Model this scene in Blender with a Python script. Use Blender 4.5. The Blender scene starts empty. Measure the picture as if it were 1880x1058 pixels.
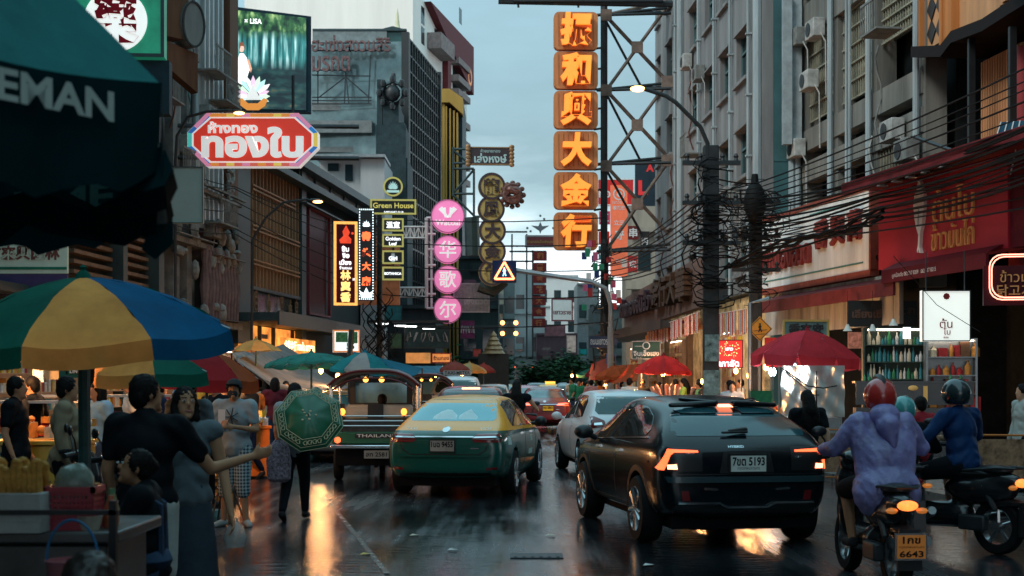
import bpy, bmesh, math, random
from mathutils import Vector as V, Matrix as M4
from mathutils.bvhtree import BVHTree
R = math.radians
rnd = random.Random(11)
sc = bpy.context.scene
col = sc.collection
F, CZ = 1880 * 50 / 36, 1.68          # focal length in photo pixels, eye height in metres

# ---------------------------------------------------------------- camera, sky, sun, exposure
cam = bpy.data.objects.new('camera', bpy.data.cameras.new('camera'))
col.objects.link(cam); sc.camera = cam
cam.location = (0, 0, CZ); cam.rotation_euler = (R(90), 0, 0)
cam.data.lens = 50; cam.data.sensor_width = 36; cam.data.shift_y = 169 / 1880
cam.data.clip_end = 3000; cam.data.clip_start = .05
cam.data.dof.use_dof = True; cam.data.dof.focus_distance = 21; cam.data.dof.aperture_fstop = 4
world = bpy.data.worlds.new('World'); sc.world = world; world.use_nodes = True
SUN_EL, SUN_AZ = R(40), R(228)        # azimuth from +Y towards +X
def build_sky():
    nt = world.node_tree; N = nt.nodes; L = nt.links
    bg = N['Background']; bg.inputs[1].default_value = .15
    sky = N.new('ShaderNodeTexSky'); sky.sky_type = 'NISHITA'; sky.sun_disc = False
    sky.sun_elevation = SUN_EL; sky.sun_rotation = SUN_AZ; sky.air_density = 1.5; sky.dust_density = 2
    tc = N.new('ShaderNodeTexCoord'); sp = N.new('ShaderNodeSeparateXYZ'); L.new(tc.outputs['Generated'], sp.inputs[0])
    mp = N.new('ShaderNodeMapping'); mp.inputs['Scale'].default_value = (2.6, 2.6, 9); L.new(tc.outputs['Generated'], mp.inputs[0])
    no = N.new('ShaderNodeTexNoise'); no.inputs['Scale'].default_value = 1.7; no.inputs['Detail'].default_value = 7
    no.inputs['Roughness'].default_value = .55; L.new(mp.outputs[0], no.inputs[0])
    a = N.new('ShaderNodeMath'); a.operation = 'MULTIPLY_ADD'; a.inputs[1].default_value = .26; a.inputs[2].default_value = -.13
    L.new(no.outputs[0], a.inputs[0])
    b = N.new('ShaderNodeMath'); b.operation = 'ADD'; L.new(a.outputs[0], b.inputs[0]); L.new(sp.outputs[2], b.inputs[1])
    rp = N.new('ShaderNodeValToRGB'); e = rp.color_ramp.elements
    stops = [(0, (.80, .80, .84)), (.085, (.66, .74, .79)), (.135, (.25, .35, .39)), (.19, (.135, .215, .25)), (.25, (.16, .255, .295)), (.5, (.25, .48, .56)), (1, (.26, .49, .57))]
    e[0].position, e[0].color = stops[0][0], (*stops[0][1], 1); e[1].position, e[1].color = 1, (*stops[-1][1], 1)
    for p, c in stops[1:-1]:
        q = e.new(p); q.color = (*c, 1)
    L.new(b.outputs[0], rp.inputs[0])
    k = N.new('ShaderNodeVectorMath'); k.operation = 'SCALE'; k.inputs['Scale'].default_value = 10; L.new(rp.outputs[0], k.inputs[0])
    mx = N.new('ShaderNodeMix'); mx.data_type = 'RGBA'; mx.inputs[0].default_value = .9
    L.new(sky.outputs[0], mx.inputs[6]); L.new(k.outputs[0], mx.inputs[7]); L.new(mx.outputs[2], bg.inputs[0])
build_sky()
sl = bpy.data.lights.new('sun', 'SUN'); sl.energy = 1.1; sl.angle = R(18); sl.color = (1, .93, .85)
so = bpy.data.objects.new('sun', sl); col.objects.link(so)
so.rotation_euler = V((-math.sin(SUN_AZ) * math.cos(SUN_EL), -math.cos(SUN_AZ) * math.cos(SUN_EL), -math.sin(SUN_EL))).to_track_quat('-Z', 'Y').to_euler()
vs = sc.view_settings; vs.view_transform = 'Standard'; vs.look = 'None'; vs.exposure = .6; vs.gamma = 1
sc.cycles.max_bounces = 6; sc.cycles.sample_clamp_indirect = 4

# ---------------------------------------------------------------- helpers
def P(x, y, d): return V(((x - 940) * d / F, d, CZ + (698 - y) * d / F))
def G(x, d): return V(((x - 940) * d / F, d, 0))
def gd(y): return CZ * F / (y - 698)              # distance of a ground point seen on row y
def vp(x): return -math.atan((x - 940) / F)       # rotation about z that heads for column x

_m = {}
def mat(n, c=(.5, .5, .5), r=.6, m=0, var=.25, sc_=3, streak=0, bump=0, emit=0, coat=0, spec=.5, trans=0, alpha=1, ecol=None, bsc=None, transl=0):
    if n in _m: return _m[n]
    a = bpy.data.materials.new(n); a.use_nodes = True; nt = a.node_tree; N = nt.nodes; L = nt.links
    b = N['Principled BSDF']; _m[n] = a
    if spec == .5 and r >= .5 and not m: spec = .5 if coat else .10
    b.inputs['Roughness'].default_value = r; b.inputs['Metallic'].default_value = m; b.inputs['Specular IOR Level'].default_value = spec
    b.inputs['Coat Weight'].default_value = coat; b.inputs['Coat Roughness'].default_value = .06
    b.inputs['Transmission Weight'].default_value = trans; b.inputs['Alpha'].default_value = alpha
    b.inputs['Base Color'].default_value = (*c, 1); a.diffuse_color = (*c, 1)
    if emit:
        b.inputs['Emission Color'].default_value = (*(ecol or c), 1); b.inputs['Emission Strength'].default_value = emit
    if var or bump:
        tc = N.new('ShaderNodeTexCoord'); mp = N.new('ShaderNodeMapping'); L.new(tc.outputs['Object'], mp.inputs[0])
        mp.inputs['Scale'].default_value = (1, 1, .12 if streak else 1)
        no = N.new('ShaderNodeTexNoise'); no.inputs['Scale'].default_value = sc_; no.inputs['Detail'].default_value = 8; no.inputs['Roughness'].default_value = .65
        L.new(mp.outputs[0], no.inputs[0])
        if var:
            rp = N.new('ShaderNodeValToRGB'); e = rp.color_ramp.elements
            e[0].position = .3; e[1].position = .7
            e[0].color = (*[max(0, x * (1 - var)) for x in c], 1); e[1].color = (*[min(1, x * (1 + var * .6)) for x in c], 1)
            L.new(no.outputs[0], rp.inputs[0]); L.new(rp.outputs[0], b.inputs['Base Color'])
            if emit and not ecol: L.new(rp.outputs[0], b.inputs['Emission Color'])
            if r < .95 and not emit:
                mr = N.new('ShaderNodeMapRange'); mr.inputs[3].default_value = max(.02, r - .12 * min(1, var * 3)); mr.inputs[4].default_value = min(1, r + .12 * min(1, var * 3))
                L.new(no.outputs[0], mr.inputs[0]); L.new(mr.outputs[0], b.inputs['Roughness'])
        if bump:
            n2 = N.new('ShaderNodeTexNoise'); n2.inputs['Scale'].default_value = bsc or sc_ * 3; n2.inputs['Detail'].default_value = 4
            L.new(tc.outputs['Object'], n2.inputs[0])
            bp = N.new('ShaderNodeBump'); bp.inputs['Strength'].default_value = bump; bp.inputs['Distance'].default_value = .03
            L.new(n2.outputs[0], bp.inputs['Height']); L.new(bp.outputs[0], b.inputs['Normal'])
    if transl:
        tb = N.new('ShaderNodeBsdfTranslucent'); ms = N.new('ShaderNodeMixShader'); ms.inputs[0].default_value = transl; o = N['Material Output']; tb.inputs[0].default_value = (*c, 1)
        if var: L.new(rp.outputs[0], tb.inputs[0])
        L.new(b.outputs[0], ms.inputs[1]); L.new(tb.outputs[0], ms.inputs[2]); L.new(ms.outputs[0], o.inputs[0])
    return a

class MB:
    """collects shapes for one mesh; T is applied to everything added, k is the material slot"""
    def __init__(s, T=None): s.v = []; s.f = []; s.mi = []; s.k = 0; s.T = T or M4()
    def add(s, vs, fs, k=None):
        o = len(s.v); T = s.T
        s.v += [tuple(T @ V(p)) for p in vs]
        s.f += [tuple(i + o for i in f) for f in fs]; s.mi += [s.k if k is None else k] * len(fs)
        return s
    def box(s, c, d, rot=None):
        h = [x / 2 for x in d]; vs = [V((x * h[0], y * h[1], z * h[2])) for z in (-1, 1) for y in (-1, 1) for x in (-1, 1)]
        if rot is not None:
            q = M4.Rotation(rot, 3, 'Z') if isinstance(rot, (int, float)) else rot
            vs = [q @ p for p in vs]
        return s.add([p + V(c) for p in vs], [(0, 2, 3, 1), (4, 5, 7, 6), (0, 1, 5, 4), (2, 6, 7, 3), (0, 4, 6, 2), (1, 3, 7, 5)])
    def bb(s, x0, x1, y0, y1, z0, z1): return s.box(((x0 + x1) / 2, (y0 + y1) / 2, (z0 + z1) / 2), (abs(x1 - x0), abs(y1 - y0), abs(z1 - z0)))
    def quad(s, a, b, c, d): return s.add([a, b, c, d], [(0, 1, 2, 3)])
    def tube(s, pts, r, n=6, cap=True):
        pts = [V(p) for p in pts]; rr = r if isinstance(r, (list, tuple)) else [r] * len(pts); vs = []; fs = []
        up = None
        for i, p in enumerate(pts):
            t = (pts[min(i + 1, len(pts) - 1)] - pts[max(i - 1, 0)])
            t = t.normalized() if t.length > 1e-9 else V((0, 0, 1))
            if up is None: up = t.orthogonal().normalized()
            up = (up - t * up.dot(t)); up = up.normalized() if up.length > 1e-6 else t.orthogonal().normalized()
            w = t.cross(up)
            vs += [p + (up * math.cos(2 * math.pi * j / n) + w * math.sin(2 * math.pi * j / n)) * rr[i] for j in range(n)]
        for i in range(len(pts) - 1):
            fs += [(i * n + j, i * n + (j + 1) % n, (i + 1) * n + (j + 1) % n, (i + 1) * n + j) for j in range(n)]
        if cap: fs += [tuple(range(n))[::-1], tuple(range((len(pts) - 1) * n, len(pts) * n))]
        return s.add(vs, fs)
    def cyl(s, a, b, r, r2=None, n=12): return s.tube([a, b], [r, r if r2 is None else r2], n)
    def lathe(s, prof, c=(0, 0, 0), n=20, q=None, a0=0, a1=2 * math.pi):
        full = abs(a1 - a0) > 6.28; m = n if full else n + 1
        vs = []; fs = []
        for (r, z) in prof:
            for j in range(m):
                t = a0 + (a1 - a0) * j / n; p = V((r * math.cos(t), r * math.sin(t), z))
                if q is not None: p = q @ p
                vs.append(p + V(c))
        for i in range(len(prof) - 1):
            for j in range(n):
                j2 = (j + 1) % m; fs.append((i * m + j, i * m + j2, (i + 1) * m + j2, (i + 1) * m + j))
        return s.add(vs, fs)
    def ell(s, c, r, n=14, q=None):
        r = r if isinstance(r, (list, tuple)) else (r, r, r); m = max(4, n // 2); vs = []; fs = []
        for i in range(m + 1):
            a = math.pi * i / m
            for j in range(n):
                t = 2 * math.pi * j / n; p = V((r[0] * math.sin(a) * math.cos(t), r[1] * math.sin(a) * math.sin(t), -r[2] * math.cos(a)))
                if q is not None: p = q @ p
                vs.append(p + V(c))
        for i in range(m):
            fs += [(i * n + j, i * n + (j + 1) % n, (i + 1) * n + (j + 1) % n, (i + 1) * n + j) for j in range(n)]
        return s.add(vs, fs)
    def caps(s, a, ra, b, rb, n=12):
        a, b = V(a), V(b); d = b - a
        if d.length < 1e-6: return s.ell(a, ra, n)
        t = d.normalized(); pts = []; rr = []
        for k in (90, 60, 30): pts.append(a - t * ra * math.sin(R(k))); rr.append(max(.001, ra * math.cos(R(k))))
        pts += [a, b]; rr += [ra, rb]
        for k in (30, 60, 90): pts.append(b + t * rb * math.sin(R(k))); rr.append(max(.001, rb * math.cos(R(k))))
        return s.tube(pts, rr, n)
    def prism(s, poly, y0, y1):
        """polygon in x,z extruded between y0 (front) and y1"""
        n = len(poly); vs = [(x, y0, z) for x, z in poly] + [(x, y1, z) for x, z in poly]
        return s.add(vs, [tuple(range(n)), tuple(range(2 * n - 1, n - 1, -1))] + [(i, i + n, (i + 1) % n + n, (i + 1) % n) for i in range(n)])
    def text(s, t, x0, x1, z0, z1, y=0, ext=0, bold=.02, keep=False, shear=0):
        """lettering fitted to the rectangle x0..x1, z0..z1, standing proud of y towards -y"""
        me = glyphs(t, bold, ext > 0, shear)
        xs = [p[0] for p in me[0]]; ys = [p[1] for p in me[0]]
        if not xs: return s
        a0, a1, b0, b1 = min(xs), max(xs), min(ys), max(ys); kx = (x1 - x0) / (a1 - a0); kz = (z1 - z0) / (b1 - b0)
        if keep:
            k = min(kx, kz); x0 += (x1 - x0 - k * (a1 - a0)) / 2; z0 += (z1 - z0 - k * (b1 - b0)) / 2; kx = kz = k
        return s.add([(x0 + (p[0] - a0) * kx, y - (p[2] + 1) / 2 * ext, z0 + (p[1] - b0) * kz) for p in me[0]], me[1])
    def recentre(s):
        xs, ys, zs = zip(*s.v); c = V(((min(xs) + max(xs)) / 2, (min(ys) + max(ys)) / 2, min(zs)))
        s.v = [(x - c.x, y - c.y, z - c.z) for x, y, z in s.v]; return c
    def mesh(s, name, mats, smooth=40):
        me = bpy.data.meshes.new(name); me.from_pydata(s.v, [], s.f)
        for x in (mats if isinstance(mats, (list, tuple)) else [mats]): me.materials.append(x)
        me.polygons.foreach_set('material_index', s.mi)
        if smooth: me.shade_smooth(); me.set_sharp_from_angle(angle=R(smooth))
        me.update(); return me
_g = {}
_cu = bpy.data.curves.new('lettering', 'FONT'); _cu.resolution_u = 3
def glyphs(t, bold, ext, shear=0):
    k = (t, bold, ext, shear)
    if k not in _g:
        _cu.body = t; _cu.offset = bold; _cu.extrude = 1 if ext else 0; _cu.shear = shear
        o = bpy.data.objects.new('lettering', _cu); me = o.to_mesh()
        _g[k] = ([tuple(v.co) for v in me.vertices], [tuple(p.vertices) for p in me.polygons]); o.to_mesh_clear(); bpy.data.objects.remove(o)
    return _g[k]

def tag(o, label, cat, group=None, kind=None):
    o['label'] = label; o['category'] = cat
    if group: o['group'] = group
    if kind: o['kind'] = kind
    return o
def thing(name, label, cat, loc=(0, 0, 0), rz=0, group=None):
    o = bpy.data.objects.new(name, None); col.objects.link(o); o.empty_display_size = .2
    o.location = loc; o.rotation_euler = (0, 0, rz); return tag(o, label, cat, group)
SPLIT = set('rail fork red_fin post pier column fluted_column baluster carving cornice balcony window ledge spot_lamp roof_unit brace border_block dish bottle mullion beam lamp beam_end spandrel shop_mullion sill_ledge poster pink_corner hanger inner_post stem drain_pipe_run timber_post slat_beam'.split())
def islands(mb):
    par = list(range(len(mb.v)))
    def find(i):
        while par[i] != i: par[i] = par[par[i]]; i = par[i]
        return i
    for f in mb.f:
        a = find(f[0])
        for i in f[1:]: par[find(i)] = a
    g = {}
    for k, f in enumerate(mb.f): g.setdefault(find(f[0]), []).append(k)
    out = []
    for ks in g.values():
        m = MB(); ix = {}
        for k in ks:
            for i in mb.f[k]:
                if i not in ix: ix[i] = len(m.v); m.v.append(mb.v[i])
            m.f.append(tuple(ix[i] for i in mb.f[k])); m.mi.append(mb.mi[k])
        out.append(m)
    return out
def obj(name, mb, mt, parent=None, loc=None, label=None, smooth=40, bevel=0, rz=0):
    if parent is not None and name in SPLIT and isinstance(mb, MB):
        q = islands(mb)
        if 1 < len(q) <= 80: return [_obj(name, m, mt, parent, loc, label, smooth, bevel, rz) for m in q][0]
    return _obj(name, mb, mt, parent, loc, label, smooth, bevel, rz)
def _obj(name, mb, mt, parent=None, loc=None, label=None, smooth=40, bevel=0, rz=0):
    me = mb if isinstance(mb, bpy.types.Mesh) else mb.mesh(name, mt, smooth)
    o = bpy.data.objects.new(name, me); col.objects.link(o); o.parent = parent
    if loc is not None: o.location = loc
    if rz: o.rotation_euler = (0, 0, rz)
    if label: o['label'] = label
    if bevel:
        b = o.modifiers.new('bevel', 'BEVEL'); b.width = bevel; b.segments = 2; b.limit_method = 'ANGLE'; b.angle_limit = R(50)
    return o
def solo(name, mb, mt, label, cat, group=None, kind=None, smooth=40, bevel=0):
    c = mb.recentre(); return tag(obj(name, mb, mt, None, c, None, smooth, bevel), label, cat, group, kind)
def struct(name, mb, mt, smooth=40):
    o = obj(name, mb, mt, None, None, None, smooth); o['kind'] = 'structure'; return o
_kids = {}
def kids(o): return [c for c in col.objects if c.parent == o]
def dup(root, loc, rz=None, label=None, group=None, swap=None, scale=None):
    """copy of a thing, its parts and their sub-parts"""
    def cp(o, par):
        c = o.copy(); col.objects.link(c); c.parent = par
        if swap and c.type == 'MESH' and any(m and m.name in swap for m in c.data.materials):
            c.data = c.data.copy()
            for i, m in enumerate(c.data.materials):
                if m and m.name in swap: c.data.materials[i] = swap[m.name]
        for ch in [x for x in o.children]: cp(ch, c)
        return c
    r = cp(root, None); r.location = loc
    if rz is not None: r.rotation_euler = (0, 0, rz)
    if label: r['label'] = label
    if group: r['group'] = group
    if scale: r.scale = scale if isinstance(scale, (tuple, list)) else (scale,) * 3
    return r
_ts = bpy.data.scenes.new('bake')
def bake(mb, mods, mats=(), smooth=60):
    """run modifiers on a mesh and return the resulting mesh"""
    me = mb.mesh('tmp', list(mats) or [None], 0) if isinstance(mb, MB) else mb
    o = bpy.data.objects.new('tmp', me); _ts.collection.objects.link(o)
    for typ, kw in mods:
        md = o.modifiers.new(typ, typ)
        for k, x in kw.items(): setattr(md, k, x)
    vl = _ts.view_layers[0]; vl.update(); ev = o.evaluated_get(vl.depsgraph)
    r = bpy.data.meshes.new_from_object(ev); bpy.data.objects.remove(o)
    if smooth: r.shade_smooth()
    return r
class Fac:
    """vertical street front through column px at distance d, running towards vanishing column vx; x right, y into the wall, z up"""
    def __init__(s, px, d, vx, side):
        a = V(((vx - 940) / F, 1, 0)).normalized(); s.o = G(px, d); s.x = a if side == 'L' else -a
        s.rz = math.atan2(s.x.y, s.x.x); s.y = V((-s.x.y, s.x.x, 0)); s.M = M4.Translation(s.o) @ M4.Rotation(s.rz, 4, 'Z')
    def u(s, px, off=0):
        k = (px - 940) / F; o = s.o - s.y * off; return (k * o.y - o.x) / (s.x.x - k * s.x.y)
    def uz(s, px, py, off=0):
        u = s.u(px, off); d = (s.o - s.y * off + s.x * u).y; return u, CZ + (698 - py) * d / F
    def w(s, u, y=0, z=0): return s.M @ V((u, y, z))
def rrect(x0, x1, z0, z1, r, n=4):
    out = []
    for cx, cz, a in ((x1 - r, z0 + r, -90), (x1 - r, z1 - r, 0), (x0 + r, z1 - r, 90), (x0 + r, z0 + r, 180)):
        for i in range(n + 1): t = R(a + 90 * i / n); out.append((cx + r * math.cos(t), cz + r * math.sin(t)))
    return out
def disc(cx, cz, r, n=28): return [(cx + r * math.cos(2 * math.pi * i / n), cz + r * math.sin(2 * math.pi * i / n)) for i in range(n)]

# ---------------------------------------------------------------- shared materials
BLACK = mat('black_paint', (.012, .014, .016), .45, var=.3)
DARK = mat('dark_steel', (.03, .036, .04), .5, m=.3, var=.4)
CHROME = mat('chrome', (.7, .72, .74), .15, m=1, var=.15)
STEEL = mat('galvanised_steel', (.32, .34, .35), .4, m=.6, var=.3)
RUSTY = mat('rusty_steel', (.22, .16, .13), .7, m=.2, var=.5)
WHITE = mat('white_paint', (.75, .75, .73), .45, var=.12)
CREAM = mat('cream_letters', (.8, .74, .5), .5, var=.1)
RUBBER = mat('rubber', (.012, .012, .013), .75, var=.3)
WLIT = mat('lit_white', (.95, .97, 1), .5, var=0, emit=1.0)
WARM = mat('warm_lamp', (1, .44, .14), .5, var=0, emit=5)
COOL = mat('cool_lamp', (.9, .96, 1), .5, var=0, emit=9)
CABLE = mat('black_cable', (.008, .009, .01), .6, var=0)
GLASSD = mat('dark_window_glass', (.02, .035, .04), .06, var=.3, sc_=.6)
# ---------------------------------------------------------------- ground
def road_mat(nm='wet_asphalt', bs=.26, wv=(7, (.6, 1.6, 1)), dk=1.15, r0=.34):
    a = bpy.data.materials.new(nm); a.use_nodes = True; nt = a.node_tree; N = nt.nodes; L = nt.links; b = N['Principled BSDF']
    tc = N.new('ShaderNodeTexCoord')
    def noise(scale, det, stretch=None, rot=0):
        mp = N.new('ShaderNodeMapping'); L.new(tc.outputs['Object'], mp.inputs[0]); mp.inputs['Rotation'].default_value = (0, 0, rot)
        mp.inputs['Scale'].default_value = stretch or (1, 1, 1)
        n = N.new('ShaderNodeTexNoise'); n.inputs['Scale'].default_value = scale; n.inputs['Detail'].default_value = det; L.new(mp.outputs[0], n.inputs[0]); return n.outputs[0]
    def ramp(x, p0, c0, p1, c1):
        r = N.new('ShaderNodeValToRGB'); e = r.color_ramp.elements; e[0].position, e[0].color = p0, (*c0, 1); e[1].position, e[1].color = p1, (*c1, 1)
        L.new(x, r.inputs[0]); return r.outputs[0]
    pud = noise(.55, 5, (1, .5, 1), R(-10)); strk = noise(2.2, 6, (3.2, .16, 1), R(-11)); fine = noise(42, 3); wave = noise(wv[0], 3, wv[1])
    m = N.new('ShaderNodeMath'); m.operation = 'MULTIPLY_ADD'; m.inputs[1].default_value = .55; L.new(strk, m.inputs[0]); L.new(pud, m.inputs[2])
    L.new(ramp(m.outputs[0], .62, tuple(x * dk for x in (.020, .024, .028)), .95, (.006, .008, .010)), b.inputs['Base Color'])
    rr = ramp(m.outputs[0], .56, (r0,) * 3, .88, (.05,) * 3); L.new(rr, b.inputs['Roughness'])
    b.inputs['Specular IOR Level'].default_value = .62
    k = N.new('ShaderNodeMath'); k.operation = 'MULTIPLY_ADD'; k.inputs[1].default_value = .22; L.new(fine, k.inputs[0]); L.new(wave, k.inputs[2])
    bp = N.new('ShaderNodeBump'); bp.inputs['Strength'].default_value = bs; bp.inputs['Distance'].default_value = .02
    L.new(k.outputs[0], bp.inputs['Height']); L.new(bp.outputs[0], b.inputs['Normal']); return a
def flat(name, pts, z, m):
    mb = MB(); mb.add([(x, y, z) for x, y in pts], [tuple(range(len(pts)))]); return struct(name, mb, m, 0)
flat('road', [(-400, -60), (400, -60), (400, 1500), (-400, 1500)], 0, road_mat())
PAVE = road_mat('wet_paving', .62, (5, (.45, 2.6, 1)), 1.3, .30)
lp = [G(560, gd(880)), G(603, gd(926)), G(705, gd(1055)), G(950, gd(1500))]
flat('pavement', [(p.x, p.y) for p in lp] + [(-30, lp[-1].y), (-30, 60), (-8.2, 60), (-4.5, 32)], .004, PAVE)
def band(name, pts, w, z, m):
    mb = MB()
    for a, b in zip(pts[:-1], pts[1:]):
        t = (b - a).normalized() * 0; s = V((b.y - a.y, a.x - b.x, 0)).normalized() * w
        mb.quad((a.x, a.y, z), (a.x + s.x, a.y + s.y, z), (b.x + s.x, b.y + s.y, z), (b.x, b.y, z))
    return struct(name, mb, m, 0)
band('road', lp[:3], -.055, .008, mat('worn_white_line', (.15, .145, .14), .25, var=.95, sc_=9))
mb = MB()
def slab(name, pts, h, m):
    mb = MB(); n = len(pts); mb.add([(x, y, 0) for x, y in pts] + [(x, y, h) for x, y in pts], [tuple(range(n, 2 * n))] + [(i, (i + 1) % n, (i + 1) % n + n, i + n) for i in range(n)]); return struct(name, mb, m, 0)
slab('sidewalk', [(5.9, 19), (24, 15), (24, 78), (6.0, 78), (4.2, 60), (4.25, 31)], .13, mat('sidewalk_paving', (.12, .115, .11), .3, var=.4, sc_=3, bump=.2))
slab('sidewalk', [(-10.2, 49), (-6.6, 49), (-6.2, 84), (-8, 84)], .13, _m['sidewalk_paving'])
# drain lid and tyre marks
mb = MB(); mb.box((0, 0, .006), (.5, .36, .012))
for i in range(6): mb.box((-.2 + .08 * i, 0, .014), (.03, .3, .008))
c = G(985, gd(1022)); o = tag(obj('drain_cover', mb, DARK, None, c, None, 0), 'dark iron drain cover in the wet road between the taxi and the dark car', 'drain cover')
# ---------------------------------------------------------------- sign builder
def board(name, label, x0, y0, x1, y1, d=None, fac=None, off=0, face=WHITE, edge=None, bw=.06, th=.18, texts=(), rz=0, cat='sign', group=None, poly=None, y2=None):
    """a sign board from its photo rectangle at distance d, or on a street front; texts: (string, u0, v0, u1, v1, material, bold, keep, proud)"""
    if fac:
        u0, z1 = fac.uz(x0, y0, off); _, z0 = fac.uz(x0, y1, off); u1 = fac.u(x1, off); o = fac.w((u0 + u1) / 2, -off, z0); w, h, rz = u1 - u0, z1 - z0, fac.rz
    else:
        a, b = P(x0, y0, d), P(x1, y1, d); w, h = (b.x - a.x) / math.cos(rz), a.z - b.z; o = V(((a.x + b.x) / 2, d, b.z))
    t = thing(name, label, cat, o, rz, group); t['w'] = w; t['h'] = h
    mb = MB(); pl = poly(w, h) if poly else [(-w / 2, 0), (w / 2, 0), (w / 2, h), (-w / 2, h)]
    mb.prism(pl, 0, th); obj('board', mb, face, t, smooth=30)
    if edge:
        cx, cz = 0, h / 2; mb = MB(); n = len(pl)
        inn = []
        for i, (x, z) in enumerate(pl):
            if poly: s = max(0, 1 - bw / max(1e-6, math.hypot(x - cx, z - cz))); inn.append((cx + (x - cx) * s, cz + (z - cz) * s))
            else: inn.append((x - math.copysign(bw, x), z + (bw if z < cz else -bw)))
        for i in range(n):
            j = (i + 1) % n; q = [pl[i], pl[j], inn[j], inn[i]]
            mb.prism(q, -.03, -.002)
        obj('border', mb, edge, t, smooth=30)
    for q in texts:
        s, ua, va, ub, vb, m, bold, keep, prd = (list(q) + [.02, True, .02][len(q) - 6:])[:9]
        mb = MB(); mb.text(s, -w / 2 + ua * w, -w / 2 + ub * w, h - vb * h, h - va * h, -.004, prd, bold, keep); obj('lettering', mb, m, t, smooth=0)
    return t
def leaf(mb, cx, cz, r, y=-.01, n=7):
    for i in range(n):
        a = R(-75 + 150 * i / (n - 1)); l = r * (1 - .35 * abs(i - (n - 1) / 2) / ((n - 1) / 2)); w = .13 * r
        d = (math.sin(a), math.cos(a)); p = (d[1], -d[0])
        mb.prism([(cx, cz), (cx + d[0] * l * .5 + p[0] * w, cz + d[1] * l * .5 + p[1] * w), (cx + d[0] * l, cz + d[1] * l), (cx + d[0] * l * .5 - p[0] * w, cz + d[1] * l * .5 - p[1] * w)], y - .02 - .002 * i, y)
def truss(mb, a, b, w, n, r, axis=V((0, 0, 1))):
    a, b = V(a), V(b); o = axis * w
    mb.tube([a, b], r, 5); mb.tube([a + o, b + o], r, 5)
    for i in range(n):
        p, q = a.lerp(b, i / n), a.lerp(b, (i + 1) / n)
        mb.tube([p, q + o] if i % 2 else [p + o, q], r * .7, 4); mb.tube([q, q + o], r * .7, 4)
def grid_wall(mb, cols, rows, u0, u1, z0, z1, y0=0, y1=.35):
    """wall with openings: full-height piers between the columns of openings, spandrels between the rows"""
    e = [u0] + [x for c in cols for x in c] + [u1]
    for i in range(0, len(e), 2): mb.bb(e[i], e[i + 1], y0, y1, z0, z1)
    for a, b in cols:
        f = [z0] + [x for r in rows for x in r] + [z1]
        for i in range(0, len(f), 2):
            if f[i + 1] - f[i] > .01: mb.bb(a, b, y0 + .003, y1 - .003, f[i], f[i + 1])

# ---------------------------------------------------------------- grey block on the right
GREYW = mat('grey_render', (.235, .235, .235), .75, var=.38, sc_=1.3, streak=1, bump=.12)
TEALW = mat('teal_render', (.055, .13, .14), .7, var=.3, sc_=.8, bump=.1)
PIPE = mat('pale_pipe', (.34, .40, .42), .5, var=.3, streak=1)
gf = Fac(1400, 45, 820, 'R')
gb = thing('grey_block', 'tall grey rendered block with narrow tilted rows of sash windows behind the big gold signs', 'building', gf.o, gf.rz)
uF = gf.u(1203)
cols = sorted([tuple(sorted((gf.u(a), gf.u(b)))) for a, b in ((1207, 1213), (1224, 1234), (1266, 1280), (1294, 1310), (1322, 1340), (1352, 1374))])
rows = [(5.3, 6.75), (8.55, 10.15), (11.8, 13.45), (15.1, 16.8), (18.4, 20.1)]
mb = MB(); grid_wall(mb, cols, rows, uF, 0, 4.6, 24); mb.bb(uF, -.4, .36, 10, 0, 24); obj('wall', mb, GREYW, gb)
mb = MB(); mb.bb(-.4, 0, .36, 6, 0, 24); mb.bb(-.5, .02, .36, 6, 8.6, 8.75); obj('side_wall', mb, TEALW, gb)
TEALG = mat('teal_pane', (.04, .12, .13), .1, var=.5, sc_=1.5); CURT = mat('curtained_pane', (.16, .17, .15), .25, var=.6, sc_=3, streak=1)
REV = mat('window_reveal', (.10, .17, .18), .6, var=.3)
for a, b in cols:
    for c, d in rows:
        mb = MB(); mb.bb(a, b, .24, .27, c, d); w = obj('window', mb, rnd.choice((GLASSD, GLASSD, TEALG, CURT)), gb)
        mb = MB()
        for x in (a, b, (a + b) / 2): mb.bb(x - .03, x + .03, .17, .235, c, d)
        mb.bb(a, b, .175, .23, c + (d - c) * .62, c + (d - c) * .66); obj('frame', mb, REV, w)
        mb = MB(); mb.bb(a - .12, b + .12, -.14, -.003, c - .14, c - .02); obj('sill', mb, GREYW, w); mb = MB(); mb.bb(a - .1, b + .1, -.1, -.003, d + .01, d + .07); obj('hood', mb, GREYW, w)
mb = MB()
for px in (1244, 1254, 1287, 1316, 1346, 1380, 1397):
    u = gf.u(px); mb.cyl((u, -.12, 4.6), (u, -.12, 24), .14 if px in (1254, 1397) else .05, n=8)
    for z in range(5, 24, 2): mb.bb(u - .09, u + .09, -.2, -.003, z, z + .06)
obj('drain_pipe', mb, PIPE, gb)
# ground floor recess of the grey block: piers and lit shops
mb = MB()
for px in (1150, 1180, 1222, 1262): u = gf.u(px); mb.bb(u - .25, u + .25, -.02, .4, 0, 4.6)
obj('pier', mb, mat('tan_pier', (.33, .24, .17), .6, var=.3), gb)
SHOPG = mat('lit_shop_interior', (1, .5, .25), .7, var=.9, sc_=1.6, emit=.12)
mb = MB(); mb.bb(uF, -.5, .2, .35, .1, 4.5); obj('shop_interior', mb, SHOPG, gb)

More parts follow.
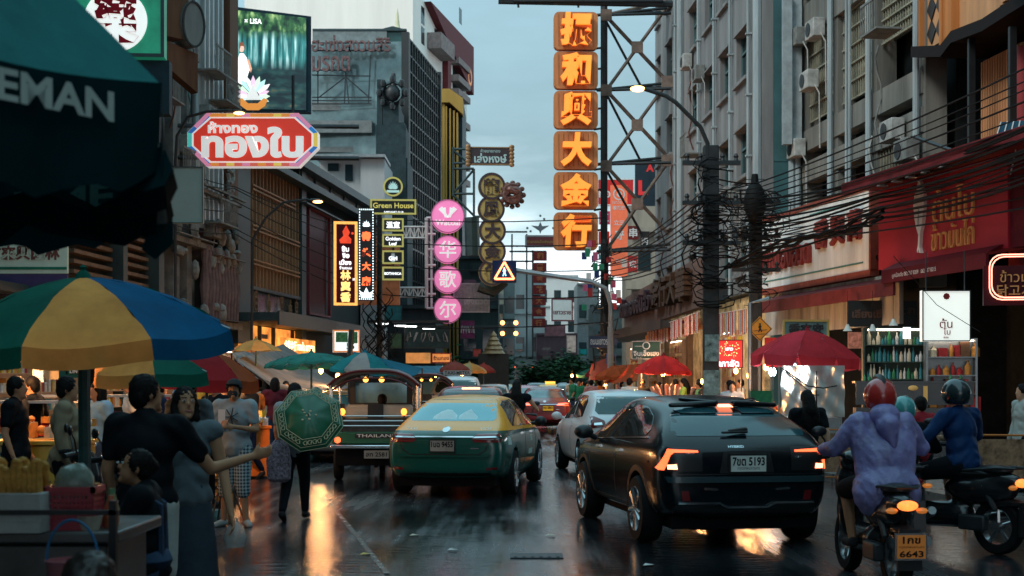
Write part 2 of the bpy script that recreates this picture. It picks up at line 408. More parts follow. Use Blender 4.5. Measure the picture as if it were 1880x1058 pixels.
# sign with heavy raised letters on the block, its eave and the flag bunting
sp = Fac(1285, 50, 760, 'R')
PURP = mat('plum_letters', (.06, .022, .03), .35, m=.4, var=.5, sc_=9)
BRNB = mat('brown_sign_board', (.16, .105, .09), .6, var=.35, sc_=2, bump=.1)
ua, ub = sp.u(1146), sp.u(1287); zt = sp.uz(1287, 470)[1]; zb = sp.uz(1287, 563)[1]; zt2 = sp.uz(1146, 548)[1]; zb2 = sp.uz(1146, 610)[1]
t = thing('shop_sign', 'long brown sign with raised plum Thai and Chinese letters above the flag bunting', 'sign', sp.w((ua + ub) / 2, 0, zb), sp.rz)
w = ub - ua; h = zt - zb
mb = MB(); mb.prism([(-w / 2, zb2 - zb), (w / 2, 0), (w / 2, h), (-w / 2, zt2 - zb)], 0, .3); obj('board', mb, BRNB, t)
zl = lambda f, v: (zb2 - zb) * (1 - f) + (zt2 - zb2 + (h - zt2 + zb2) * f) * v
mb = MB(); mb.text('ห้างทองจินฮั้ว', -w / 2 + .2, -w * .02, .35, h * .72, -.03, .25, .035); obj('lettering', mb, PURP, t, smooth=0)
mb = MB(); mb.text('金行大華', w * .01, w * .42, .3, h * .86, -.03, .3, .03); obj('lettering', mb, mat('bronze_letters', (.13, .07, .04), .35, m=.6, var=.6, sc_=8), t, smooth=0)
mb = MB(); mb.bb(-w / 2 - 1, w / 2 + .4, -1.5, .3, -.75, -.5); mb.bb(-w / 2 - 1, w / 2 + .4, -1.52, -1.44, -.8, -.45); obj('eave', mb, DARK, t)
FLAGS = [mat('flag_red', (.42, .05, .05), .7, var=.2), mat('flag_white', (.75, .73, .7), .7, var=.1), mat('flag_blue', (.03, .05, .16), .7, var=.2)]
def bunting(label, px0, px1, y0, y1, fac, off, n):
    u0, z0 = fac.uz(px0, y0, off); u1, z1 = fac.uz(px1, y1, off); o = fac.w(min(u0, u1), -off, 0); a, b = (u0, z0), (u1, z1)
    if u0 > u1: a, b = b, a
    t = thing('flag_bunting', label, 'bunting', (o.x, o.y, min(z0, z1) - .7), fac.rz, 'flag buntings over the right shops')
    zz = min(z0, z1) - .7; mb = MB(); L = b[0] - a[0]
    mb.tube([(0, 0, a[1] - zz), (L, 0, b[1] - zz)], .012, 4); obj('cord', mb, WHITE, t)
    for i in range(n):
        f = (i + .5) / n; x = L * f; z = a[1] + (b[1] - a[1]) * f - zz; w = L / n * .42; s = rnd.uniform(-.05, .05)
        mb = MB()
        for k, m in enumerate((0, 1, 2, 1, 0)):
            mb.k = m; xa, xb = x - w + 2 * w * k / 5, x - w + 2 * w * (k + 1) / 5; mb.bb(xa, xb, s - .004, s + .004, z - .62 + rnd.uniform(-.04, .04), z - .01)
        obj('flag', mb, FLAGS, t)
bunting('row of red white and blue flags under the long brown sign', 1285, 1190, 572, 606, sp, 1.2, 18)
bunting('short row of red white and blue flags right of the thick utility pole', 1316, 1368, 577, 567, Fac(1316, 40, 700, 'R'), 0, 7)
mb = MB(); a = sp.uz(1290, 590, 1.0); b = sp.uz(1185, 622, 1.0)
mb.prism([(b[0], b[1] - .1), (a[0], a[1] - .1), (a[0], a[1] + .12), (b[0], b[1] + .12)], -1.0, -.5); mb.T = sp.M; mb.v = [tuple(sp.M @ V(v)) for v in mb.v]
solo('canopy_fascia', mb, mat('gold_fascia', (.45, .24, .10), .6, var=.4, sc_=5), 'narrow golden fascia under the flag bunting of the grey block', 'canopy')

# ---------------------------------------------------------------- concrete shophouse with grilles, then the timber front
CONC = mat('stained_concrete', (.20, .198, .18), .85, var=.55, sc_=.9, streak=1, bump=.2)
GRIL = mat('pale_grille', (.30, .29, .22), .6, var=.4)
cf = Fac(1468, 45, 650, 'R')
cb = thing('concrete_shophouse', 'old stained concrete shophouse with barred openings between pale pipes', 'building', cf.o, cf.rz)
uE = cf.u(1692)
def ZC(py): return cf.uz(1472, py)[1]
bays = [cf.u(x) for x in (1472, 1531, 1602, 1690)]
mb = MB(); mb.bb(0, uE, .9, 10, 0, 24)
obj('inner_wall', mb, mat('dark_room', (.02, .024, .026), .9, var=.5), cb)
mb = MB()
for a, b in ((77, 14), (-110, -170), (282, 244), (338, 302), (-2, -45)): mb.bb(0, uE, 0, .5, ZC(a), ZC(b))
for u in bays: mb.bb(u - .2, u + .2, .05, .6, 4, 24)
obj('spandrel', mb, CONC, cb)
mb = MB()
for u in bays: mb.cyl((u, -.12, 5.0), (u, -.12, 24), .085, n=8)
mb.cyl((.02, -.25, 5), (.02, -.25, 24), .12, n=8)
for u, z0 in ((cf.u(1560), 6), (cf.u(1566), 6.5)): mb.tube([(u, -.1, z0), (u, -.1, 16), (u + .3, -.1, 16.3), (u + .3, -.1, 24)], .045, 6)
obj('drain_pipe', mb, PIPE, cb)
for i in range(3):
    a, b = bays[i] + .25, bays[i + 1] - .25
    for (zl_, zh, part) in ((ZC(235), ZC(79), 1), (ZC(-6), ZC(-108), 1)):
        mb = MB(); n = int((b - a) / .17); lo = zl_ + (zh - zl_) * (.42 if i == 2 else .04)
        for k in range(n + 1): u = a + (b - a) * k / n; mb.bb(u - .022, u + .022, .2, .24, lo, zh)
        for k in range(6): z = lo + (zh - lo) * k / 5; mb.bb(a, b, .15, .2, z - .025, z + .025)
        mb.bb(a, b, .24, .3, lo + (zh - lo) * .3, lo + (zh - lo) * .34); obj('grille', mb, GRIL, cb)
        mb = MB(); mb.bb(a, b, .5, .56, lo + .1, zh - .1); obj('shutter', mb, mat('olive_shutter', (.02, .022, .018), .6, var=.5, sc_=5), cb)
mb = MB()
a, b = bays[2] + .3, bays[3] - .3
for k in range(14): u = a + (b - a) * k / 13; mb.bb(u - .02, u + .02, .1, .14, ZC(380), ZC(340))
obj('balcony_rail', mb, GRIL, cb)
# AC panel and pole on the teal flank
mb = MB(); p = P(1446, 262, 44.3); mb.box(p + V((0, .1, 2.25)), (.28, .25, 4.6)); mb.box(p + V((.25, .2, 2.25)), (.45, .1, 4.6)); obj('side_sign', mb, mat('faded_panel', (.33, .38, .4), .6, var=.3), None); bpy.context.view_layer.update()
tag(bpy.data.objects['side_sign'], 'tall narrow faded white panel on the teal flank wall', 'panel'); 
WOODO = mat('orange_timber', (.50, .19, .06), .55, var=.35, sc_=2, streak=1)
WOODC = mat('tan_slats', (.58, .30, .15), .6, var=.3, sc_=2, streak=1)
REDP = mat('red_pillar', (.28, .02, .025), .4, var=.25)
tf = Fac(1692, cf.w(uE).y, 640, 'R')
tb = thing('timber_fronted_shophouse', 'shophouse with orange timber slats, a diamond lattice strip and a red pillar', 'building', tf.o, tf.rz)
def TU(x): return tf.u(x)
def TZ(x, y): return tf.uz(x, y)[1]
uEnd = TU(2050)
mb = MB(); mb.bb(.02, uEnd, 2.2, 10, 0, 24); obj('inner_wall', mb, _m['dark_room'], tb)
mb = MB(); mb.bb(TU(1694), TU(1730), .1, .5, TZ(1700, 88), 24); mb.bb(TU(1752), TU(1822), .7, .9, TZ(1752, 302), TZ(1752, 112)); obj('slat_panel', mb, WOODC, tb)
mb = MB()
for k in range(16): u = TU(1753) + (TU(1821) - TU(1753)) * k / 15; mb.bb(u - .02, u + .02, .65, .7, TZ(1752, 300), TZ(1752, 114))
for k in range(22): u = TU(1756) + (TU(1856) - TU(1756)) * k / 21; mb.bb(u - .08, u + .05, .1, .4, TZ(1756, 68) + max(0, k - 12) * .05, 24)
obj('timber_slats', mb, WOODC, tb)
mb = MB(); mb.bb(TU(1731), TU(1754), -.1, .5, TZ(1731, 84), 24); mb.bb(TU(1737), TU(1739), -.14, -.1, TZ(1731, 84), 24); mb.bb(TU(1690), TU(1694), -.08, .5, TZ(1700, 88), 24); obj('timber_post', mb, WOODO, tb)
mb = MB(); u0, u1 = TU(1697), TU(1729); z = TZ(1700, 84)
for k in range(30):
    h = (u1 - u0) * .56
    for c in ((u0 * .75 + u1 * .25), (u0 * .25 + u1 * .75)): q = (u1 - u0) * .24; mb.prism([(c - q, z + h / 2), (c, z), (c + q, z + h / 2), (c, z + h)], .06, .09)
    z += h
obj('diamond_lattice', mb, BLACK, tb)
mb = MB(); pts = [(TU(1697), TZ(1697, 90)), (TU(1752), TZ(1752, 88)), (TU(1772), TZ(1772, 62)), (TU(1830), TZ(1830, 40)), (TU(1880), TZ(1880, 8)), (uEnd, TZ(1880, 0))]
for (a, b), (c, d) in zip(pts[:-1], pts[1:]): mb.prism([(a, b - .22), (c, d - .22), (c, d + .05), (a, b + .05)], -.35, 1.2)
obj('curved_eave', mb, mat('dark_brown_eave', (.012, .008, .008), .6, var=.3), tb)
mb = MB(); mb.cyl((TU(1832), .6, 4), (TU(1832), .6, TZ(1832, 88)), .32, n=16); obj('pillar', mb, REDP, tb)
mb = MB(); mb.bb(TU(1842), uEnd, 1.2, 1.4, 4, TZ(1842, 120)); obj('side_panel', mb, WOODO, tb)
mb = MB()
for x in (1793, 1869): mb.bb(TU(x) - .05, TU(x) + .05, -.2, -.05, TZ(x, 310), TZ(x, 50))
mb.tube([(TU(1700), -.3, TZ(1700, 252)), (TU(1800), -.3, TZ(1800, 287))], .05, 6); obj('post', mb, BLACK, tb)
t = board('round_sign', 'big cream disc sign with a dark rim on the timber front', 1814, -75, 1940, 28, fac=tf, off=.5, face=mat('cream_disc', (.75, .66, .38), .5, var=.15, emit=.12), edge=mat('dark_rim', (.04, .025, .025), .4, var=.3), bw=.22, poly=lambda w, h: disc(0, h / 2, h / 2, 36))

# ---------------------------------------------------------------- red chicken-rice sign, white old sign, lower shopfronts
rf = Fac(1613, 33, 430, 'R')
REDS = mat('crimson_board', (.40, .018, .035), .45, var=.18, sc_=1.2)
REDD = mat('dark_crimson_board', (.10, .01, .018), .5, var=.2)
u1 = rf.u(1850); ue = rf.u(2010); u0, zt = rf.uz(1613, 352); zb = rf.uz(1613, 496)[1]
t = thing('restaurant_sign', 'large crimson sign with a white plucked chicken and gold Thai lettering', 'sign', rf.w(0, 0, zb), rf.rz)
h = zt - zb
mb = MB(); mb.bb(0, u1, 0, .4, 0, h); obj('board', mb, REDS, t)
mb = MB(); mb.bb(u1 + .01, ue, .05, .4, 0, h); obj('side_board', mb, REDD, t)
mb = MB(); mb.bb(-.05, ue, -.9, .4, h + .02, h + .16); mb.bb(-.05, ue, -.9, -.86, h - .1, h + .14); obj('sign_eave', mb, mat('eave_red', (.2, .03, .035), .5, var=.4), t)
GOLD = mat('gold_letters', (.50, .22, .07), .45, var=.2, emit=.05)
def S(x, y): u, z = rf.uz(x, y); return u, z - zb
a = S(1712, 412); b = S(1790, 357); mb = MB(); mb.text('ต้นโบ', S(1715, 0)[0], S(1790, 0)[0], S(1740, 404)[1], S(1740, 345)[1] , -.002, .05, -.008); obj('lettering', mb, GOLD, t, smooth=0)
mb = MB(); mb.text('ข้าวมันไก่', S(1713, 0)[0], S(1790, 0)[0], S(1740, 457)[1], S(1740, 408)[1], -.002, .05, -.008); obj('lettering', mb, GOLD, t, smooth=0)
cx, cz = S(1693, 400); k = .62
hen = [(-.13, .62), (-.05, .78), (.02, .80), (.09, .74), (.16, .62), (.27, .52), (.30, .30), (.25, .02), (.15, -.22), (.06, -.34), (.05, -.5), (.02, -.62), (.10, -.76), (.02, -.74), (-.03, -.66), (-.08, -.74), (-.12, -.70), (-.06, -.58), (-.03, -.36), (-.16, -.22), (-.27, .0), (-.33, .28), (-.27, .5)]
mb = MB(); mb.prism([(cx + x * .76, cz + z * 1.02) for x, z in hen], -.08, -.002); obj('chicken_emblem', mb, WHITE, t)
mb = MB(); mb.tube([(cx, -.085, cz + .2), (cx - .02, -.085, cz - .15)], .012, 4); obj('wing_line', mb, STEEL, t)
mb = MB()
for x in (1680, 1708, 1735, 1765, 1800):
    u = rf.u(x); mb.tube([(u, -.02, h + .05), (u, -.55, h + .12), (u, -.75, h - .02)], .022, 5); mb.lathe([(.03, .05), (.06, 0), (.13, -.1)], (u, -.77, h - .04), 10)
obj('spot_lamp', mb, mat('grey_lamp', (.3, .3, .3), .4, var=.2), t)
rl = Fac(1613, 32.2, 440, 'R'); u0, za = rl.uz(1618, 507); zb2 = rl.uz(1618, 521)[1]; u1 = rl.u(1810)
t = thing('awning_valance', 'narrow crimson awning valance with small white phone lettering under the chicken sign', 'awning', rl.w(u0, 0, zb2), rl.rz)
mb = MB(); mb.bb(0, u1 - u0, 0, .06, 0, za - zb2 + .12); mb.add([(0, 0, za - zb2 + .12), (u1 - u0, 0, za - zb2 + .12), (u1 - u0, 1.2, za - zb2 + .7), (0, 1.2, za - zb2 + .7)], [(0, 1, 2, 3)]); obj('valance', mb, REDD, t)
mb = MB(); L = u1 - u0; mb.text('มูลเมืองตัน 082 717 8209   062 517 8215', L * .12, L * .56, .06, .2, -.004, 0, 0, True); obj('lettering', mb, WHITE, t, smooth=0)
# white old sign
wf = Fac(1397, 41.5, 500, 'R'); u0, zt = wf.uz(1397, 412); zb = wf.uz(1397, 532)[1]; u1 = wf.u(1597); h = zt - zb
t = thing('old_sign', 'weathered white sign with red Thai and Chinese letters behind a tangle of cables', 'sign', wf.w(0, 0, zb), wf.rz)
OLDW = mat('weathered_white_board', (.74, .80, .80), .6, var=.3, sc_=1.6, streak=1)
mb = MB(); mb.bb(0, u1, 0, .25, 0, h); obj('board', mb, OLDW, t)
mb = MB(); mb.bb(-.08, u1 + .08, -.03, .2, -.16, -.003); mb.bb(-.08, u1 + .08, -.03, .2, h + .003, h + .14); mb.bb(u1 + .002, u1 + .1, -.03, .2, 0, h); mb.bb(-.1, -.002, -.03, .2, 0, h); obj('border', mb, mat('rust_red_border', (.26, .07, .05), .6, var=.4), t)
OLDR = mat('faded_red_letters', (.24, .045, .04), .5, var=.35)
mb = MB(); mb.text('แม่นเฮงฮวด', .25, u1 * .52, h * .24, h * .66, -.003, .1, .02); obj('lettering', mb, OLDR, t, smooth=0)
mb = MB(); mb.text('香 興 萬', u1 * .56, u1 * .95, h * .4, h * .8, -.003, .1, .03); obj('lettering', mb, OLDR, t, smooth=0)
mb = MB()
for x0, x1, z in ((.3, u1 * .95, .2), (u1 * .5, u1 * .95, h - .18)): mb.bb(x0, x1, -.012, -.002, z - .02, z + .02)
obj('green_rule', mb, mat('green_rule', (.08, .24, .22), .5), t)
mb = MB(); a = wf.uz(1398, 565); mb.bb(.1, u1 + 1.4, .1, .2, -1.35, -.18); o = obj('lower_board', mb, mat('peeling_white_board', (.42, .43, .4), .75, var=.6, sc_=2.2, streak=1), t)
lf = Fac(1397, 40.2, 500, 'R'); a = lf.uz(1400, 562); u1 = lf.u(1640)
mb = MB(); mb.bb(0, u1, 0, .05, 0, .32); mb.add([(0, 0, .32), (u1, 0, .32), (u1, 1.5, .8), (0, 1.5, .8)], [(0, 1, 2, 3)])
o = obj('awning', mb, mat('maroon_awning', (.14, .03, .035), .6, var=.4), None, lf.w(0, 0, a[1] - .2), rz=lf.rz); tag(o, 'thin maroon awning strip below the weathered white sign', 'awning')

# lit box sign, neon panel
LB = mat('lit_box_face', (.82, .86, .80), .4, var=.06, sc_=.8, emit=.52)
RB = mat('maroon_print', (.28, .04, .04), .5, var=0)
t = board('lightbox_sign', 'white lit box sign with small maroon Thai lettering hanging in front of the noodle shop', 1694, 533, 1781, 627, d=27, face=LB, edge=DARK, bw=.02, th=.22, rz=R(-4), texts=[('ตั้น', .36, .55, .62, .74, RB, 0), ('โบ', .42, .74, .6, .87, RB, 0), ('ตันโบ', .4, .9, .58, .94, RB, 0)])
mb = MB(); w, h = t['w'], t['h']
for i in range(8):
    a = i * math.pi / 4; mb.lathe([(.0, 0), (.025, 0)], (.0 + .04 * math.cos(a), -.012, h * .88 + .04 * math.sin(a)), 8, M4.Rotation(R(90), 3, 'X'))
mb.prism(disc(0, h * .88, .03, 12), -.012, -.004); obj('flower_emblem', mb, RB, t)
mb = MB(); mb.tube([(-w * .4, .1, h), (-w * .4, .1, h + .75)], .012, 5); mb.tube([(w * .4, .1, h), (w * .4, .1, h + .75)], .012, 5); obj('hanger', mb, DARK, t)
NEON = mat('neon_tube', (1, .34, .24), .4, var=0, emit=1.9)
t = board('neon_sign', 'dark maroon sign with a glowing pink neon outline and gold Thai and Korean lettering', 1812, 487, 1990, 560, d=26, face=mat('maroon_board', (.05, .008, .012), .5, var=.2), th=.15, rz=R(-12), texts=[('ข้าวมันไก่', .14, .12, .66, .42, GOLD, 0, True, .03), ('닭고기 덮밥', .1, .48, .78, .78, GOLD, .01, True, .03)])
w, h = t['w'], t['h']
for s in (.10, .14):
    mb = MB(); q = rrect(-w / 2 + s, w / 2 - s, s, h + .3 - s, .22); mb.tube([(x, -.04, z) for x, z in q[:12]][6:] + [(x, -.04, z) for x, z in q[12:]] + [(x, -.04, z) for x, z in q[:5]], .012, 6); obj('neon_outline', mb, NEON, t)
# shopfront back wall: goods behind glass
sf = Fac(1397, 43, 500, 'R')
sh = thing('noodle_shop', 'dim open noodle shop with hanging pendant lamps and stacked jars under the awning', 'shop', sf.w(0), sf.rz)
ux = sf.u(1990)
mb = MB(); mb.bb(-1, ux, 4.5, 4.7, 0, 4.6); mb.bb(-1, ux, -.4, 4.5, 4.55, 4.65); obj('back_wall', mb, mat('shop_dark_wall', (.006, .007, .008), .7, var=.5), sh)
# ---------------------------------------------------------------- right: big gold sign, truss, poles, far right signs, shop details
SLATB = mat('brown_sign_face', (.62, .26, .11), .55, var=.4, sc_=1.5, streak=1)
ORNG = mat('lit_orange_letters', (1, .33, .04), .4, var=.12, sc_=.9, emit=.56)
ORED = mat('orange_letter_side', (.62, .13, .015), .4, var=.1, emit=.14)
for ch, y0, y1, desc in (('振', 22, 91, 'topmost'), ('和', 95, 163, 'second from the top'), ('興', 167, 236, 'third from the top'), ('大', 241, 311, 'fourth from the top'), ('金', 316, 384, 'second from the bottom'), ('行', 390, 459, 'lowest')):
    t = board('gold_shop_sign', f'brown square with glowing orange character {ch}, {desc} of six on the truss', 1017, y0, 1098, y1, d=62, face=SLATB, th=.4, rz=R(2), poly=lambda w, h: rrect(-w / 2, w / 2, 0, h, .22), group='six gold shop sign squares on the truss')
    w, h = t['w'], t['h']; mb = MB()
    for i in range(1, 9): mb.bb(-w / 2 + w * i / 9 - .006, -w / 2 + w * i / 9 + .006, -.012, -.003, .12, h - .12)
    obj('seam', mb, mat('dark_seam', (.07, .04, .025), .6, var=0), t)
    mb = MB(); mb.text(ch, -w * .36, w * .34, h * .06, h * .94, -.25, .12, .045, shear=.06); obj('character', mb, ORNG, t, smooth=0)
    mb = MB(); mb.text(ch, -w * .375, w * .355, h * .045, h * .925, -.10, .14, .06, shear=.06); obj('character_side', mb, ORED, t, smooth=0)
def TP(x, y, d=63): return P(x, y, d)
t = thing('sign_truss', 'tall braced steel truss carrying the six orange characters', 'steel frame', G(1110, 63)); o = V(t.location)
mb = MB(); mb.T = M4.Translation(-o)
mb.tube([G(1110, 63), TP(1110, -10)], .13, 8); mb.tube([TP(1105, 470), TP(1105, 10)], .06, 6)
for y in (28, 166, 302, 462):
    for dz in (-.15, .2, .55): mb.tube([TP(1096, y, 63), TP(1232, y - 18 * (dz > .1) + dz * 22, 63.0 + dz * 3)], .07, 5)
obj('post', mb, DARK, t)
mb = MB(); mb.T = M4.Translation(-o)
for a, b in (((1113, 30), (1225, 150)), ((1113, 166), (1228, 8)), ((1113, 166), (1228, 290)), ((1113, 305), (1228, 148)), ((1113, 305), (1228, 430)), ((1113, 460), (1228, 295)), ((1113, 28), (1225, 2))): mb.tube([TP(*a, 63), TP(*b, 64)], .085, 6)
for p in ((1113, 28), (1113, 166), (1113, 305), (1113, 460), (1170, 87), (1170, 230), (1170, 375), (1225, 150), (1225, 295)): mb.box(TP(*p, 62.9), (.5, .12, .5))
obj('brace', mb, RUSTY, t)
mb = MB(); mb.T = M4.Translation(-o)
for a, b in (((1113, 40), (1180, 165)), ((1113, 172), (1178, 300)), ((1113, 312), (1178, 430))): mb.tube([TP(*a, 63.4), TP(*b, 64.2)], .06, 5)
for y in (90, 128, 165, 201, 238, 275, 312, 350, 386, 424): mb.tube([TP(1090, y), TP(1112, y - 3)], .05, 5)
obj('bracket', mb, DARK, t)
mb = MB(); mb.tube([P(915, 2, 62), P(1235, 8, 62)], .14, 6); mb.tube([P(950, 2, 62), P(952, 14, 62)], .05, 5); mb.tube([P(1060, 2, 62), P(1062, 14, 62)], .05, 5); mb.box(P(1080, -2, 62), (6.5, .5, .35))
solo('sign_gantry', mb, DARK, 'dark horizontal gantry edge crossing the top of the picture above the big characters', 'steel frame')

# far right signs behind the truss
SAL = mat('coral_banner', (.72, .16, .08), .6, var=.12, emit=.28)
t = board('tall_banner', 'tall coral banner with a white ring emblem and white lettering behind the truss', 1121, 340, 1152, 508, d=78, face=SAL, th=.12, rz=R(5), texts=[('เยาวราช', .1, .17, .9, .21, WHITE, .0, True, .01), ('茶顔悅', .12, .22, .88, .28, WHITE, .02, True, .01), ('立三', .2, .36, .8, .46, WHITE, .02, True, .01), ('研', .25, .5, .8, .6, WHITE, .03, True, .01), ('石安', .3, .72, .8, .94, WHITE, .02, True, .01)])
w, h = t['w'], t['h']; mb = MB(); mb.lathe([(.26, 0), (.33, 0)], (0, -.015, h * .90), 24, M4.Rotation(R(90), 3, 'X')); mb.lathe([(.0, 0), (.15, 0)], (.02, -.015, h * .90), 12, M4.Rotation(R(90), 3, 'X')); obj('ring_emblem', mb, WHITE, t)
t = board('red_shop_sign', 'red sign with white Thai letters and a striped corner behind the truss', 1096, 328, 1165, 378, d=84, face=mat('bright_red_board', (.5, .03, .03), .5, var=.15, emit=.15), edge=WHITE, bw=.08, texts=[('ทองใบ', .05, .15, .75, .9, WHITE, .03)])
t = board('dark_corner_sign', 'navy sign with a big red letter on the far right wall', 1166, 300, 1205, 378, d=80, face=mat('navy_board', (.015, .03, .045), .4, var=.3), texts=[('L', .15, .3, .6, .85, mat('red_glyph', (.6, .03, .03), .4, var=.1, emit=.25), .05), ('A', .5, .02, .9, .2, _m['red_glyph'], .04)])
BAL = mat('beige_render', (.36, .31, .25), .75, var=.3, sc_=1, streak=1)
mb = MB(); p = P(1182, 698, 86)
t = thing('beige_block', 'beige corner block with red and black signs behind the truss', 'building', (p.x + 2.2, 90, 0))
mb.bb(-2.6, 4, 0, 8, 0, 13.5); mb.bb(-3.0, 4, -.6, .01, 7.4, 7.9); mb.bb(-3.0, 4, -.6, .01, 11, 11.3); obj('wall', mb, BAL, t)
mb = MB()
for x in (-1.8, -.6, .6):
    for z in (4.2, 8.6, 5.9): mb.bb(x - .4, x + .4, -.05, -.003, z, z + 1.2)
obj('window', mb, GLASSD, t)
for i, (x0, y0, x1, y1, c, s, l) in enumerate(((1100, 388, 1120, 412, (.45, .06, .12), '五', 'small pink sign with a white character behind the truss'), (1099, 425, 1119, 448, (.5, .04, .03), 'ลี้', 'small red sign with white Thai letters left of the coral banner'), (1153, 415, 1172, 440, (.12, .02, .02), '串', 'dark red sign right of the coral banner'), (1176, 425, 1192, 462, (.03, .03, .03), '丙', 'black upright sign right of the coral banner'), (1153, 470, 1170, 500, (.35, .03, .03), '烧', 'red sign low on the wall right of the coral banner'), (1099, 452, 1119, 476, (.04, .16, .18), 'ยา', 'teal sign low beside the six characters'))):
    board('shop_sign', l, x0, y0, x1, y1, d=76 + i, face=mat(f'small_sign_paint_{i}', c, .5, var=.15, emit=.1), texts=[(s, .1, .1, .9, .9, WHITE, .02, True, .01)], th=.1)
# festoon of little flags and lights on the far pole
t = thing('decorated_pole', 'far utility pole wrapped in cables and small coloured flags under the big characters', 'utility pole', G(1110, 58)); o = V(t.location)
mb = MB(); mb.cyl((0, 0, 0), (0, 0, 7.4), .2, .16, 10)
for i in range(26):
    z = rnd.uniform(.8, 6.6); a = rnd.uniform(0, 6.3); mb.tube([(rnd.uniform(-.3, .3) + .32 * math.cos(a + k), .32 * math.sin(a + k), z + k * rnd.uniform(-.15, .3)) for k in range(6)], .03, 4)
obj('pole', mb, BLACK, t)
FL2 = FLAGS + [mat('flag_green', (.04, .25, .14), .7, var=.2), mat('flag_pink', (.55, .12, .22), .7, var=.2)]
for k in range(26):
    mb = MB(); x = rnd.uniform(-.9, .9); z = rnd.uniform(4.4, 7.2); mb.bb(x - .1, x + .1, -.36 - .01 * (k % 5), -.35 - .01 * (k % 5), z, z + rnd.uniform(.2, .36)); obj('pennant', mb, FL2[k % 5], t)
# crossing lamp on its long arm
t = thing('crossing_light', 'glowing triangular pedestrian crossing light hung from a long curved arm', 'traffic light', G(1121, 50)); o = V(t.location)
mb = MB(); mb.T = M4.Translation(-o); mb.tube([G(1121, 50), P(1121, 600, 50)], .11, 8); mb.tube([P(1121, 605, 50), P(1121, 560, 50), P(1112, 530, 50), P(1085, 517, 50), P(1030, 509, 50), P(945, 496, 50)], .085, 7); obj('arm', mb, STEEL, t)
c = P(926, 499, 49.8) - o
mb = MB(); mb.T = M4.Translation(c); mb.bb(-.42, .42, .06, .2, -.38, .4); obj('backplate', mb, mat('blue_board', (.01, .03, .1), .5, var=.2), t)
tri = lambda s: [(-s, -s * .75), (s, -s * .75), (0, s)]
mb = MB(); mb.T = M4.Translation(c); q = tri(.34)
for i in range(3): a, b = q[i], q[(i + 1) % 3]; mb.tube([(a[0], 0, a[1]), (b[0], 0, b[1])], .035, 6)
obj('triangle_tube', mb, mat('orange_tube', (1, .22, .08), .4, var=0, emit=4), t)
def walker(mb, s, y=-.02):
    mb.prism(disc(0, s * .82, s * .14, 10), y, y + .01)
    for a, b, r in (((0, .66), (0, .2), .13), ((0, .25), (-.22, -.45), .09), ((0, .25), (.25, -.42), .09), ((0, .6), (-.25, .28), .07), ((0, .6), (.24, .35), .07)):
        a, b = V(a) * s, V(b) * s; d = (b - a).normalized(); n = V((-d.y, d.x)) * r * s; mb.prism([tuple(a + n), tuple(a - n), tuple(b - n), tuple(b + n)], y, y + .01)
mb = MB(); mb.T = M4.Translation(c + V((0, 0, -.06))); walker(mb, .22); obj('walking_figure', mb, mat('cyan_lit', (.45, .85, 1), .5, var=0, emit=1.3), t)
# yellow and blue crossing signs
def cross_sign(label, x, y, r, d, blue=False):
    t = thing('crossing_sign', label, 'road sign', G(x, d)); z = CZ + (698 - y) * d / F; s = r * d / F
    mb = MB(); mb.cyl((0, .06, 0), (0, .06, z + s * .8), .035, n=8); obj('post', mb, STEEL, t)
    mb = MB(); q = [(-s, z), (0, z - s), (s, z), (0, z + s)] if not blue else [(-s, z - s * 1.1), (s, z - s * 1.1), (s, z + s * 1.1), (-s, z + s * 1.1)]
    mb.prism(q, -.01, .02); obj('plate', mb, mat('sign_blue', (.02, .09, .22), .4, var=.15) if blue else mat('sign_amber', (.72, .30, .02), .4, var=.12), t)
    mb = MB()
    if blue: mb.prism([(-s * .7, z - s * .8), (s * .7, z - s * .8), (0, z + s * .85)], -.016, -.011)
    else:
        for i in range(4): a, b = V(q[i]) , V(q[(i + 1) % 4]); c = V((0, z)); a2, b2 = c + (a - c) * .86, c + (b - c) * .86; a, b = c + (a - c) * .93, c + (b - c) * .93; mb.prism([tuple(a), tuple(b), tuple(b2), tuple(a2)], -.016, -.011)
    obj('border', mb, WHITE if blue else BLACK, t)
    mb = MB(); mb.T = M4.Translation((0, 0, z - s * .05)); walker(mb, s * .52, -.03)
    if not blue: mb.T = M4(); mb.prism([(-s * .6, z - s * .2), (s * .55, z - s * .1), (s * .55, z - s * .06), (-s * .6, z - s * .16)], -.026, -.02); mb.prism([(-s * .4, z - s * .5), (s * .4, z - s * .42), (s * .4, z - s * .38), (-s * .4, z - s * .46)], -.026, -.02)
    obj('walking_figure', mb, BLACK, t)
cross_sign('yellow diamond crossing sign with a black walking figure left of the red umbrella', 1395, 604, 23, 31)
cross_sign('small blue crossing sign with a white triangle on a far right post', 1122, 659, 9, 52, True)
mb = MB(); mb.tube([G(1377, 31), P(1377, 557, 31), P(1412, 548, 31)], .045, 6); solo('sign_bracket', mb, STEEL, 'grey bent steel bracket pole beside the yellow crossing sign', 'pole')
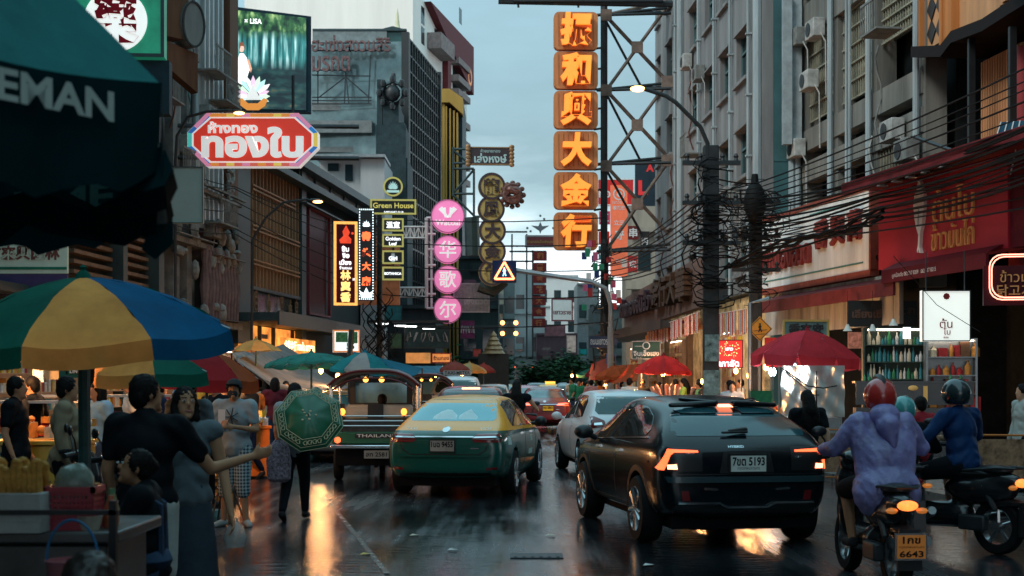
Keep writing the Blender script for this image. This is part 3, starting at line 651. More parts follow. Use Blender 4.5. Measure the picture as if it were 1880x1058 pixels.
# chestnut light box
t = board('chestnut_sign', 'glowing red light box with sparkles and white Thai lettering beside the thick utility pole', 1313, 624, 1364, 676, d=33, face=mat('lit_red_box', (.75, .03, .025), .4, var=.25, sc_=4, emit=.75), edge=DARK, bw=.02, rz=R(-3), texts=[('เกาลัด', .08, .7, .92, .95, WLIT, .03), ('เยาว', .36, .24, .64, .42, WLIT, .04)])
mb = MB(); w, h = t['w'], t['h']
for i in range(46): a = rnd.uniform(0, 6.3); q = rnd.uniform(.1, .27); mb.ell((q * math.cos(a), -.012, h * .66 + q * .8 * math.sin(a)), .008, 5)
obj('sparkle', mb, mat('sparkle', (1, .6, .2), .5, var=0, emit=3), t)
mb = MB(); mb.tube([(-w * .45, .1, 0), (-w * .45, .1, -1.6)], .02, 5); mb.tube([(w * .45, .1, 0), (w * .45, .1, -1.6)], .02, 5); obj('stand', mb, STEEL, t)
# green shop sign
t = board('green_shop_sign', 'dark green sign with white Thai lettering above the farther red umbrella', 1160, 626, 1213, 660, d=44, face=mat('bottle_green_board', (.015, .07, .055), .45, var=.2, emit=.05), edge=STEEL, bw=.03, rz=R(-6), texts=[('จินเอ็งเฮง', .06, .5, .94, .82, WHITE, .02), ('ไทย ดี', .08, .86, .4, .96, WHITE, .0)])
mb = MB(); w, h = t['w'], t['h']; mb.lathe([(.09, 0), (.12, 0)], (0, -.01, h * .74), 16, M4.Rotation(R(90), 3, 'X')); mb.bb(-w * .4, -w * .1, -.012, -.004, h * .7, h * .72); obj('ring_emblem', mb, WHITE, t)
mb = MB(); mb.prism([(-.55, 0), (.35, 0), (.6, .22), (.35, .44), (-.55, .44)], 0, .08); c = P(1118, 629, 54); o = obj('direction_sign', mb, mat('navy_sign', (.015, .03, .07), .4, var=.2), None, c - V((.2, 0, .2))); tag(o, 'dark blue arrow street sign on the far right post', 'road sign')
mb = MB(); mb.text('ถนนเยาวราช', -.5, .3, .12, .32, -.004, 0, .0); obj('lettering', mb, WHITE, o, smooth=0)

# utility poles with cable tangles
def upole(label, x, d, ytop, r, tangles):
    t = thing('utility_pole', label, 'utility pole', G(x, d)); zt = CZ + (698 - ytop) * d / F
    mb = MB(); mb.box((0, 0, zt / 2), (r * 2, r * 1.7, zt)); obj('pole', mb, mat('dark_concrete', (.05, .055, .058), .8, var=.5, sc_=2, bump=.2), t, bevel=.03)
    mb = MB()
    for z0, z1, n, s in tangles:
        for i in range(n):
            z = rnd.uniform(z0, z1); a = rnd.uniform(0, 6.3); q = rnd.uniform(.5, 1) * s; cx, cz = rnd.uniform(-.4, .4) * s, z; b = rnd.choice((.12, .2, .35, .6, .9))
            mb.tube([(cx + q * math.cos(a + k * .75), -r - .05 + rnd.uniform(-.2, .12), cz + q * b * math.sin(a + k * .75)) for k in range(rnd.randint(4, 8))], rnd.uniform(.009, .02), 4)
    obj('cable_coil', mb, CABLE, t)
    mb = MB()
    for z in (zt - .4, zt - 1.3, zt - 2.2): mb.box((0, -.1, z), (1.3, .1, .1)); [mb.lathe([(.0, 0), (.06, .0), (.04, .06), (.06, .1), (.03, .16), (0, .17)], (sx, -.1, z + .05), 8) for sx in (-.55, -.25, .25, .55)]
    obj('crossarm', mb, DARK, t); return t
p1 = upole('thick dark utility pole with a street lamp arm, wrapped in black cable coils', 1305, 32, 268, .17, ((3.4, 5.6, 40, .55), (5.2, 6.6, 18, .4)))
mb = MB(); z = CZ + (698 - 268) * 32 / F; k = F / 32
mb.tube([((x - 1305) / k, -.1, CZ + (698 - y) / k) for x, y in ((1298, 330), (1298, 265), (1285, 235), (1240, 190), (1222, 178), (1182, 165))], .05, 8); obj('lamp_arm', mb, DARK, p1)
mb = MB(); mb.ell(((1170 - 1305) / k, -.1, CZ + (698 - 165) / k), (.17, .1, .07), 12); obj('lamp_head', mb, WARM, p1)
mb = MB(); mb.bb(-.19, .19, -.19, -.16, .8, 1.9); mb.bb(-.16, .16, -.2, -.162, 2.1, 2.7); obj('poster', mb, mat('torn_posters', (.16, .26, .27), .7, var=.8, sc_=6), p1)
upole('dark utility pole with a transformer lump and dense cable loops behind the yellow crossing sign', 1387, 38, 345, .16, ((5.2, 6.6, 42, .8), (3.8, 5.2, 20, .5)))
mb = MB(); p = P(1386, 372, 37.6); mb.ell(p, (.3, .28, .55), 14); mb.cyl(p + V((0, 0, .4)), p + V((0, 0, .75)), .12, .08, 8); solo('cable_bundle', mb, CABLE, 'black lump of wrapped cable joints on the top of the pole behind the yellow sign', 'cable')

def cable(label, pts, r=.02, sag=.02, group='overhead cables along the right shopfronts'):
    """pts: (px, py, d); droops between supports"""
    q = []; w = [P(*p) for p in pts]
    for a, b in zip(w[:-1], w[1:]):
        for k in range(8): f = k / 8; p = a.lerp(b, f); p.z -= sag * (b - a).length * 4 * f * (1 - f); q.append(p)
    mb = MB(); mb.tube(q + [w[-1]], r, 5); return solo('cable', mb, CABLE, label, 'cable', group)
CL = 'thin black overhead cable strung past the right shopfronts'
for i in range(13):
    y0 = 262 + i * 11; y1 = 100 + i * 21 + rnd.uniform(-8, 8)
    cable(CL, [(1310, y0 + 70 + rnd.uniform(-6, 6), 32), (1388, y0 + 75 - i * 2, 37), (1900, y1 + 20, 25)], .014 + .006 * (i % 3 == 0), .008)
for i in range(12): cable(CL, [(1388, 470 - i * 9 + rnd.uniform(-5, 5), 37.5), (1612, 408 - i * 8 + rnd.uniform(-8, 8), 32), (1900, 322 - i * 9 + rnd.uniform(-8, 8), 24.5)], rnd.uniform(.014, .03), .014)
CL2 = 'thin black overhead cable running from the thick pole towards the far pole'
for i in range(9): cable(CL2, [(1303, 340 + i * 14, 32), (1112, 468 + i * 6 + rnd.uniform(-4, 4), 58)], .02, .01, 'overhead cables between the right poles')
for i in range(5): cable('thin black cable crossing the street high between the far signs', [(1109, 400 + i * 48, 57.5), (700, 392 + i * 52 + rnd.uniform(-10, 10), 66)], .025, .012, 'cables crossing the street')
for i in range(3):
    mb = MB(); q = []
    for k in range(26): f = k / 25; x = 1330 + f * 290; y = 492 - f * 92 + 6 * math.sin(f * 9 + i); p = P(x, y + rnd.uniform(-4, 4), 36.5 - f * 5.5); q.append(p + V((0, -.05 * i, .06 * i)))
    mb.tube(q, [.03 + .02 * math.sin(j * .7) ** 2 for j in range(26)], 6); solo('cable_bundle', mb, CABLE, 'thick black bundle of cables sagging across the weathered white sign', 'cable bundle', 'thick cable bundles on the white sign')
mb = MB(); mb.tube([P(1640, 470, 26.5), P(1720, 560, 26.5), P(1800, 610, 26)], .008, 4); solo('cable', mb, CABLE, 'single thin wire hanging diagonally in front of the white lit box sign', 'cable')
# solar panel
mb = MB(); mb.add([(-.3, 0, 0), (.3, .1, .1), (.42, .25, .55), (-.1, .15, .5)], [(0, 1, 2, 3)]); mb.add([(-.3, .03, 0), (.3, .13, .1), (.42, .28, .55), (-.1, .18, .5)], [(3, 2, 1, 0)]); c = P(1852, 270, 27); o = obj('solar_panel', mb, mat('blue_solar_cell', (.03, .10, .16), .15, var=.3), None, c); tag(o, 'small tilted blue solar panel on the crimson sign eave', 'solar panel')
mb = MB()
for i in range(5): f = i / 4; mb.tube([(-.3 + .6 * f, -.01 + .1 * f, .1 * f), (-.1 + .52 * f, .14 + .1 * f, .5 + .05 * f)], .012, 4)
mb.tube([(.2, .1, .1), (.1, .2, -.5)], .015, 4); obj('frame', mb, WHITE, o)
# ---------------------------------------------------------------- left fronts
ff = Fac(430, 50, 1200, 'L')
DKT = mat('dark_teal_steel', (.03, .055, .06), .5, m=.2, var=.35, sc_=2)
BAMB = mat('bamboo_slats', (.30, .17, .09), .55, var=.35, sc_=2, streak=1)
AMBER = mat('tea_coloured_panel', (.10, .085, .055), .3, var=.5, sc_=.8, streak=1)
ORNL = mat('lit_orange_interior', (1, .26, .05), .6, var=.75, sc_=1.3, emit=1.1)
SILV = mat('silver_cladding', (.36, .41, .42), .3, m=.7, var=.45, sc_=1.2, streak=1)
BRWN = mat('brown_timber', (.13, .065, .04), .6, var=.4, sc_=2, streak=1)
bb = thing('bamboo_fronted_building', 'shop building with a tall bamboo slat screen and a long dark roof edge', 'building', ff.o, ff.rz)
def FU(x): return ff.u(x)
def FZ(x, y): return ff.uz(x, y)[1]
e = FU(694)
mb = MB(); mb.bb(0, e, .6, 9, 0, 10.6); obj('inner_wall', mb, mat('dim_back_wall', (.04, .05, .052), .6, var=.4), bb)
ztop = FZ(545, 312); zmid = FZ(545, 545); zlow = FZ(545, 590)
mb = MB(); u0, u1 = FU(462), FU(546)
for i in range(15): u = u0 + (u1 - u0) * i / 14; mb.bb(u - .035, u + .035, -.05, .05, zlow + .9 if i % 2 else zmid - .1, ztop - .15)
for z, f in ((.93, 1), (.70, .9), (.67, .9), (.42, 1), (.39, 1), (.18, 1), (.15, 1)): mb.bb(u0 - .2, u0 + (u1 - u0) * f, -.12, -.06, zmid + (ztop - zmid) * z, zmid + (ztop - zmid) * z + .06)
obj('bamboo_screen', mb, BAMB, bb)
mb = MB(); mb.bb(u0 - .3, u1 + .2, .25, .3, zlow, ztop); obj('glazing', mb, mat('green_grey_glass', (.07, .11, .10), .25, var=.6, sc_=.7), bb)
mb = MB()
for i, (f, z) in enumerate(((.06, .62), (.06, .18), (.32, .40), (.6, .62), (.6, .12), (.8, .38), (.95, .55), (.95, .2))):
    u = u0 + (u1 - u0) * f; zc = zlow + (zmid - zlow) * z; s = .2
    for a, b, c, d in ((-s, s, -.015, .015), (-s, s, s * .9, s * .9 + .03), (-s, s, -s * .9 - .03, -s * .9), (-s, -s + .03, -s * .9, s * .9), (s - .03, s, -s * .9, s * .9), (-.02, .02, -s * 2.2, s * 2.2)): mb.bb(u + a, u + b, -.07, -.03, zc + c, zc + d)
obj('lattice', mb, BAMB, bb)
mb = MB(); mb.bb(u0 - .4, u1 + .4, -.1, .4, zmid - .12, zmid); mb.bb(FU(432), FU(455), -.1, .5, 3, ztop); mb.bb(FU(548), FU(556), -.15, .5, 3, ztop); mb.bb(-.1, FU(620), -1.6, .5, zlow - .35, zlow - .05); mb.bb(-.1, FU(640), -1.65, -1.58, zlow - .5, zlow); obj('frame', mb, DKT, bb)
mb = MB(); mb.bb(FU(562), FU(597), -.05, .3, FZ(575, 578), FZ(575, 388)); obj('red_recess', mb, mat('deep_maroon', (.05, .012, .018), .5, var=.3), bb)
mb = MB(); a, b, c, d = FU(560), FU(600), FZ(575, 580), FZ(575, 385)
for q in ((a, a + .1, c, d), (b - .1, b, c, d), (a + .11, b - .11, d - .1, d), (a + .11, b - .11, c, c + .1)): mb.bb(q[0], q[1], -.2, -.06, q[2], q[3])
obj('recess_frame', mb, mat('maroon_frame', (.14, .03, .04), .5, var=.2), bb)
# amber panels under the sloping roof edge
zr0 = FZ(570, 297); mb = MB(); a, b = FU(546), FU(694)
mb.bb(a, b, -.02, .1, ztop - .5, 10.4); obj('amber_panel', mb, AMBER, bb)
mb = MB()
for i in range(7): u = a + (b - a) * i / 6; mb.bb(u - .06, u + .06, -.1, -.03, ztop - .5, 10.4)
mb.bb(-.3, b + .2, -.5, .4, 10.4, 10.75); mb.bb(-.2, b + .2, -.6, -.1, ztop - .75, ztop - .5); mb.bb(a, b, -.4, .2, 9.0, 9.06)
obj('roof_edge', mb, DKT, bb)
mb = MB()
for i in range(6): x = FU(600 + i * 13); mb.bb(x, x + .5, 1.5, 2.4, 10.76, 11.3)
obj('roof_unit', mb, STEEL, bb)
mb = MB(); mb.bb(FU(452), FU(566), .15, .3, 2.9, zlow - .4); mb.bb(FU(505), FU(566), -.3, -.2, 2.75, 3.35); obj('lit_shopfront', mb, ORNL, bb)
mb = MB(); mb.text('金葉金行 ทองใบ เยาวราช', FU(508), FU(564), 2.85, 3.25, -.31, 0, .02); obj('lettering', mb, mat('pale_lit_letters', (1, .85, .5), .5, var=0, emit=2.2), bb, smooth=0)
mb = MB()
for x in (462, 480, 505, 540): mb.bb(FU(x) - .05, FU(x) + .05, .0, .14, 2.9, zlow - .4)
mb.bb(FU(482), FU(494), .05, .14, FZ(488, 622), FZ(488, 614)); obj('shop_mullion', mb, BLACK, bb)
# classical front with columns, left of the bamboo screen
cl = thing('columned_building', 'ornate dark shophouse front with silver fluted columns and a brown timber pilaster', 'building', ff.o, ff.rz)
s0 = FU(296)
mb = MB(); mb.bb(s0, -.02, .8, 9, 0, 22); obj('inner_wall', mb, mat('brick_red_wall', (.11, .06, .055), .8, var=.45, sc_=1.5), cl)
mb = MB(); mb.bb(FU(412), FU(427), -.2, .8, FZ(420, 410), 22); obj('pilaster', mb, BRWN, cl)
mb = MB()
for x in (366, 374, 382, 391, 399): mb.cyl((FU(x), .1, FZ(366, 420)), (FU(x), .1, 22), .3, n=12)
obj('fluted_column', mb, SILV, cl)
mb = MB()
for x, r in ((318, .3), (342, .24)): mb.bb(FU(x) - r, FU(x) + r, -.1, .6, 3.4, 22)
obj('column', mb, mat('stone_grey', (.16, .165, .16), .75, var=.5, sc_=2, bump=.2), cl)
ORN = mat('ornate_plaster', (.20, .21, .20), .6, var=.65, sc_=4, bump=.5, bsc=9)
mb = MB()
for x0, x1, y0, y1 in ((372, 428, 480, 470), (372, 428, 600, 588), (300, 372, 440, 430), (300, 428, 330, 322)): mb.bb(FU(x0), FU(x1), -.35, .8, FZ(x0, y0), FZ(x0, y1)); mb.bb(FU(x0), FU(x1), -.5, -.36, FZ(x0, y0) + .25, FZ(x0, y1) + .05)
obj('cornice', mb, ORN, cl)
mb = MB()
for i in range(11): x = FU(362) + (FU(420) - FU(362)) * i / 10; z0 = FZ(362, 582); mb.lathe([(.0, 0), (.1, 0), (.12, .5), (.17, 1.0), (.1, 1.7), (.14, 2.2), (.1, 2.3), (0, 2.3)], (x, -.25, z0), 8)
obj('baluster', mb, mat('dull_pink_stone', (.17, .12, .12), .7, var=.4), cl)
mb = MB()
for i in range(30): x = FU(305) + (FU(425) - FU(305)) * rnd.random(); z = rnd.choice((FZ(366, 475), FZ(366, 590), FZ(366, 440))) + rnd.uniform(-.5, .5); mb.ell((x, -.3, z), (rnd.uniform(.12, .35), .15, rnd.uniform(.1, .4)), 8)
for k in range(12): mb.tube([(FU(400) + .3 * math.cos(k + j * .8), -.45, FZ(400, 380) + k * .35 + .25 * math.sin(k + j * .8)) for j in range(6)], .07, 5)
obj('carving', mb, ORN, cl)
mb = MB()
for x0, x1, y0, y1 in ((308, 328, 425, 340), (385, 408, 560, 490), (330, 365, 320, 240), (330, 358, 210, 130), (330, 352, 100, 20)): mb.bb(FU(x0), FU(x1), .7, .78, FZ(x0, y0), FZ(x0, y1))
obj('window', mb, GLASSD, cl)
# near dark fronts further left
nf = Fac(296, ff.w(s0).y, 1100, 'L'); n0 = nf.u(-120)
nb = thing('dark_shophouse', 'dark shophouse row with a slatted timber upper floor behind the big green umbrella', 'building', nf.o, nf.rz)
mb = MB(); mb.bb(n0, -.02, .5, 9, 0, 18); obj('inner_wall', mb, _m['dim_back_wall'], nb)
mb = MB()
for i in range(15): z = 4.4 + i * .26; mb.bb(nf.u(150), nf.u(285), .2, .45, z, z + .1)
obj('slat_panel', mb, mat('brown_slats', (.17, .11, .075), .6, var=.4), nb)
mb = MB(); mb.bb(n0, nf.u(290), -.7, .5, 3.55, 3.75); mb.bb(nf.u(220), nf.u(228), -.1, .5, 0, 18); mb.bb(nf.u(286), -.02, -.1, .5, 0, 18); obj('beam', mb, DKT, nb)
mb = MB(); mb.bb(n0, nf.u(150), .3, .45, .9, 2.7); obj('shop_interior', mb, mat('warm_shop_wall', (.55, .3, .2), .7, var=.9, sc_=1.2, emit=.25), nb)
nm = nf.M
t = board('hanging_sign', 'pale green sign with brown Chinese letters at the left edge below the green umbrella', -40, 438, 123, 502, d=31, face=mat('pale_green_board', (.36, .45, .38), .5, var=.15, emit=.06), th=.12, rz=R(0), texts=[('古來興隆林', .1, .1, .92, .72, mat('brown_letters', (.16, .06, .05), .5), .03)])
mb = MB(); w, h = t['w'], t['h']; mb.bb(-w / 2, w / 2, -.02, -.004, .08, .14); obj('green_rule', mb, mat('leaf_green', (.02, .16, .10), .5), t)
mb = MB(); mb.prism([(-w / 2, -.5), (w / 2, -.42), (w / 2, -.02), (-w / 2, -.02)], .0, .1); obj('violet_strip', mb, mat('violet_strip', (.06, .045, .12), .5, var=.2), t)

# ---- signs, left row
t = board('pharmacy_sign', 'green sign box with a white disc and the red character for medicine', 125, -30, 300, 104, d=33, face=mat('lit_green_box', (.02, .32, .18), .4, var=.35, sc_=1.2, emit=.22), edge=DKT, bw=.08, th=.35, rz=R(4))
w, h = t['w'], t['h']; r = 57 * 33 / F; mb = MB(); mb.prism(disc(-w / 2 + 88 * 33 / F, h - 68 * 33 / F, r, 40), -.04, -.004); obj('disc', mb, mat('lit_disc', (.9, .93, .9), .5, var=.05, emit=.5), t)
mb = MB(); cx, cz = -w / 2 + 88 * 33 / F, h - 64 * 33 / F; mb.text('藥', cx - r * .74, cx + r * .74, cz - r * .8, cz + r * .82, -.045, .02, .045); obj('lettering', mb, mat('red_lettering', (.42, .01, .025), .5, var=.1), t, smooth=0)
mb = MB(); mb.bb(-w / 2, w / 2 + .1, .1, .5, -1.3, -.05); obj('lower_box', mb, mat('dark_teal_box', (.015, .035, .045), .5, var=.3), t)
t = board('blank_panel', 'blank grey green sign panel hanging below the octagonal gold shop sign', 240, 306, 372, 410, d=34, face=mat('grey_green_panel', (.25, .31, .29), .5, var=.12, sc_=.8), edge=DKT, bw=.02, th=.12, rz=R(3))
t = board('round_sign', 'side-on round sign drum on a timber bracket beside the green medicine sign', 345, 2, 366, 88, d=40, face=SILV, th=.5, rz=R(50), poly=lambda w, h: [(x * .6, z) for x, z in disc(0, h / 2, h / 2, 24)], edge=DARK)
mb = MB(); mb.bb(-.9, -.1, .1, .6, .2, 1.4); mb.prism([(-.8, -.6), (.3, -1.2), (.3, -.1), (-.8, .1)], .2, .5); obj('bracket', mb, BRWN, t)
# octagonal gold shop sign
octp = lambda w, h: [(-w / 2 + h * .36, 0), (w / 2 - h * .36, 0), (w / 2, h * .36), (w / 2, h * .64), (w / 2 - h * .36, h), (-w / 2 + h * .36, h), (-w / 2, h * .64), (-w / 2, h * .36)]
WB = mat('bright_white', (.85, .85, .83), .4, var=.04, emit=.35)
t = board('gold_shop_sign', 'long octagonal red sign with white Thai letters and a rainbow striped border', 344, 208, 584, 306, d=43.5, face=WB, th=.4, rz=R(0), poly=octp, group=None)
w, h = t['w'], t['h']
def ring(mb, s0, s1, y): 
    a = [(x * s0[0], h / 2 + (z - h / 2) * s0[1]) for x, z in octp(w, h)]; b = [(x * s1[0], h / 2 + (z - h / 2) * s1[1]) for x, z in octp(w, h)]
    for i in range(8): j = (i + 1) % 8; mb.k = i % len(RAIN); mb.prism([a[i], a[j], b[j], b[i]], y - .01, y)
em = .3
RAIN = [mat(f'stripe_{n}', c, .45, var=.04, emit=em) for n, c in (('coral', (.75, .14, .10)), ('blue', (.04, .19, .55)), ('yellow', (.85, .62, .12)), ('sky', (.02, .22, .6)), ('orange', (.85, .30, .05)), ('indigo', (.03, .16, .5)), ('turquoise', (.10, .62, .56)), ('cobalt', (.03, .2, .56)))]
mb = MB(); ring(mb, (.995, .99), (.93, .86), -.004); obj('stripe_border', mb, RAIN, t, smooth=0)
PINK = mat('stripe_pink', (.80, .28, .45), .45, var=.04, emit=em)
mb = MB()
for sx in (-1, 1):
    for sz in (-1, 1):
        q = [(w / 2 - h * .36, h), (w / 2 - h * .33, h), (w / 2, h * .67), (w / 2, h * .64)]; q2 = [(w / 2 - h * .18, h * .82 + .03), (w / 2 - h * .34, h * .985), (w / 2 - h * .40, h * .985), (w / 2 - h * .20, h * .785)]
        mb.prism([(sx * (x), h / 2 + sz * (z - h / 2)) for x, z in [(w / 2 - h * .12, h * .76), (w / 2 - h * .36, h), (w / 2 - h * .46, h), (w / 2 - h * .18, h * .71)]], -.026, -.016)
obj('pink_corner', mb, PINK, t, smooth=0)
mb = MB()
for i, x in enumerate((-.32, -.2, -.08, .04, .16, .28)):
    for z in (.012, .93): mb.k = i % 3; mb.bb(x * w, x * w + w * .06, -.027, -.016, h * z, h * (z + .055))
obj('border_block', mb, [RAIN[4], RAIN[2], PINK], t, smooth=0)
RB2 = mat('vermilion_board', (.70, .045, .025), .45, var=.08, sc_=1, emit=.32)
mb = MB(); mb.prism([(x * .9, h / 2 + (z - h / 2) * .80) for x, z in octp(w, h)], -.022, -.006)
obj('red_field', mb, RB2, t, smooth=0)
mb = MB(); mb.text('ห้างทอง', -w * .34, w * .04, h * .62, h * .84, -.024, .05, .04); mb.text('ทองใบ', -w * .39, w * .39, h * .16, h * .74, -.024, .05, .05); obj('lettering', mb, WB, t, smooth=0)
mb = MB()
for x in (-1.9, 1.2): mb.tube([(x, .25, h), (x, .25, h + 1.2)], .05, 5)
mb.tube([(-w / 2 - .6, .3, h * .2), (w / 2 + 1.2, .5, h * .2)], .07, 5); mb.tube([(-w / 2 - .6, .3, h * .8), (w / 2 + 1.2, .5, h * .8)], .07, 5); obj('bracket', mb, DARK, t)
def street_lamp(label, pts, d, r=.045):
    t = thing('street_lamp', label, 'street lamp', G(pts[0][0], d)); o = V(t.location); w = [P(x, y, d) - o for x, y in pts]
    mb = MB(); mb.tube([V((0, 0, 0))] + w, r, 7); obj('arm', mb, DARK, t)
    e = w[-1]; mb = MB(); mb.ell(e + V((.22, 0, -.03)), (.26, .12, .05), 10); obj('lamp_housing', mb, DARK, t)
    mb = MB(); mb.ell(e + V((.32, -.04, -.09)), (.17, .12, .05), 10); obj('bulb', mb, WARM, t); return t
street_lamp('curved street lamp glowing just above the octagonal gold shop sign', [(322, 300), (325, 250), (345, 215), (380, 205), (420, 203)], 42.6)
street_lamp('curved street lamp glowing in front of the bamboo slat screen', [(462, 640), (464, 440), (488, 400), (520, 372), (566, 366)], 47)
# red and gold upright sign, cannabis upright sign, stacked yellow framed signs
BULB = mat('amber_bulb_border', (1, .42, .10), .5, var=.2, sc_=9, emit=.85)
LG = mat('lit_gold', (1, .66, .22), .5, var=0, emit=.9)
t = board('upright_shop_sign', 'upright maroon sign with an amber border and white Thai and gold Chinese lettering', 613, 407, 656, 561, d=54, face=mat('maroon_field', (.10, .012, .02), .5, var=.2), edge=BULB, bw=.1, th=.25, rz=R(8), texts=[('ซิ้ม', .3, .29, .68, .36, WLIT, .03), ('จือ', .36, .37, .66, .44, WLIT, .03), ('เมี้ยง', .24, .45, .74, .52, WLIT, .03), ('ร้านขนม', .16, .53, .84, .57, WLIT, .02), ('林', .22, .58, .78, .70, LG, .04), ('真', .2, .71, .8, .83, LG, .04), ('香', .2, .84, .8, .96, LG, .04), ('鸡', .78, .66, .9, .72, WLIT, 0)])
w, h = t['w'], t['h']; mb = MB(); mb.prism([(-.2, h * .74), (.2, h * .74), (.22, h * .79), (.1, h * .83), (.16, h * .87), (.02, h * .955), (-.12, h * .88), (-.08, h * .83), (-.24, h * .78)], -.03, -.004); mb.ell((.26, -.02, h * .86), (.05, .02, .05), 8); obj('figure_emblem', mb, mat('lit_red', (.85, .07, .03), .5, var=.3, sc_=6, emit=.6), t)
LEDR = mat('led_red', (1, .13, .04), .5, var=0, emit=1.5)
LEDC = mat('led_white', (.75, .93, 1), .5, var=0, emit=1.5)
t = board('cannabis_shop_sign', 'upright black sign edged with white bulbs, a white leaf and red Chinese characters', 658, 382, 687, 552, d=55, face=BLACK, th=.2, rz=R(6), texts=[('青', .22, .24, .78, .37, LEDR, .04), ('头', .22, .42, .78, .54, LEDR, .04), ('大', .22, .57, .78, .69, LEDR, .04), ('麻', .2, .72, .8, .86, LEDR, .04)])
w, h = t['w'], t['h']; mb = MB(); leaf(mb, 0, h * .80, .24, -.01, 7); mb.prism([(-.2, h * .03), (.2, h * .03), (.24, h * .10), (.1, h * .08), (0, h * .14), (-.1, h * .08), (-.24, h * .10)], -.02, -.004); obj('leaf_emblem', mb, LEDC, t, smooth=0)
mb = MB()
for i in range(34):
    z = .06 + (h - .12) * i / 33
    for x in (-w / 2 + .05, w / 2 - .05): mb.box((x, -.015, z), (.035, .02, .045))
for i in range(1, 7):
    for z in (.06, h - .06): mb.box((-w / 2 + .05 + (w - .1) * i / 7, -.015, z), (.035, .02, .045))
o = obj('bulb_border', mb, LEDC, t, smooth=0); 
YB = mat('yellow_frame', (.68, .60, .16), .4, var=.1, emit=.22)
def frame_sign(label, x0, y0, x1, y1, texts, **k): return board('dispensary_sign', label, x0, y0, x1, y1, d=58, face=BLACK, edge=YB, bw=.07, th=.16, rz=R(3), texts=texts, group='yellow framed black dispensary signs', **k)
frame_sign('wide yellow framed black sign with a yellow script shop name', 680, 366, 764, 394, [('Green House', .06, .1, .94, .72, mat('script_gold', (.85, .72, .18), .5, var=0, emit=.35), .012), ('DISPENSARY CLUB', .3, .78, .72, .90, WLIT, .0)])
t = frame_sign('small yellow framed black sign with two white Chinese characters', 702, 401, 741, 425, [('温室', .18, .15, .82, .85, WLIT, .02)])
t2 = frame_sign('small yellow framed black sign with tiny white script', 702, 430, 741, 454, [('Golden', .15, .15, .85, .55, WLIT, .015), ('Leaf', .3, .6, .7, .86, WLIT, .015)])
t3 = frame_sign('small yellow framed black sign with a white bud emblem', 702, 460, 741, 485, [('Girl', .3, .42, .7, .75, WLIT, .02)])
w, h = t3['w'], t3['h']; mb = MB(); mb.prism([(x * .7, z) for x, z in disc(0, h * .4, h * .3, 14)], -.012, -.004); leaf(mb, 0, h * .62, .15, -.006, 5); obj('bud_emblem', mb, mat('dim_white', (.4, .45, .47), .5, var=.1, emit=.3), t3)
frame_sign('lowest yellow framed black sign with one white word', 702, 490, 741, 515, [('BOTANICA', .1, .28, .9, .72, WLIT, .03)])
t = frame_sign('round yellow ringed black sign with a pale leaf emblem', 704, 325, 739, 361, [], poly=lambda w, h: disc(0, h / 2, h / 2, 32))
w, h = t['w'], t['h']; mb = MB(); leaf(mb, 0, h * .38, h * .42, -.01, 9); mb.bb(-h * .32, h * .32, -.02, -.004, h * .2, h * .32); obj('leaf_emblem', mb, mat('pale_mint', (.45, .7, .66), .5, var=.1, emit=.4), t, smooth=0)
t = thing('bracket_truss', 'dark bracket truss joining the yellow framed black signs to the wall', 'steel frame', G(695, 58.5)); o = V(t.location); mb = MB(); mb.T = M4.Translation(-o)
for y in (402, 424, 431, 453, 461, 484, 491, 514): mb.tube([P(686, y, 58.5), P(703, y, 58.5)], .03, 4)
for y in (402, 431, 461, 491): mb.tube([P(703, y, 58.5), P(688, y + 11, 58.5), P(703, y + 23, 58.5)], .03, 4)
mb.tube([P(722, 360, 58.6), P(722, 516, 58.6)], .05, 5); mb.tube([P(688, 370, 58.6), P(688, 516, 58.6)], .05, 5); obj('truss', mb, DARK, t)
mb = MB(); mb.bb(-1.1, 1.1, 0, .3, 0, 3.1); o = obj('painted_wall', mb, mat('faded_orange_wall', (.50, .20, .10), .6, var=.35), None, P(690, 560, 66)); tag(o, 'faded orange wall panel behind the yellow framed signs', 'panel')
# pink discs
PK = mat('lit_pink', (.85, .22, .48), .4, var=.12, sc_=.8, emit=.42)
for i, (x, y, r, s, l) in enumerate(((822, 397, 31, 'Wacoal', 'topmost pink disc with a white W emblem and a latin word'), (822, 458, 26, '华', 'second pink disc from the top with one white Chinese character'), (822, 513, 26, '歌', 'third pink disc from the top with a dense white Chinese character'), (822, 568, 26, '尔', 'lowest pink disc with a simple white Chinese character'))):
    t = board('pink_disc_sign', l, x - r, y - r, x + r, y + r, d=70, face=PK, edge=mat('pink_rim', (.55, .16, .34), .4, var=.1), bw=.05, th=.35, rz=R(3), poly=lambda w, h: disc(0, h / 2, h / 2, 40), group='pink disc signs on the white bracket', texts=[(s, .14, .56, .86, .82, WB, .02) if i == 0 else (s, .2, .16, .8, .84, WB, .012)])
    if i == 0:
        w, h = t['w'], t['h']; mb = MB()
        for sx in (-1, 1):
            for a, l_, x0 in ((38, .42, .0), (14, .34, .03)):
                d = V((math.sin(R(a)) * sx, math.cos(R(a)))); p = V((sx * x0 * h * 2, h * .46)); n = V((-d.y, d.x)) * .09; q = p + d * l_ * h * .85
                mb.prism([tuple(p + n * .4), tuple(p - n * .4), tuple(q - n * 1.3), tuple(q + n * 1.3)], -.03 - .004 * (a > 20), -.004)
        obj('petal_emblem', mb, WB, t, smooth=0)
t = thing('bracket_truss', 'pale steel ladder bracket carrying the pink discs', 'steel frame', G(788, 70.5)); o = V(t.location); mb = MB(); mb.T = M4.Translation(-o)
PST = mat('pale_steel', (.55, .54, .52), .5, m=.2, var=.2)
mb.tube([P(783, 400, 70.5), P(783, 566, 70.5)], .09, 6); mb.tube([P(792, 400, 70.5), P(792, 566, 70.5)], .06, 6)
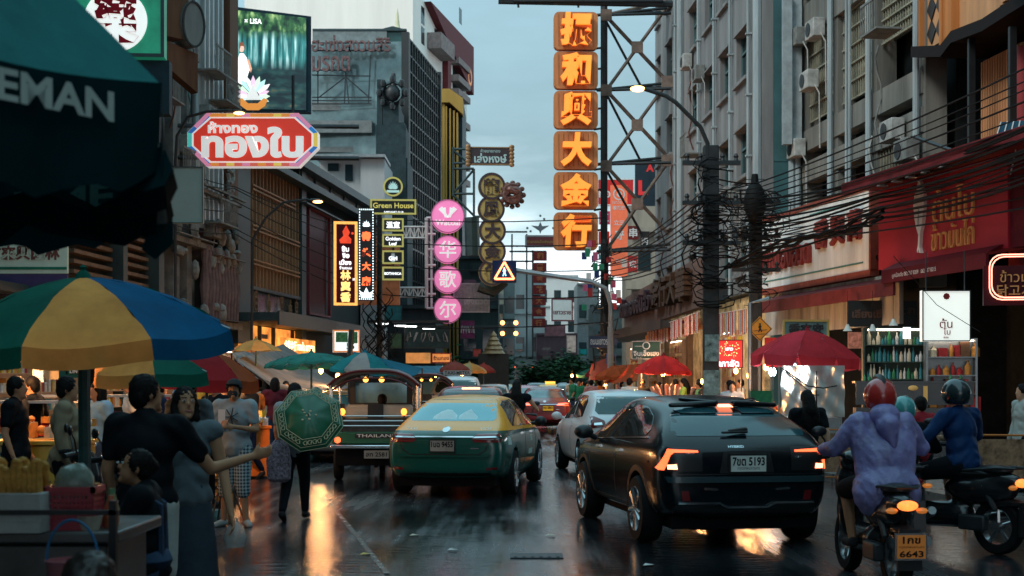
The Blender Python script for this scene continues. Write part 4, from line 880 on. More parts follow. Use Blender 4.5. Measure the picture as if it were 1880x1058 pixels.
for y in (400, 430, 458, 487, 513, 540, 566): mb.tube([P(783, y, 70.5), P(800, y, 70.5)], .06, 5)
truss(mb, P(712, 545, 70.5), P(783, 545, 70.5), .45, 9, .05); truss(mb, P(738, 437, 70.5), P(783, 437, 70.5), .55, 6, .05); obj('bracket', mb, PST, t)
# five linked discs with a dragon
DSK = mat('mustard_disc', (.42, .32, .12), .5, var=.2, sc_=2, emit=.05); RIM = mat('dark_plum_rim', (.045, .025, .03), .4, var=.3)
for i, (x, y, r, s, l) in enumerate(((903, 342, 25, '龍', 'topmost mustard disc, with the character for dragon'), (902, 384, 25, '鳳', 'second mustard disc from the top, beside the bronze dragon'), (904, 424, 25, '大', 'middle mustard disc with a plain three stroke character'), (904, 462, 25, '金', 'fourth mustard disc from the top with a gold shop character'), (904, 500, 25, '行', 'lowest mustard disc beside the triangular crossing light'))):
    board('linked_disc_sign', l, x - r, y - r, x + r, y + r, d=66 + .05 * i, face=DSK, edge=RIM, bw=.11, th=.3, rz=R(4), poly=lambda w, h: disc(0, h / 2, h / 2, 32), group='five linked mustard discs', texts=[(s, .2, .18, .8, .84, RIM, .05, True, .05)])
mb = MB(); c = P(941, 358, 65.8)
for k in range(7):
    a0 = k * .9; mb.tube([c + V((.42 * math.cos(a0 + j * .5) * (1 - j * .06), -.1 - .03 * k, .36 * math.sin(a0 + j * .5) * (1 - j * .05) + .12 * math.sin(k * 2))) for j in range(9)], [.06 + .1 * math.sin(math.pi * j / 8) for j in range(9)], 6)
for k in range(13): a = k * .52; mb.ell(c + V((.5 * math.cos(a), 0, .55 * math.sin(a))), (.13, .1, .12), 8)
mb.caps(c + V((-.1, -.25, .2)), .2, c + V((.25, -.3, .05)), .12)
solo('dragon_carving', mb, mat('bronze_dragon', (.17, .07, .055), .4, m=.3, var=.6, sc_=8, bump=.4, bsc=16), 'coiled bronze dragon carving fixed beside the upper mustard discs', 'carving')
t = thing('bracket_truss', 'teal bracket frame holding the dark plaque and the mustard discs', 'steel frame', G(860, 67)); o = V(t.location); mb = MB(); mb.T = M4.Translation(-o)
for a, b in (((832, 274), (866, 274)), ((832, 300), (866, 300)), ((832, 276), (858, 298)), ((830, 310), (870, 310)), ((870, 310), (870, 420)), ((832, 356), (870, 356)), ((832, 356), (870, 312)), ((832, 358), (872, 398)), ((870, 398), (885, 398)), ((832, 270), (832, 360))): mb.tube([P(*a, 67), P(*b, 67)], .06, 5)
mb.tube([P(866, 400, 67), P(868, 470, 67)], .35, 8); mb.tube([P(925, 515, 67), P(905, 535, 67), P(880, 525, 67)], .3, 8); obj('bracket', mb, DKT, t)
SCR = mat('bronze_scroll', (.33, .18, .08), .4, m=.3, var=.4)
t = board('dark_plaque_sign', 'dark plaque with bronze scroll ends and pale Thai lettering near the top centre', 857, 270, 942, 303, d=66, face=RIM, edge=SCR, bw=.05, th=.2, rz=R(3), texts=[('ห้างขายทอง', .3, .12, .72, .32, mat('pale_teal_letters', (.38, .55, .56), .5, var=.1, emit=.1), .0), ('เล่งหงษ์', .16, .34, .86, .9, _m.get('pale_teal_letters') or mat('pale_teal_letters', (.38, .55, .56), .5, var=.1, emit=.1), .025)])
w, h = t['w'], t['h']; mb = MB()
for sx in (-1, 1):
    for z in (.0, .2, .42, .62, .85, 1.0): mb.ell((sx * w * .47, -.06, h * z), (.13, .07, .11), 8)
obj('scroll_end', mb, SCR, t)
t = board('metal_grid_sign', 'wide silver mesh sign with curling Thai letters behind the pink discs', 832, 520, 899, 574, d=72, face=mat('mesh_grey', (.20, .21, .21), .5, m=.3, var=.5, sc_=6), edge=STEEL, bw=.06, th=.2, rz=R(2), texts=[('เซ่งฮวด', .3, .35, .95, .85, STEEL, .03)])
mb = MB(); w, h = t['w'], t['h']
for i in range(26): x = -w / 2 + w * i / 26; mb.bb(x, x + .015, -.03, -.02, 0, h)
obj('mesh', mb, STEEL, t)

# ---- LED billboard
def screen_mat():
    a = bpy.data.materials.new('led_screen'); a.use_nodes = True; nt = a.node_tree; N = nt.nodes; L = nt.links; b = N['Principled BSDF']
    tc = N.new('ShaderNodeTexCoord'); sp = N.new('ShaderNodeSeparateXYZ'); L.new(tc.outputs['Generated'], sp.inputs[0])
    def nz(s, st):
        m = N.new('ShaderNodeMapping'); m.inputs['Scale'].default_value = st; L.new(tc.outputs['Generated'], m.inputs[0]); n = N.new('ShaderNodeTexNoise'); n.inputs['Scale'].default_value = s; n.inputs['Detail'].default_value = 6; L.new(m.outputs[0], n.inputs[0]); return n.outputs[0]
    def rp(x, *st):
        r = N.new('ShaderNodeValToRGB'); e = r.color_ramp.elements; e[0].position, e[0].color = st[0][0], (*st[0][1], 1); e[1].position, e[1].color = st[-1][0], (*st[-1][1], 1)
        for p, c in st[1:-1]: q = e.new(p); q.color = (*c, 1)
        L.new(x, r.inputs[0]); return r.outputs[0]
    def mixc(f, x, y):
        m = N.new('ShaderNodeMix'); m.data_type = 'RGBA'; L.new(f, m.inputs[0]); L.new(x, m.inputs[6]); L.new(y, m.inputs[7]); return m.outputs[2]
    falls = rp(nz(5, (3.2, 1, .35)), (.38, (.005, .03, .035)), (.52, (.03, .22, .22)), (.66, (.55, .85, .85)))
    trees = rp(nz(9, (1.2, 1, 1)), (.4, (.004, .02, .012)), (.55, (.03, .12, .04)), (.72, (.35, .55, .22)))
    pool = rp(nz(4, (1, 1, 3.5)), (.45, (.002, .012, .016)), (.6, (.01, .05, .05)), (.72, (.10, .09, .04)))
    z = sp.outputs[2]
    f1 = rp(z, (.70, (0, 0, 0)), (.80, (1, 1, 1))); f2 = rp(z, (.40, (0, 0, 0)), (.52, (1, 1, 1)))
    c = mixc(f1, mixc(f2, pool, falls), trees)
    L.new(c, b.inputs['Emission Color']); b.inputs['Emission Strength'].default_value = .95; b.inputs['Base Color'].default_value = (.01, .012, .014, 1); b.inputs['Roughness'].default_value = .3; return a
a, b = P(431, 18, 62), P(570, 204, 62)
t = thing('led_billboard', 'large LED billboard showing a forest waterfall and a woman in white above the octagonal sign', 'billboard', ((a.x + b.x) / 2, 62, b.z), R(8)); w, h = (b.x - a.x) / math.cos(R(8)), a.z - b.z
mb = MB(); mb.prism([(-w / 2, 0), (w / 2, 0), (w / 2, h * .95), (-w / 2, h * 1.02)], .05, .6); obj('casing', mb, mat('navy_casing', (.012, .03, .045), .5, var=.2), t)
mb = MB(); mb.prism([(-w / 2 + .08, .08), (w / 2 - .22, .08), (w / 2 - .22, h * .93), (-w / 2 + .08, h * .985)], .0, .045); obj('screen', mb, screen_mat(), t)
LW = mat('led_text', (1, 1, 1), .5, var=0, emit=.95)
mb = MB(); mb.text('× LISA', -w * .36, -w * .14, h * .855, h * .905, -.004, 0, .02); obj('lettering', mb, LW, t, smooth=0)
def pic(name, poly, c, y=-.006, e=.8): mb = MB(); mb.prism(poly, y - .004, y); obj(name, mb, mat('led_' + name, c, .5, var=.2, sc_=3, emit=e), t, smooth=0)
x0 = -w * .5
pic('shirt_picture', [(x0 + .12, h * .24), (x0 + .5, h * .26), (x0 + .62, h * .36), (x0 + .72, h * .42), (x0 + .66, h * .46), (x0 + .55, h * .52), (x0 + .42, h * .56), (x0 + .26, h * .56), (x0 + .14, h * .48)], (.85, .82, .8))
pic('arm_picture', [(x0 + .56, h * .50), (x0 + .68, h * .40), (x0 + .74, h * .37), (x0 + .78, h * .41), (x0 + .66, h * .5)], (.6, .3, .2), -.012)
pic('face_picture', [(x0 + .34 + .11 * math.cos(k * .6), h * .605 + .16 * math.sin(k * .6)) for k in range(10)], (.7, .42, .33), -.012)
pic('hair_picture', [(x0 + .22, h * .57), (x0 + .25, h * .66), (x0 + .36, h * .675), (x0 + .46, h * .64), (x0 + .47, h * .58), (x0 + .42, h * .63), (x0 + .3, h * .63)], (.16, .06, .035), -.018)
# fan emblem in front of the screen
t = thing('fan_emblem', 'lit fan shaped emblem with pastel leaves and an orange ribbon below the billboard', 'sign', P(465, 204, 59)); mb = MB(); r = 36 * 59 / F
PAS = [mat(f'fan_{i}', c, .5, var=0, emit=.6) for i, c in enumerate(((.45, .75, .72), (.85, .8, .82), (.75, .5, .65), (.6, .8, .6)))]
for i in range(13):
    a = R(-108 + 216 * i / 12); d = V((math.sin(a), math.cos(a))); n = V((-d.y, d.x)) * .09; c = V((0, r * .75)); l = r * (1.05 if abs(a) < 1 else .85); mb.k = i % 4
    mb.prism([tuple(c + d * .25 + n * .3), tuple(c + d * l * .75 + n), tuple(c + d * l), tuple(c + d * l * .75 - n), tuple(c + d * .25 - n * .3)], -.05 - .003 * (i % 2), .03)
obj('leaf', mb, PAS, t, smooth=0)
mb = MB(); mb.prism([(-.32, r * .55), (.32, r * .55), (0, r * 1.35)], -.09, -.055); obj('triangle', mb, WB, t, smooth=0)
mb = MB(); mb.prism([(-.62, .45), (-.5, .2), (-.25, .02), (.25, .02), (.5, .2), (.62, .45), (.45, .52), (.2, .3), (-.2, .3), (-.45, .52)], -.1, -.06); obj('ribbon', mb, RAIN[4], t, smooth=0)
mb = MB(); mb.tube([(0, .1, -.5), (0, .1, r)], .05, 5); obj('stand', mb, DARK, t)

# ---------------------------------------------------------------- mid and far left buildings
WALLW = mat('grey_white_wall', (.78, .72, .72), .7, var=.22, sc_=.5, streak=1)
gl = Fac(747, 85, 1262, 'L')
t = thing('glass_office_block', 'office block with a black steel grid over its glass side', 'building', gl.o, gl.rz)
L = gl.u(806); H = CZ + (698 - 66) * 85 / F
mb = MB(); mb.bb(.1, L, .25, 12, 0, H - .3); obj('glass_side', mb, mat('blue_grey_glass', (.20, .28, .29), .12, m=.4, var=.55, sc_=.5), t)
mb = MB()
for i in range(15): u = L * i / 14; mb.bb(u - .05, u + .05, -.05, .2, 0, H)
for i in range(24): z = H * i / 23; mb.bb(0, L, -.03, .22, z - .05, z + .05)
for u in (0, L): mb.bb(u - .16, u + .16, -.15, .3, 0, H + .2)
obj('steel_grid', mb, BLACK, t)
c = P(572, 60, 85.5); d = P(747, 60, 85.5)
t = thing('sign_wall_building', 'pale building front under a rooftop frame of rusty Thai letters', 'building', G(660, 86)); o = V(t.location); x0, x1 = c.x - o.x, d.x - o.x - .05; Z = lambda y: CZ + (698 - y) * 86 / F
mb = MB(); mb.bb(x0, x1, 0, 9, 0, Z(112)); obj('wall', mb, WALLW, t)
mb = MB(); mb.bb(x0, x1, .1, 9, Z(112), Z(58)); obj('attic_glazing', mb, mat('green_attic_glass', (.035, .09, .085), .15, var=.5, sc_=.6), t)
mb = MB(); mb.bb(x0, x1 - 1.2, -.1, .08, Z(82), Z(58)); obj('louvre', mb, mat('grey_louvre', (.22, .25, .25), .6, var=.3), t)
mb = MB()
for i in range(9): x = x0 + (x1 - x0) * i / 8; mb.bb(x - .05, x + .05, -.05, .09, Z(112), Z(82))
mb.bb(x0, x1, -.15, .3, Z(57.5), Z(54)); mb.prism([(x1 - 1.6, Z(54)), (x1 - .1, Z(54)), (x1 - .85, Z(48))], 0, 1); obj('attic_frame', mb, DKT, t)
mb = MB(); mb.lathe([(.18, 0), (.12, .3), (.14, .35), (.08, .6), (.1, .65), (.02, 1.2)], (x1 - .6, .5, Z(48)), 10); obj('finial', mb, CREAM, t)
mb = MB(); mb.bb(x0, x1 - 2.2, -.4, -.01, Z(205), Z(190)); mb.bb(x0, x1 - 2.0, -1.2, -.01, Z(250), Z(228)); mb.bb(x0, x1 - 2.0, -.5, -.01, Z(282), Z(272)); obj('ledge', mb, mat('grey_block', (.22, .23, .23), .8, var=.3, bump=.1), t)
mb = MB()
for xa, ya, yb in ((.1, 236, 200), (.32, 226, 200), (.52, 236, 202), (.12, 292, 278), (.32, 292, 278), (.55, 270, 262)): mb.bb(x0 + (x1 - x0) * xa, x0 + (x1 - x0) * (xa + .13), -.06, -.01, Z(ya), Z(yb))
obj('window', mb, GLASSD, t)
ROST = mat('rusty_pink_letters', (.20, .11, .11), .6, var=.6, sc_=6)
t = thing('rooftop_letters', 'rusty pink raised Thai letters on a thin steel frame before the pale wall', 'sign', G(640, 84.5)); o = V(t.location); Z = lambda y: CZ + (698 - y) * 84.5 / F; X = lambda x: (x - 940) * 84.5 / F - o.x
mb = MB(); mb.text('ฮะเซ่งสงวนสิริ', X(573), X(717), Z(96), Z(66), 0, .2, .015); mb.text('มรกต', X(574), X(643), Z(132), Z(104), 0, .2, .015); obj('lettering', mb, ROST, t, smooth=0)
mb = MB()
for a, b in (((573, 92), (717, 92)), ((573, 78), (717, 78)), ((575, 128), (645, 128)), ((583, 190), (583, 110)), ((676, 190), (680, 100)), ((632, 190), (634, 132)), ((640, 190), (634, 132)), ((585, 178), (632, 142)), ((675, 176), (636, 142)), ((572, 137), (680, 139)), ((572, 178), (682, 178)), ((572, 184), (682, 184)), ((572, 190), (682, 190))): mb.tube([(X(a[0]), .15, Z(a[1])), (X(b[0]), .15, Z(b[1]))], .05, 4)
obj('frame', mb, DARK, t)
# dark stepped tower with ornament, white stepped block
t = thing('dark_stepped_tower', 'slim dark ribbed tower topped by a ring ornament in front of the pale wall', 'building', G(720, 80)); o = V(t.location); X = lambda x: (x - 940) * 80 / F - o.x; Z = lambda y: CZ + (698 - y) * 80 / F
mb = MB()
for x0_, x1_, y in ((692, 702, 146), (703, 714, 160), (714, 732, 190), (732, 742, 225), (742, 748, 290)): mb.bb(X(x0_), X(x1_), 0, 4, 0, Z(y))
for i in range(16): x = X(692) + (X(744) - X(692)) * i / 15; mb.bb(x - .05, x + .05, -.12, 0, 0, Z(230))
obj('ribbed_wall', mb, mat('dark_slate', (.035, .055, .06), .6, var=.4), t)
mb = MB(); mb.lathe([(.55, -.2), (.7, 0), (.55, .2)], (X(721), -.1, Z(172)), 20, M4.Rotation(R(90), 3, 'X')); mb.ell((X(721), -.1, Z(172)), (.45, .35, .5), 10); mb.cyl((X(722), -.1, Z(160)), (X(723), -.1, Z(136)), .2, .12, 8)
for k in range(8): mb.ell((X(721) + .75 * math.cos(k * .785), -.2, Z(172) + .75 * math.sin(k * .785)), (.18, .16, .25), 7)
obj('ring_ornament', mb, BLACK, t)
t = thing('white_stair_block', 'small white rooftop block with a glazed porch roof above the bamboo building', 'building', G(655, 74)); o = V(t.location); X = lambda x: (x - 940) * 74 / F - o.x; Z = lambda y: CZ + (698 - y) * 74 / F
mb = MB(); mb.bb(X(585), X(700), .5, 6, 0, Z(290)); mb.bb(X(662), X(706), 0, 5, 0, Z(292)); obj('wall', mb, mat('off_white_wall', (.42, .43, .43), .6, var=.2, sc_=.8, streak=1), t)
mb = MB(); mb.bb(X(580), X(708), -.5, 3, Z(291), Z(286)); obj('porch_roof', mb, STEEL, t)
mb = MB(); mb.bb(X(632), X(646), .4, .48, Z(330), Z(300)); mb.bb(X(600), X(620), .4, .48, Z(312), Z(298)); obj('window', mb, GLASSD, t)
# white tower with red fins and balconies
wt = Fac(758, 112, 1438, 'L'); WT = mat('warm_white_wall', (.86, .80, .73), .7, var=.14, sc_=.3, streak=1)
t = thing('white_tower', 'tall white tower with dark red fins, small square windows and balconies', 'building', wt.o, wt.rz); H = CZ + (698 + 20) * 112 / F; Lw = wt.u(857)
mb = MB(); mb.bb(0, Lw, 0, 14, 0, H); obj('wall', mb, WT, t)
RF = mat('dark_red_fin', (.14, .03, .035), .6, var=.2)
mb = MB(); u0 = wt.u(812); mb.bb(u0, u0 + 1.2, -.5, -.01, wt.uz(812, 200)[1], wt.uz(812, 45)[1]); mb.prism([(wt.u(778), H - .1), (Lw + .3, H - .1), (Lw + .3, H - 4.5), (wt.u(830), H - 3.0)], -.6, -.01); obj('red_fin', mb, RF, t)
mb = MB()
for y in (118, 150, 175, 225, 260, 300, 330): u, z = wt.uz(838, y); mb.bb(u - 2.5, u + 2.2, -.8, -.01, z - .45, z + .1)
u, z = wt.uz(797, 88); mb.bb(u - 2.4, u + 2.4, -1.2, -.01, z - .6, z + .7); obj('balcony', mb, mat('brown_balcony', (.26, .20, .19), .6, var=.4), t)
mb = MB()
for x, y in ((776, 29), (776, 66), (800, 70), (845, 30)): u, z = wt.uz(x, y); mb.bb(u - .5, u + .5, -.03, -.004, z - .7, z + .7)
for y in (110, 140, 165, 215, 250): u, z = wt.uz(838, y); mb.bb(u - 1.5, u + 1.5, -.03, -.004, z - .6, z + .8)
obj('window', mb, GLASSD, t)
mb = MB(); mb.lathe([(.5, 0), (.8, 0)], (wt.u(851), -.62, H - 3.2), 20, M4.Rotation(R(90), 3, 'X')); obj('ring_logo', mb, mat('orange_ring', (.8, .3, .12), .5, var=0, emit=.2), t)
t = thing('white_tower_wing', 'white wing of the far tower with a ribbon of teal windows and a red fin', 'building', G(690, 118)); o = V(t.location); X = lambda x: (x - 940) * 118 / F - o.x; Z = lambda y: CZ + (698 - y) * 118 / F
mb = MB(); mb.bb(X(640), X(760), 0, 10, 0, Z(-30)); mb.prism([(X(618), Z(60)), (X(640), Z(60)), (X(640), Z(0)), (X(632), Z(0))], 0, 6); obj('wall', mb, WT, t)
mb = MB(); mb.bb(X(643), X(722), -.06, -.004, Z(56), Z(40)); obj('ribbon_window', mb, mat('teal_ribbon_glass', (.03, .12, .14), .15, var=.3), t)
mb = MB()
for i in range(1, 8): x = X(643) + (X(722) - X(643)) * i / 8; mb.bb(x - .18, x + .18, -.12, -.065, Z(56), Z(40))
obj('mullion', mb, WT, t)
mb = MB(); mb.prism([(X(625), Z(55)), (X(640), Z(55)), (X(640), Z(-10)), (X(637), Z(-10)), (X(625), Z(25))], -.2, 0); obj('red_fin', mb, mat('red_fin', (.30, .035, .035), .6, var=.2), t)
# yellow framed building
t = thing('yellow_framed_building', 'narrow building with ochre fluted piers and a heavy ochre beam', 'building', G(828, 100)); o = V(t.location); X = lambda x: (x - 940) * 100 / F - o.x; Z = lambda y: CZ + (698 - y) * 100 / F
OCH = mat('ochre_paint', (.46, .27, .07), .6, var=.2, sc_=.6, streak=1)
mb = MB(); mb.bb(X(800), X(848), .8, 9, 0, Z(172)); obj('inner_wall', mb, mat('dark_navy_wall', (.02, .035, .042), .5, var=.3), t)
mb = MB(); mb.bb(X(802), X(826), -.4, 1, Z(190), Z(165)); mb.prism([(X(826), Z(190)), (X(850), Z(212)), (X(850), Z(182)), (X(826), Z(165))], -.4, 1); obj('beam', mb, OCH, t)
mb = MB()
for i, x in enumerate((812, 818, 825, 832, 838)): mb.bb(X(x), X(x + (5 if i == 0 else 3)), -.2, .7, 0, Z(192 + i * 4))
obj('pier', mb, OCH, t)
mb = MB()
for y in (250, 320, 390, 460): mb.bb(X(802), X(810), .7, .78, Z(y + 6), Z(y))
obj('window', mb, WHITE, t)
# infill dark fronts on the lower left and far left
def block(label, x0, x1, ytop, d, m, wins=(), depth=8, name='shophouse'):
    t = thing(name, label, 'building', G((x0 + x1) / 2, d)); k = F / d; w = (x1 - x0) / k; H = CZ + (698 - ytop) / k
    mb = MB(); mb.bb(-w / 2, w / 2, 0, depth, 0, H); obj('wall', mb, m, t)
    r = random.Random(int(x0 * 7 + d)); nz_ = max(2, int(H / 3.2)); nx = max(2, int(w / 1.6))
    mb = MB()
    for i in range(nx):
        for j in range(1, nz_): x = -w / 2 + w * (i + .5) / nx; z = j * H / nz_; mb.bb(x - .4, x + .4, -.03, -.004, z + .3, z + 1.7)
    obj('window', mb, GLASSD, t)
    mb = MB()
    for j in range(1, nz_ + 1): z = j * H / nz_; mb.bb(-w / 2, w / 2, -.25, -.035, z - .2, z)
    for i in range(3): x = r.uniform(-w / 2 + .5, w / 2 - .5); z = r.uniform(3, H - 1); mb.bb(x - .4, x + .4, -.5, -.26, z, z + .55)
    obj('ledge', mb, m, t); return t
DKW = mat('dark_teal_wall', (.03, .045, .048), .7, var=.5, sc_=1, streak=1)
PLW = mat('pale_grey_wall', (.34, .37, .37), .7, var=.3, sc_=.6, streak=1)
block('dark teal shophouse behind the pink discs', 690, 800, 560, 76, DKW)
block('dark shophouse under the mustard discs', 845, 915, 470, 92, DKW)
block('narrow grey shophouse with hanging signs left of the red stacked squares', 905, 945, 505, 120, mat('grey_teal_wall', (.12, .16, .165), .7, var=.4, sc_=.8, streak=1))
block('pale slim building behind the stacked red squares', 940, 1000, 495, 140, PLW)
t = block('white far building with a slanted pale sign board at the end of the street', 985, 1062, 505, 165, mat('far_white_wall', (.58, .58, .57), .7, var=.12, sc_=.3), name='office_block')
t = board('far_sign', 'pale sign board with maroon Thai lettering on the white building at the street end', 1012, 548, 1052, 590, d=160, face=mat('pale_sign_face', (.62, .62, .6), .5, var=.1), edge=RF, bw=.15, th=.4, rz=R(14), texts=[('เยาวราช', .1, .4, .9, .85, RF, .02)])
block('grey far building with dark balconies at the street end', 1060, 1100, 520, 150, mat('mid_grey_wall', (.17, .19, .19), .7, var=.3))
block('dark maroon low building at the street end', 985, 1060, 612, 135, mat('dark_maroon_wall', (.10, .06, .07), .7, var=.3))
block('grey block behind the far utility pole', 1090, 1160, 560, 110, mat('dim_grey_wall', (.10, .12, .12), .7, var=.3))
for i, (s, l) in enumerate((('和', 'topmost'), ('豐', 'second'), ('金', 'third'), ('花', 'fourth'), ('大', 'fifth'), ('金', 'sixth'), ('行', 'lowest'))):
    y = 462 + i * 20.5; x = 992 - i * .4
    board('stacked_square_sign', f'{l} small dark red square in the far upright stack of seven', x - 13, y, x + 12, y + 16.5, d=126, face=mat('brick_red_square', (.20, .025, .025), .5, var=.2), th=.3, group='seven stacked red square signs', texts=[(s, .25, .12, .75, .88, mat('dull_orange_letter', (.42, .12, .05), .5, var=0), .03)])
t = thing('bracket_truss', 'thin steel mast frame beside the stacked red squares', 'steel frame', G(975, 127)); o = V(t.location); mb = MB(); mb.T = M4.Translation(-o)
for a, b in (((978, 660), (978, 460)), ((967, 660), (967, 430)), ((935, 462), (1003, 462)), ((935, 480), (980, 480)), ((940, 430), (940, 520)), ((925, 426), (968, 426)), ((925, 452), (968, 452))): mb.tube([P(*a, 127), P(*b, 127)], .1, 4)
obj('mast', mb, DARK, t)
t = board('far_red_plaque', 'far dull red plaque with ornate gold letters and a winged emblem on top', 964, 432, 1020, 454, d=110, face=mat('dull_red_plaque', (.26, .06, .06), .5, var=.25), edge=mat('grey_pink_edge', (.36, .28, .28), .5), bw=.14, th=.3, texts=[('ห้างทองฮั่วเซ่งเฮง', .06, .2, .94, .85, mat('dull_gold', (.5, .26, .09), .5, var=.2), .02)])
w, h = t['w'], t['h']; mb = MB(); mb.prism([(-.7, h + .75), (-.1, h + .35), (0, h + .1), (.1, h + .35), (.7, h + .75), (.15, h + .7), (0, h + 1.05), (-.15, h + .7)], 0, .15); [mb.ell((x, 0, h + z), .1, 6) for x, z in ((0, 1.5), (.3, 1.25), (-1, .55), (1, .55), (-.75, .3))]; obj('winged_emblem', mb, mat('grey_emblem', (.25, .24, .25), .5, var=.3), t)
# hanging signs at lower left centre
board('orange_shop_sign', 'lit tan sign box with red lettering over the market umbrellas', 792, 648, 828, 667, d=64, face=mat('tan_lit_board', (.62, .30, .10), .5, var=.25, emit=.3), edge=RF, bw=.05, texts=[('ร้านทอง', .1, .15, .9, .85, RF, .03)])
board('lit_sign_box', 'plain lit tan panel left of the small red lettered sign box', 745, 648, 790, 667, d=64.4, face=_m['tan_lit_board'], th=.2)
t = board('white_lit_panel', 'bright white shop light panel with green posters left of the teal tent', 612, 606, 660, 647, d=50, face=mat('bright_panel', (.8, .88, .86), .5, var=.2, sc_=2, emit=.75), edge=mat('orange_edge', (.8, .25, .06), .5, emit=.4), bw=.05, rz=R(10), texts=[('55', .5, .55, .8, .9, DKT, .03)])
w, h = t['w'], t['h']; mb = MB(); mb.bb(-w * .4, w * .05, -.03, -.005, h * .45, h * .9); mb.bb(w * .15, w * .42, -.03, -.005, h * .4, h * .92); obj('poster', mb, mat('green_posters', (.05, .16, .07), .5, var=.8, sc_=9, emit=.2), t)
mb = MB(); mb.tube([(w * .12, -.12, -.1), (w * .18, -.12, h)], .1, 6); obj('post', mb, DKT, t)
t = thing('warning_lamps', 'cluster of orange warning lamps on a wire over the far street', 'lamp', P(934, 606, 80)); mb = MB()
for x, z in ((-.35, .4), (.4, .4), (-.35, -.2), (.4, -.2)): mb.ell((x, -.05, z), (.13, .08, .13), 10)
obj('lamp', mb, mat('orange_lamp', (1, .3, .08), .5, var=0, emit=5), t); mb = MB(); mb.prism([(-.45, -.3), (.5, -.3), (.05, .55)], 0, .1); mb.bb(-2.6, -.4, 0, .05, .2, .25); obj('backplate', mb, DKT, t)
mb = MB(); mb.bb(-.9, .9, 0, 1.5, 0, 2.4); o = obj('market_kiosk', mb, mat('tan_kiosk', (.06, .05, .042), .7, var=.3), None, G(906, 84) + V((0, 0, 0)));tag(o, 'plain tan kiosk block with a small pagoda spire', 'kiosk'); o.scale.z = 1.35
mb = MB(); [mb.lathe([(.7 - .12 * i, 0), (.5 - .12 * i, .2), (.4 - .1 * i, .22)], (0, .5, 2.4 + .2 * i), 10) for i in range(5)]; obj('pagoda_spire', mb, SCR, o)
for i, (x0, y0, x1, y1, d, c, l) in enumerate(((742, 598, 826, 640, 71, (.02, .04, .042), 'wide dark shop sign with curling pale letters under the pink discs'), (706, 560, 738, 592, 73, (.02, .10, .11), 'square teal sign left of the lowest pink disc'), (845, 588, 872, 622, 85, (.10, .02, .06), 'small plum sign under the silver mesh sign'), (716, 612, 738, 640, 70, (.05, .10, .06), 'small dark green notice left of the wide dark shop sign'), (908, 530, 926, 560, 105, (.36, .36, .30), 'pale upright sign under the mustard discs'), (908, 575, 924, 605, 106, (.30, .24, .16), 'tan upright sign above the kiosk'), (1040, 615, 1058, 648, 118, (.55, .45, .40), 'pale lit upright banner at the street end'), (1064, 640, 1078, 652, 112, (.02, .30, .32), 'tiny teal lit sign at the street end'), (1000, 596, 1038, 618, 128, (.14, .07, .08), 'dull maroon sign over the street end'), (868, 640, 884, 656, 90, (.3, .05, .04), 'tiny red sign left of the kiosk'))):
    t = board('shop_sign', l, x0, y0, x1, y1, d=d, face=mat(f'far_sign_paint_{i}', c, .5, var=.5, sc_=3, emit=.12), edge=DARK, bw=.04, th=.15, rz=R(4))
    if i in (0, 2, 4, 5): mb = MB(); w, h = t['w'], t['h']; [mb.tube([(-w * .4 + w * .8 * k / 5 + .05 * w * math.cos(j), -.03, h * (.5 + .22 * math.sin(j * 1.3 + k))) for j in range(6)], .03, 4) for k in range(6)]; obj('scroll_lettering', mb, STEEL, t)
t = thing('canopy_lamps', 'row of small white tube lamps under the dark canopy beside the wide shop sign', 'lamp', P(735, 600, 70)); mb = MB(); [mb.bb(x - .3, x + .3, 0, .08, z, z + .07) for x, z in ((-.9, .1), (0, 0), (.5, -.03), (1.4, -.12))]; obj('lamp', mb, mat('white_tube', (1, 1, 1), .5, var=0, emit=3), t); mb = MB(); mb.bb(-1.6, 2.4, -.1, 1.4, .2, .32); obj('canopy', mb, DARK, t)
# left utility cable tangle
t = thing('utility_pole', 'slim pole wrapped in a hanging curtain of cables left of the teal tent', 'utility pole', G(697, 60)); mb = MB(); mb.cyl((0, 0, 0), (0, 0, 9), .14, .1, 8); obj('pole', mb, DARK, t); mb = MB()
for i in range(46): x = rnd.uniform(-.5, .5); z = rnd.uniform(1.4, 4.6); a = rnd.uniform(0, 6); mb.tube([(x + .28 * math.sin(a + j), rnd.uniform(-.3, 0), z + .25 * j) for j in range(5)], .028, 4)
obj('cable_coil', mb, CABLE, t)
mb = MB(); mb.T = M4.Rotation(R(90), 4, 'Y'); mb.lathe([(0, 0), (.25, .02), (.3, .2), (.3, .9), (.25, 1.1), (0, 1.12)], (-2.05, 0, .15), 14); o = obj('drum', mb, STEEL, t)
# ---------------------------------------------------------------- vehicles (local +y is forward)
CGLASS = mat('car_glass', (.012, .02, .022), .04, var=0, spec=.7)
TYRE = mat('tyre_rubber', (.012, .012, .013), .7, var=.3)
RIMM = mat('alloy_rim', (.42, .44, .46), .25, m=.9, var=.2)
LINER = mat('wheel_liner', (.006, .006, .007), .9, var=0)
REDL = mat('unlit_red_lens', (.16, .008, .01), .12, var=.15, coat=.5)
BRAKE = mat('lit_brake_lens', (1, .10, .03), .3, var=0, emit=2.2)
BRAKE2 = mat('bright_brake_lens', (1, .26, .13), .3, var=0, emit=4)
AMBL = mat('amber_lens', (1, .30, .04), .3, var=0, emit=2.2)
PLATEW = mat('plate_white', (.62, .63, .58), .5, var=.12, sc_=8)
PLATEK = mat('plate_black', (.01, .01, .012), .5, var=0)
TRIM = mat('black_trim', (.010, .011, .012), .35, var=.2)
def paint(n, c, r=.22): return mat(n, c, r, var=.06, sc_=1.5, coat=.25, bump=.015, bsc=90)
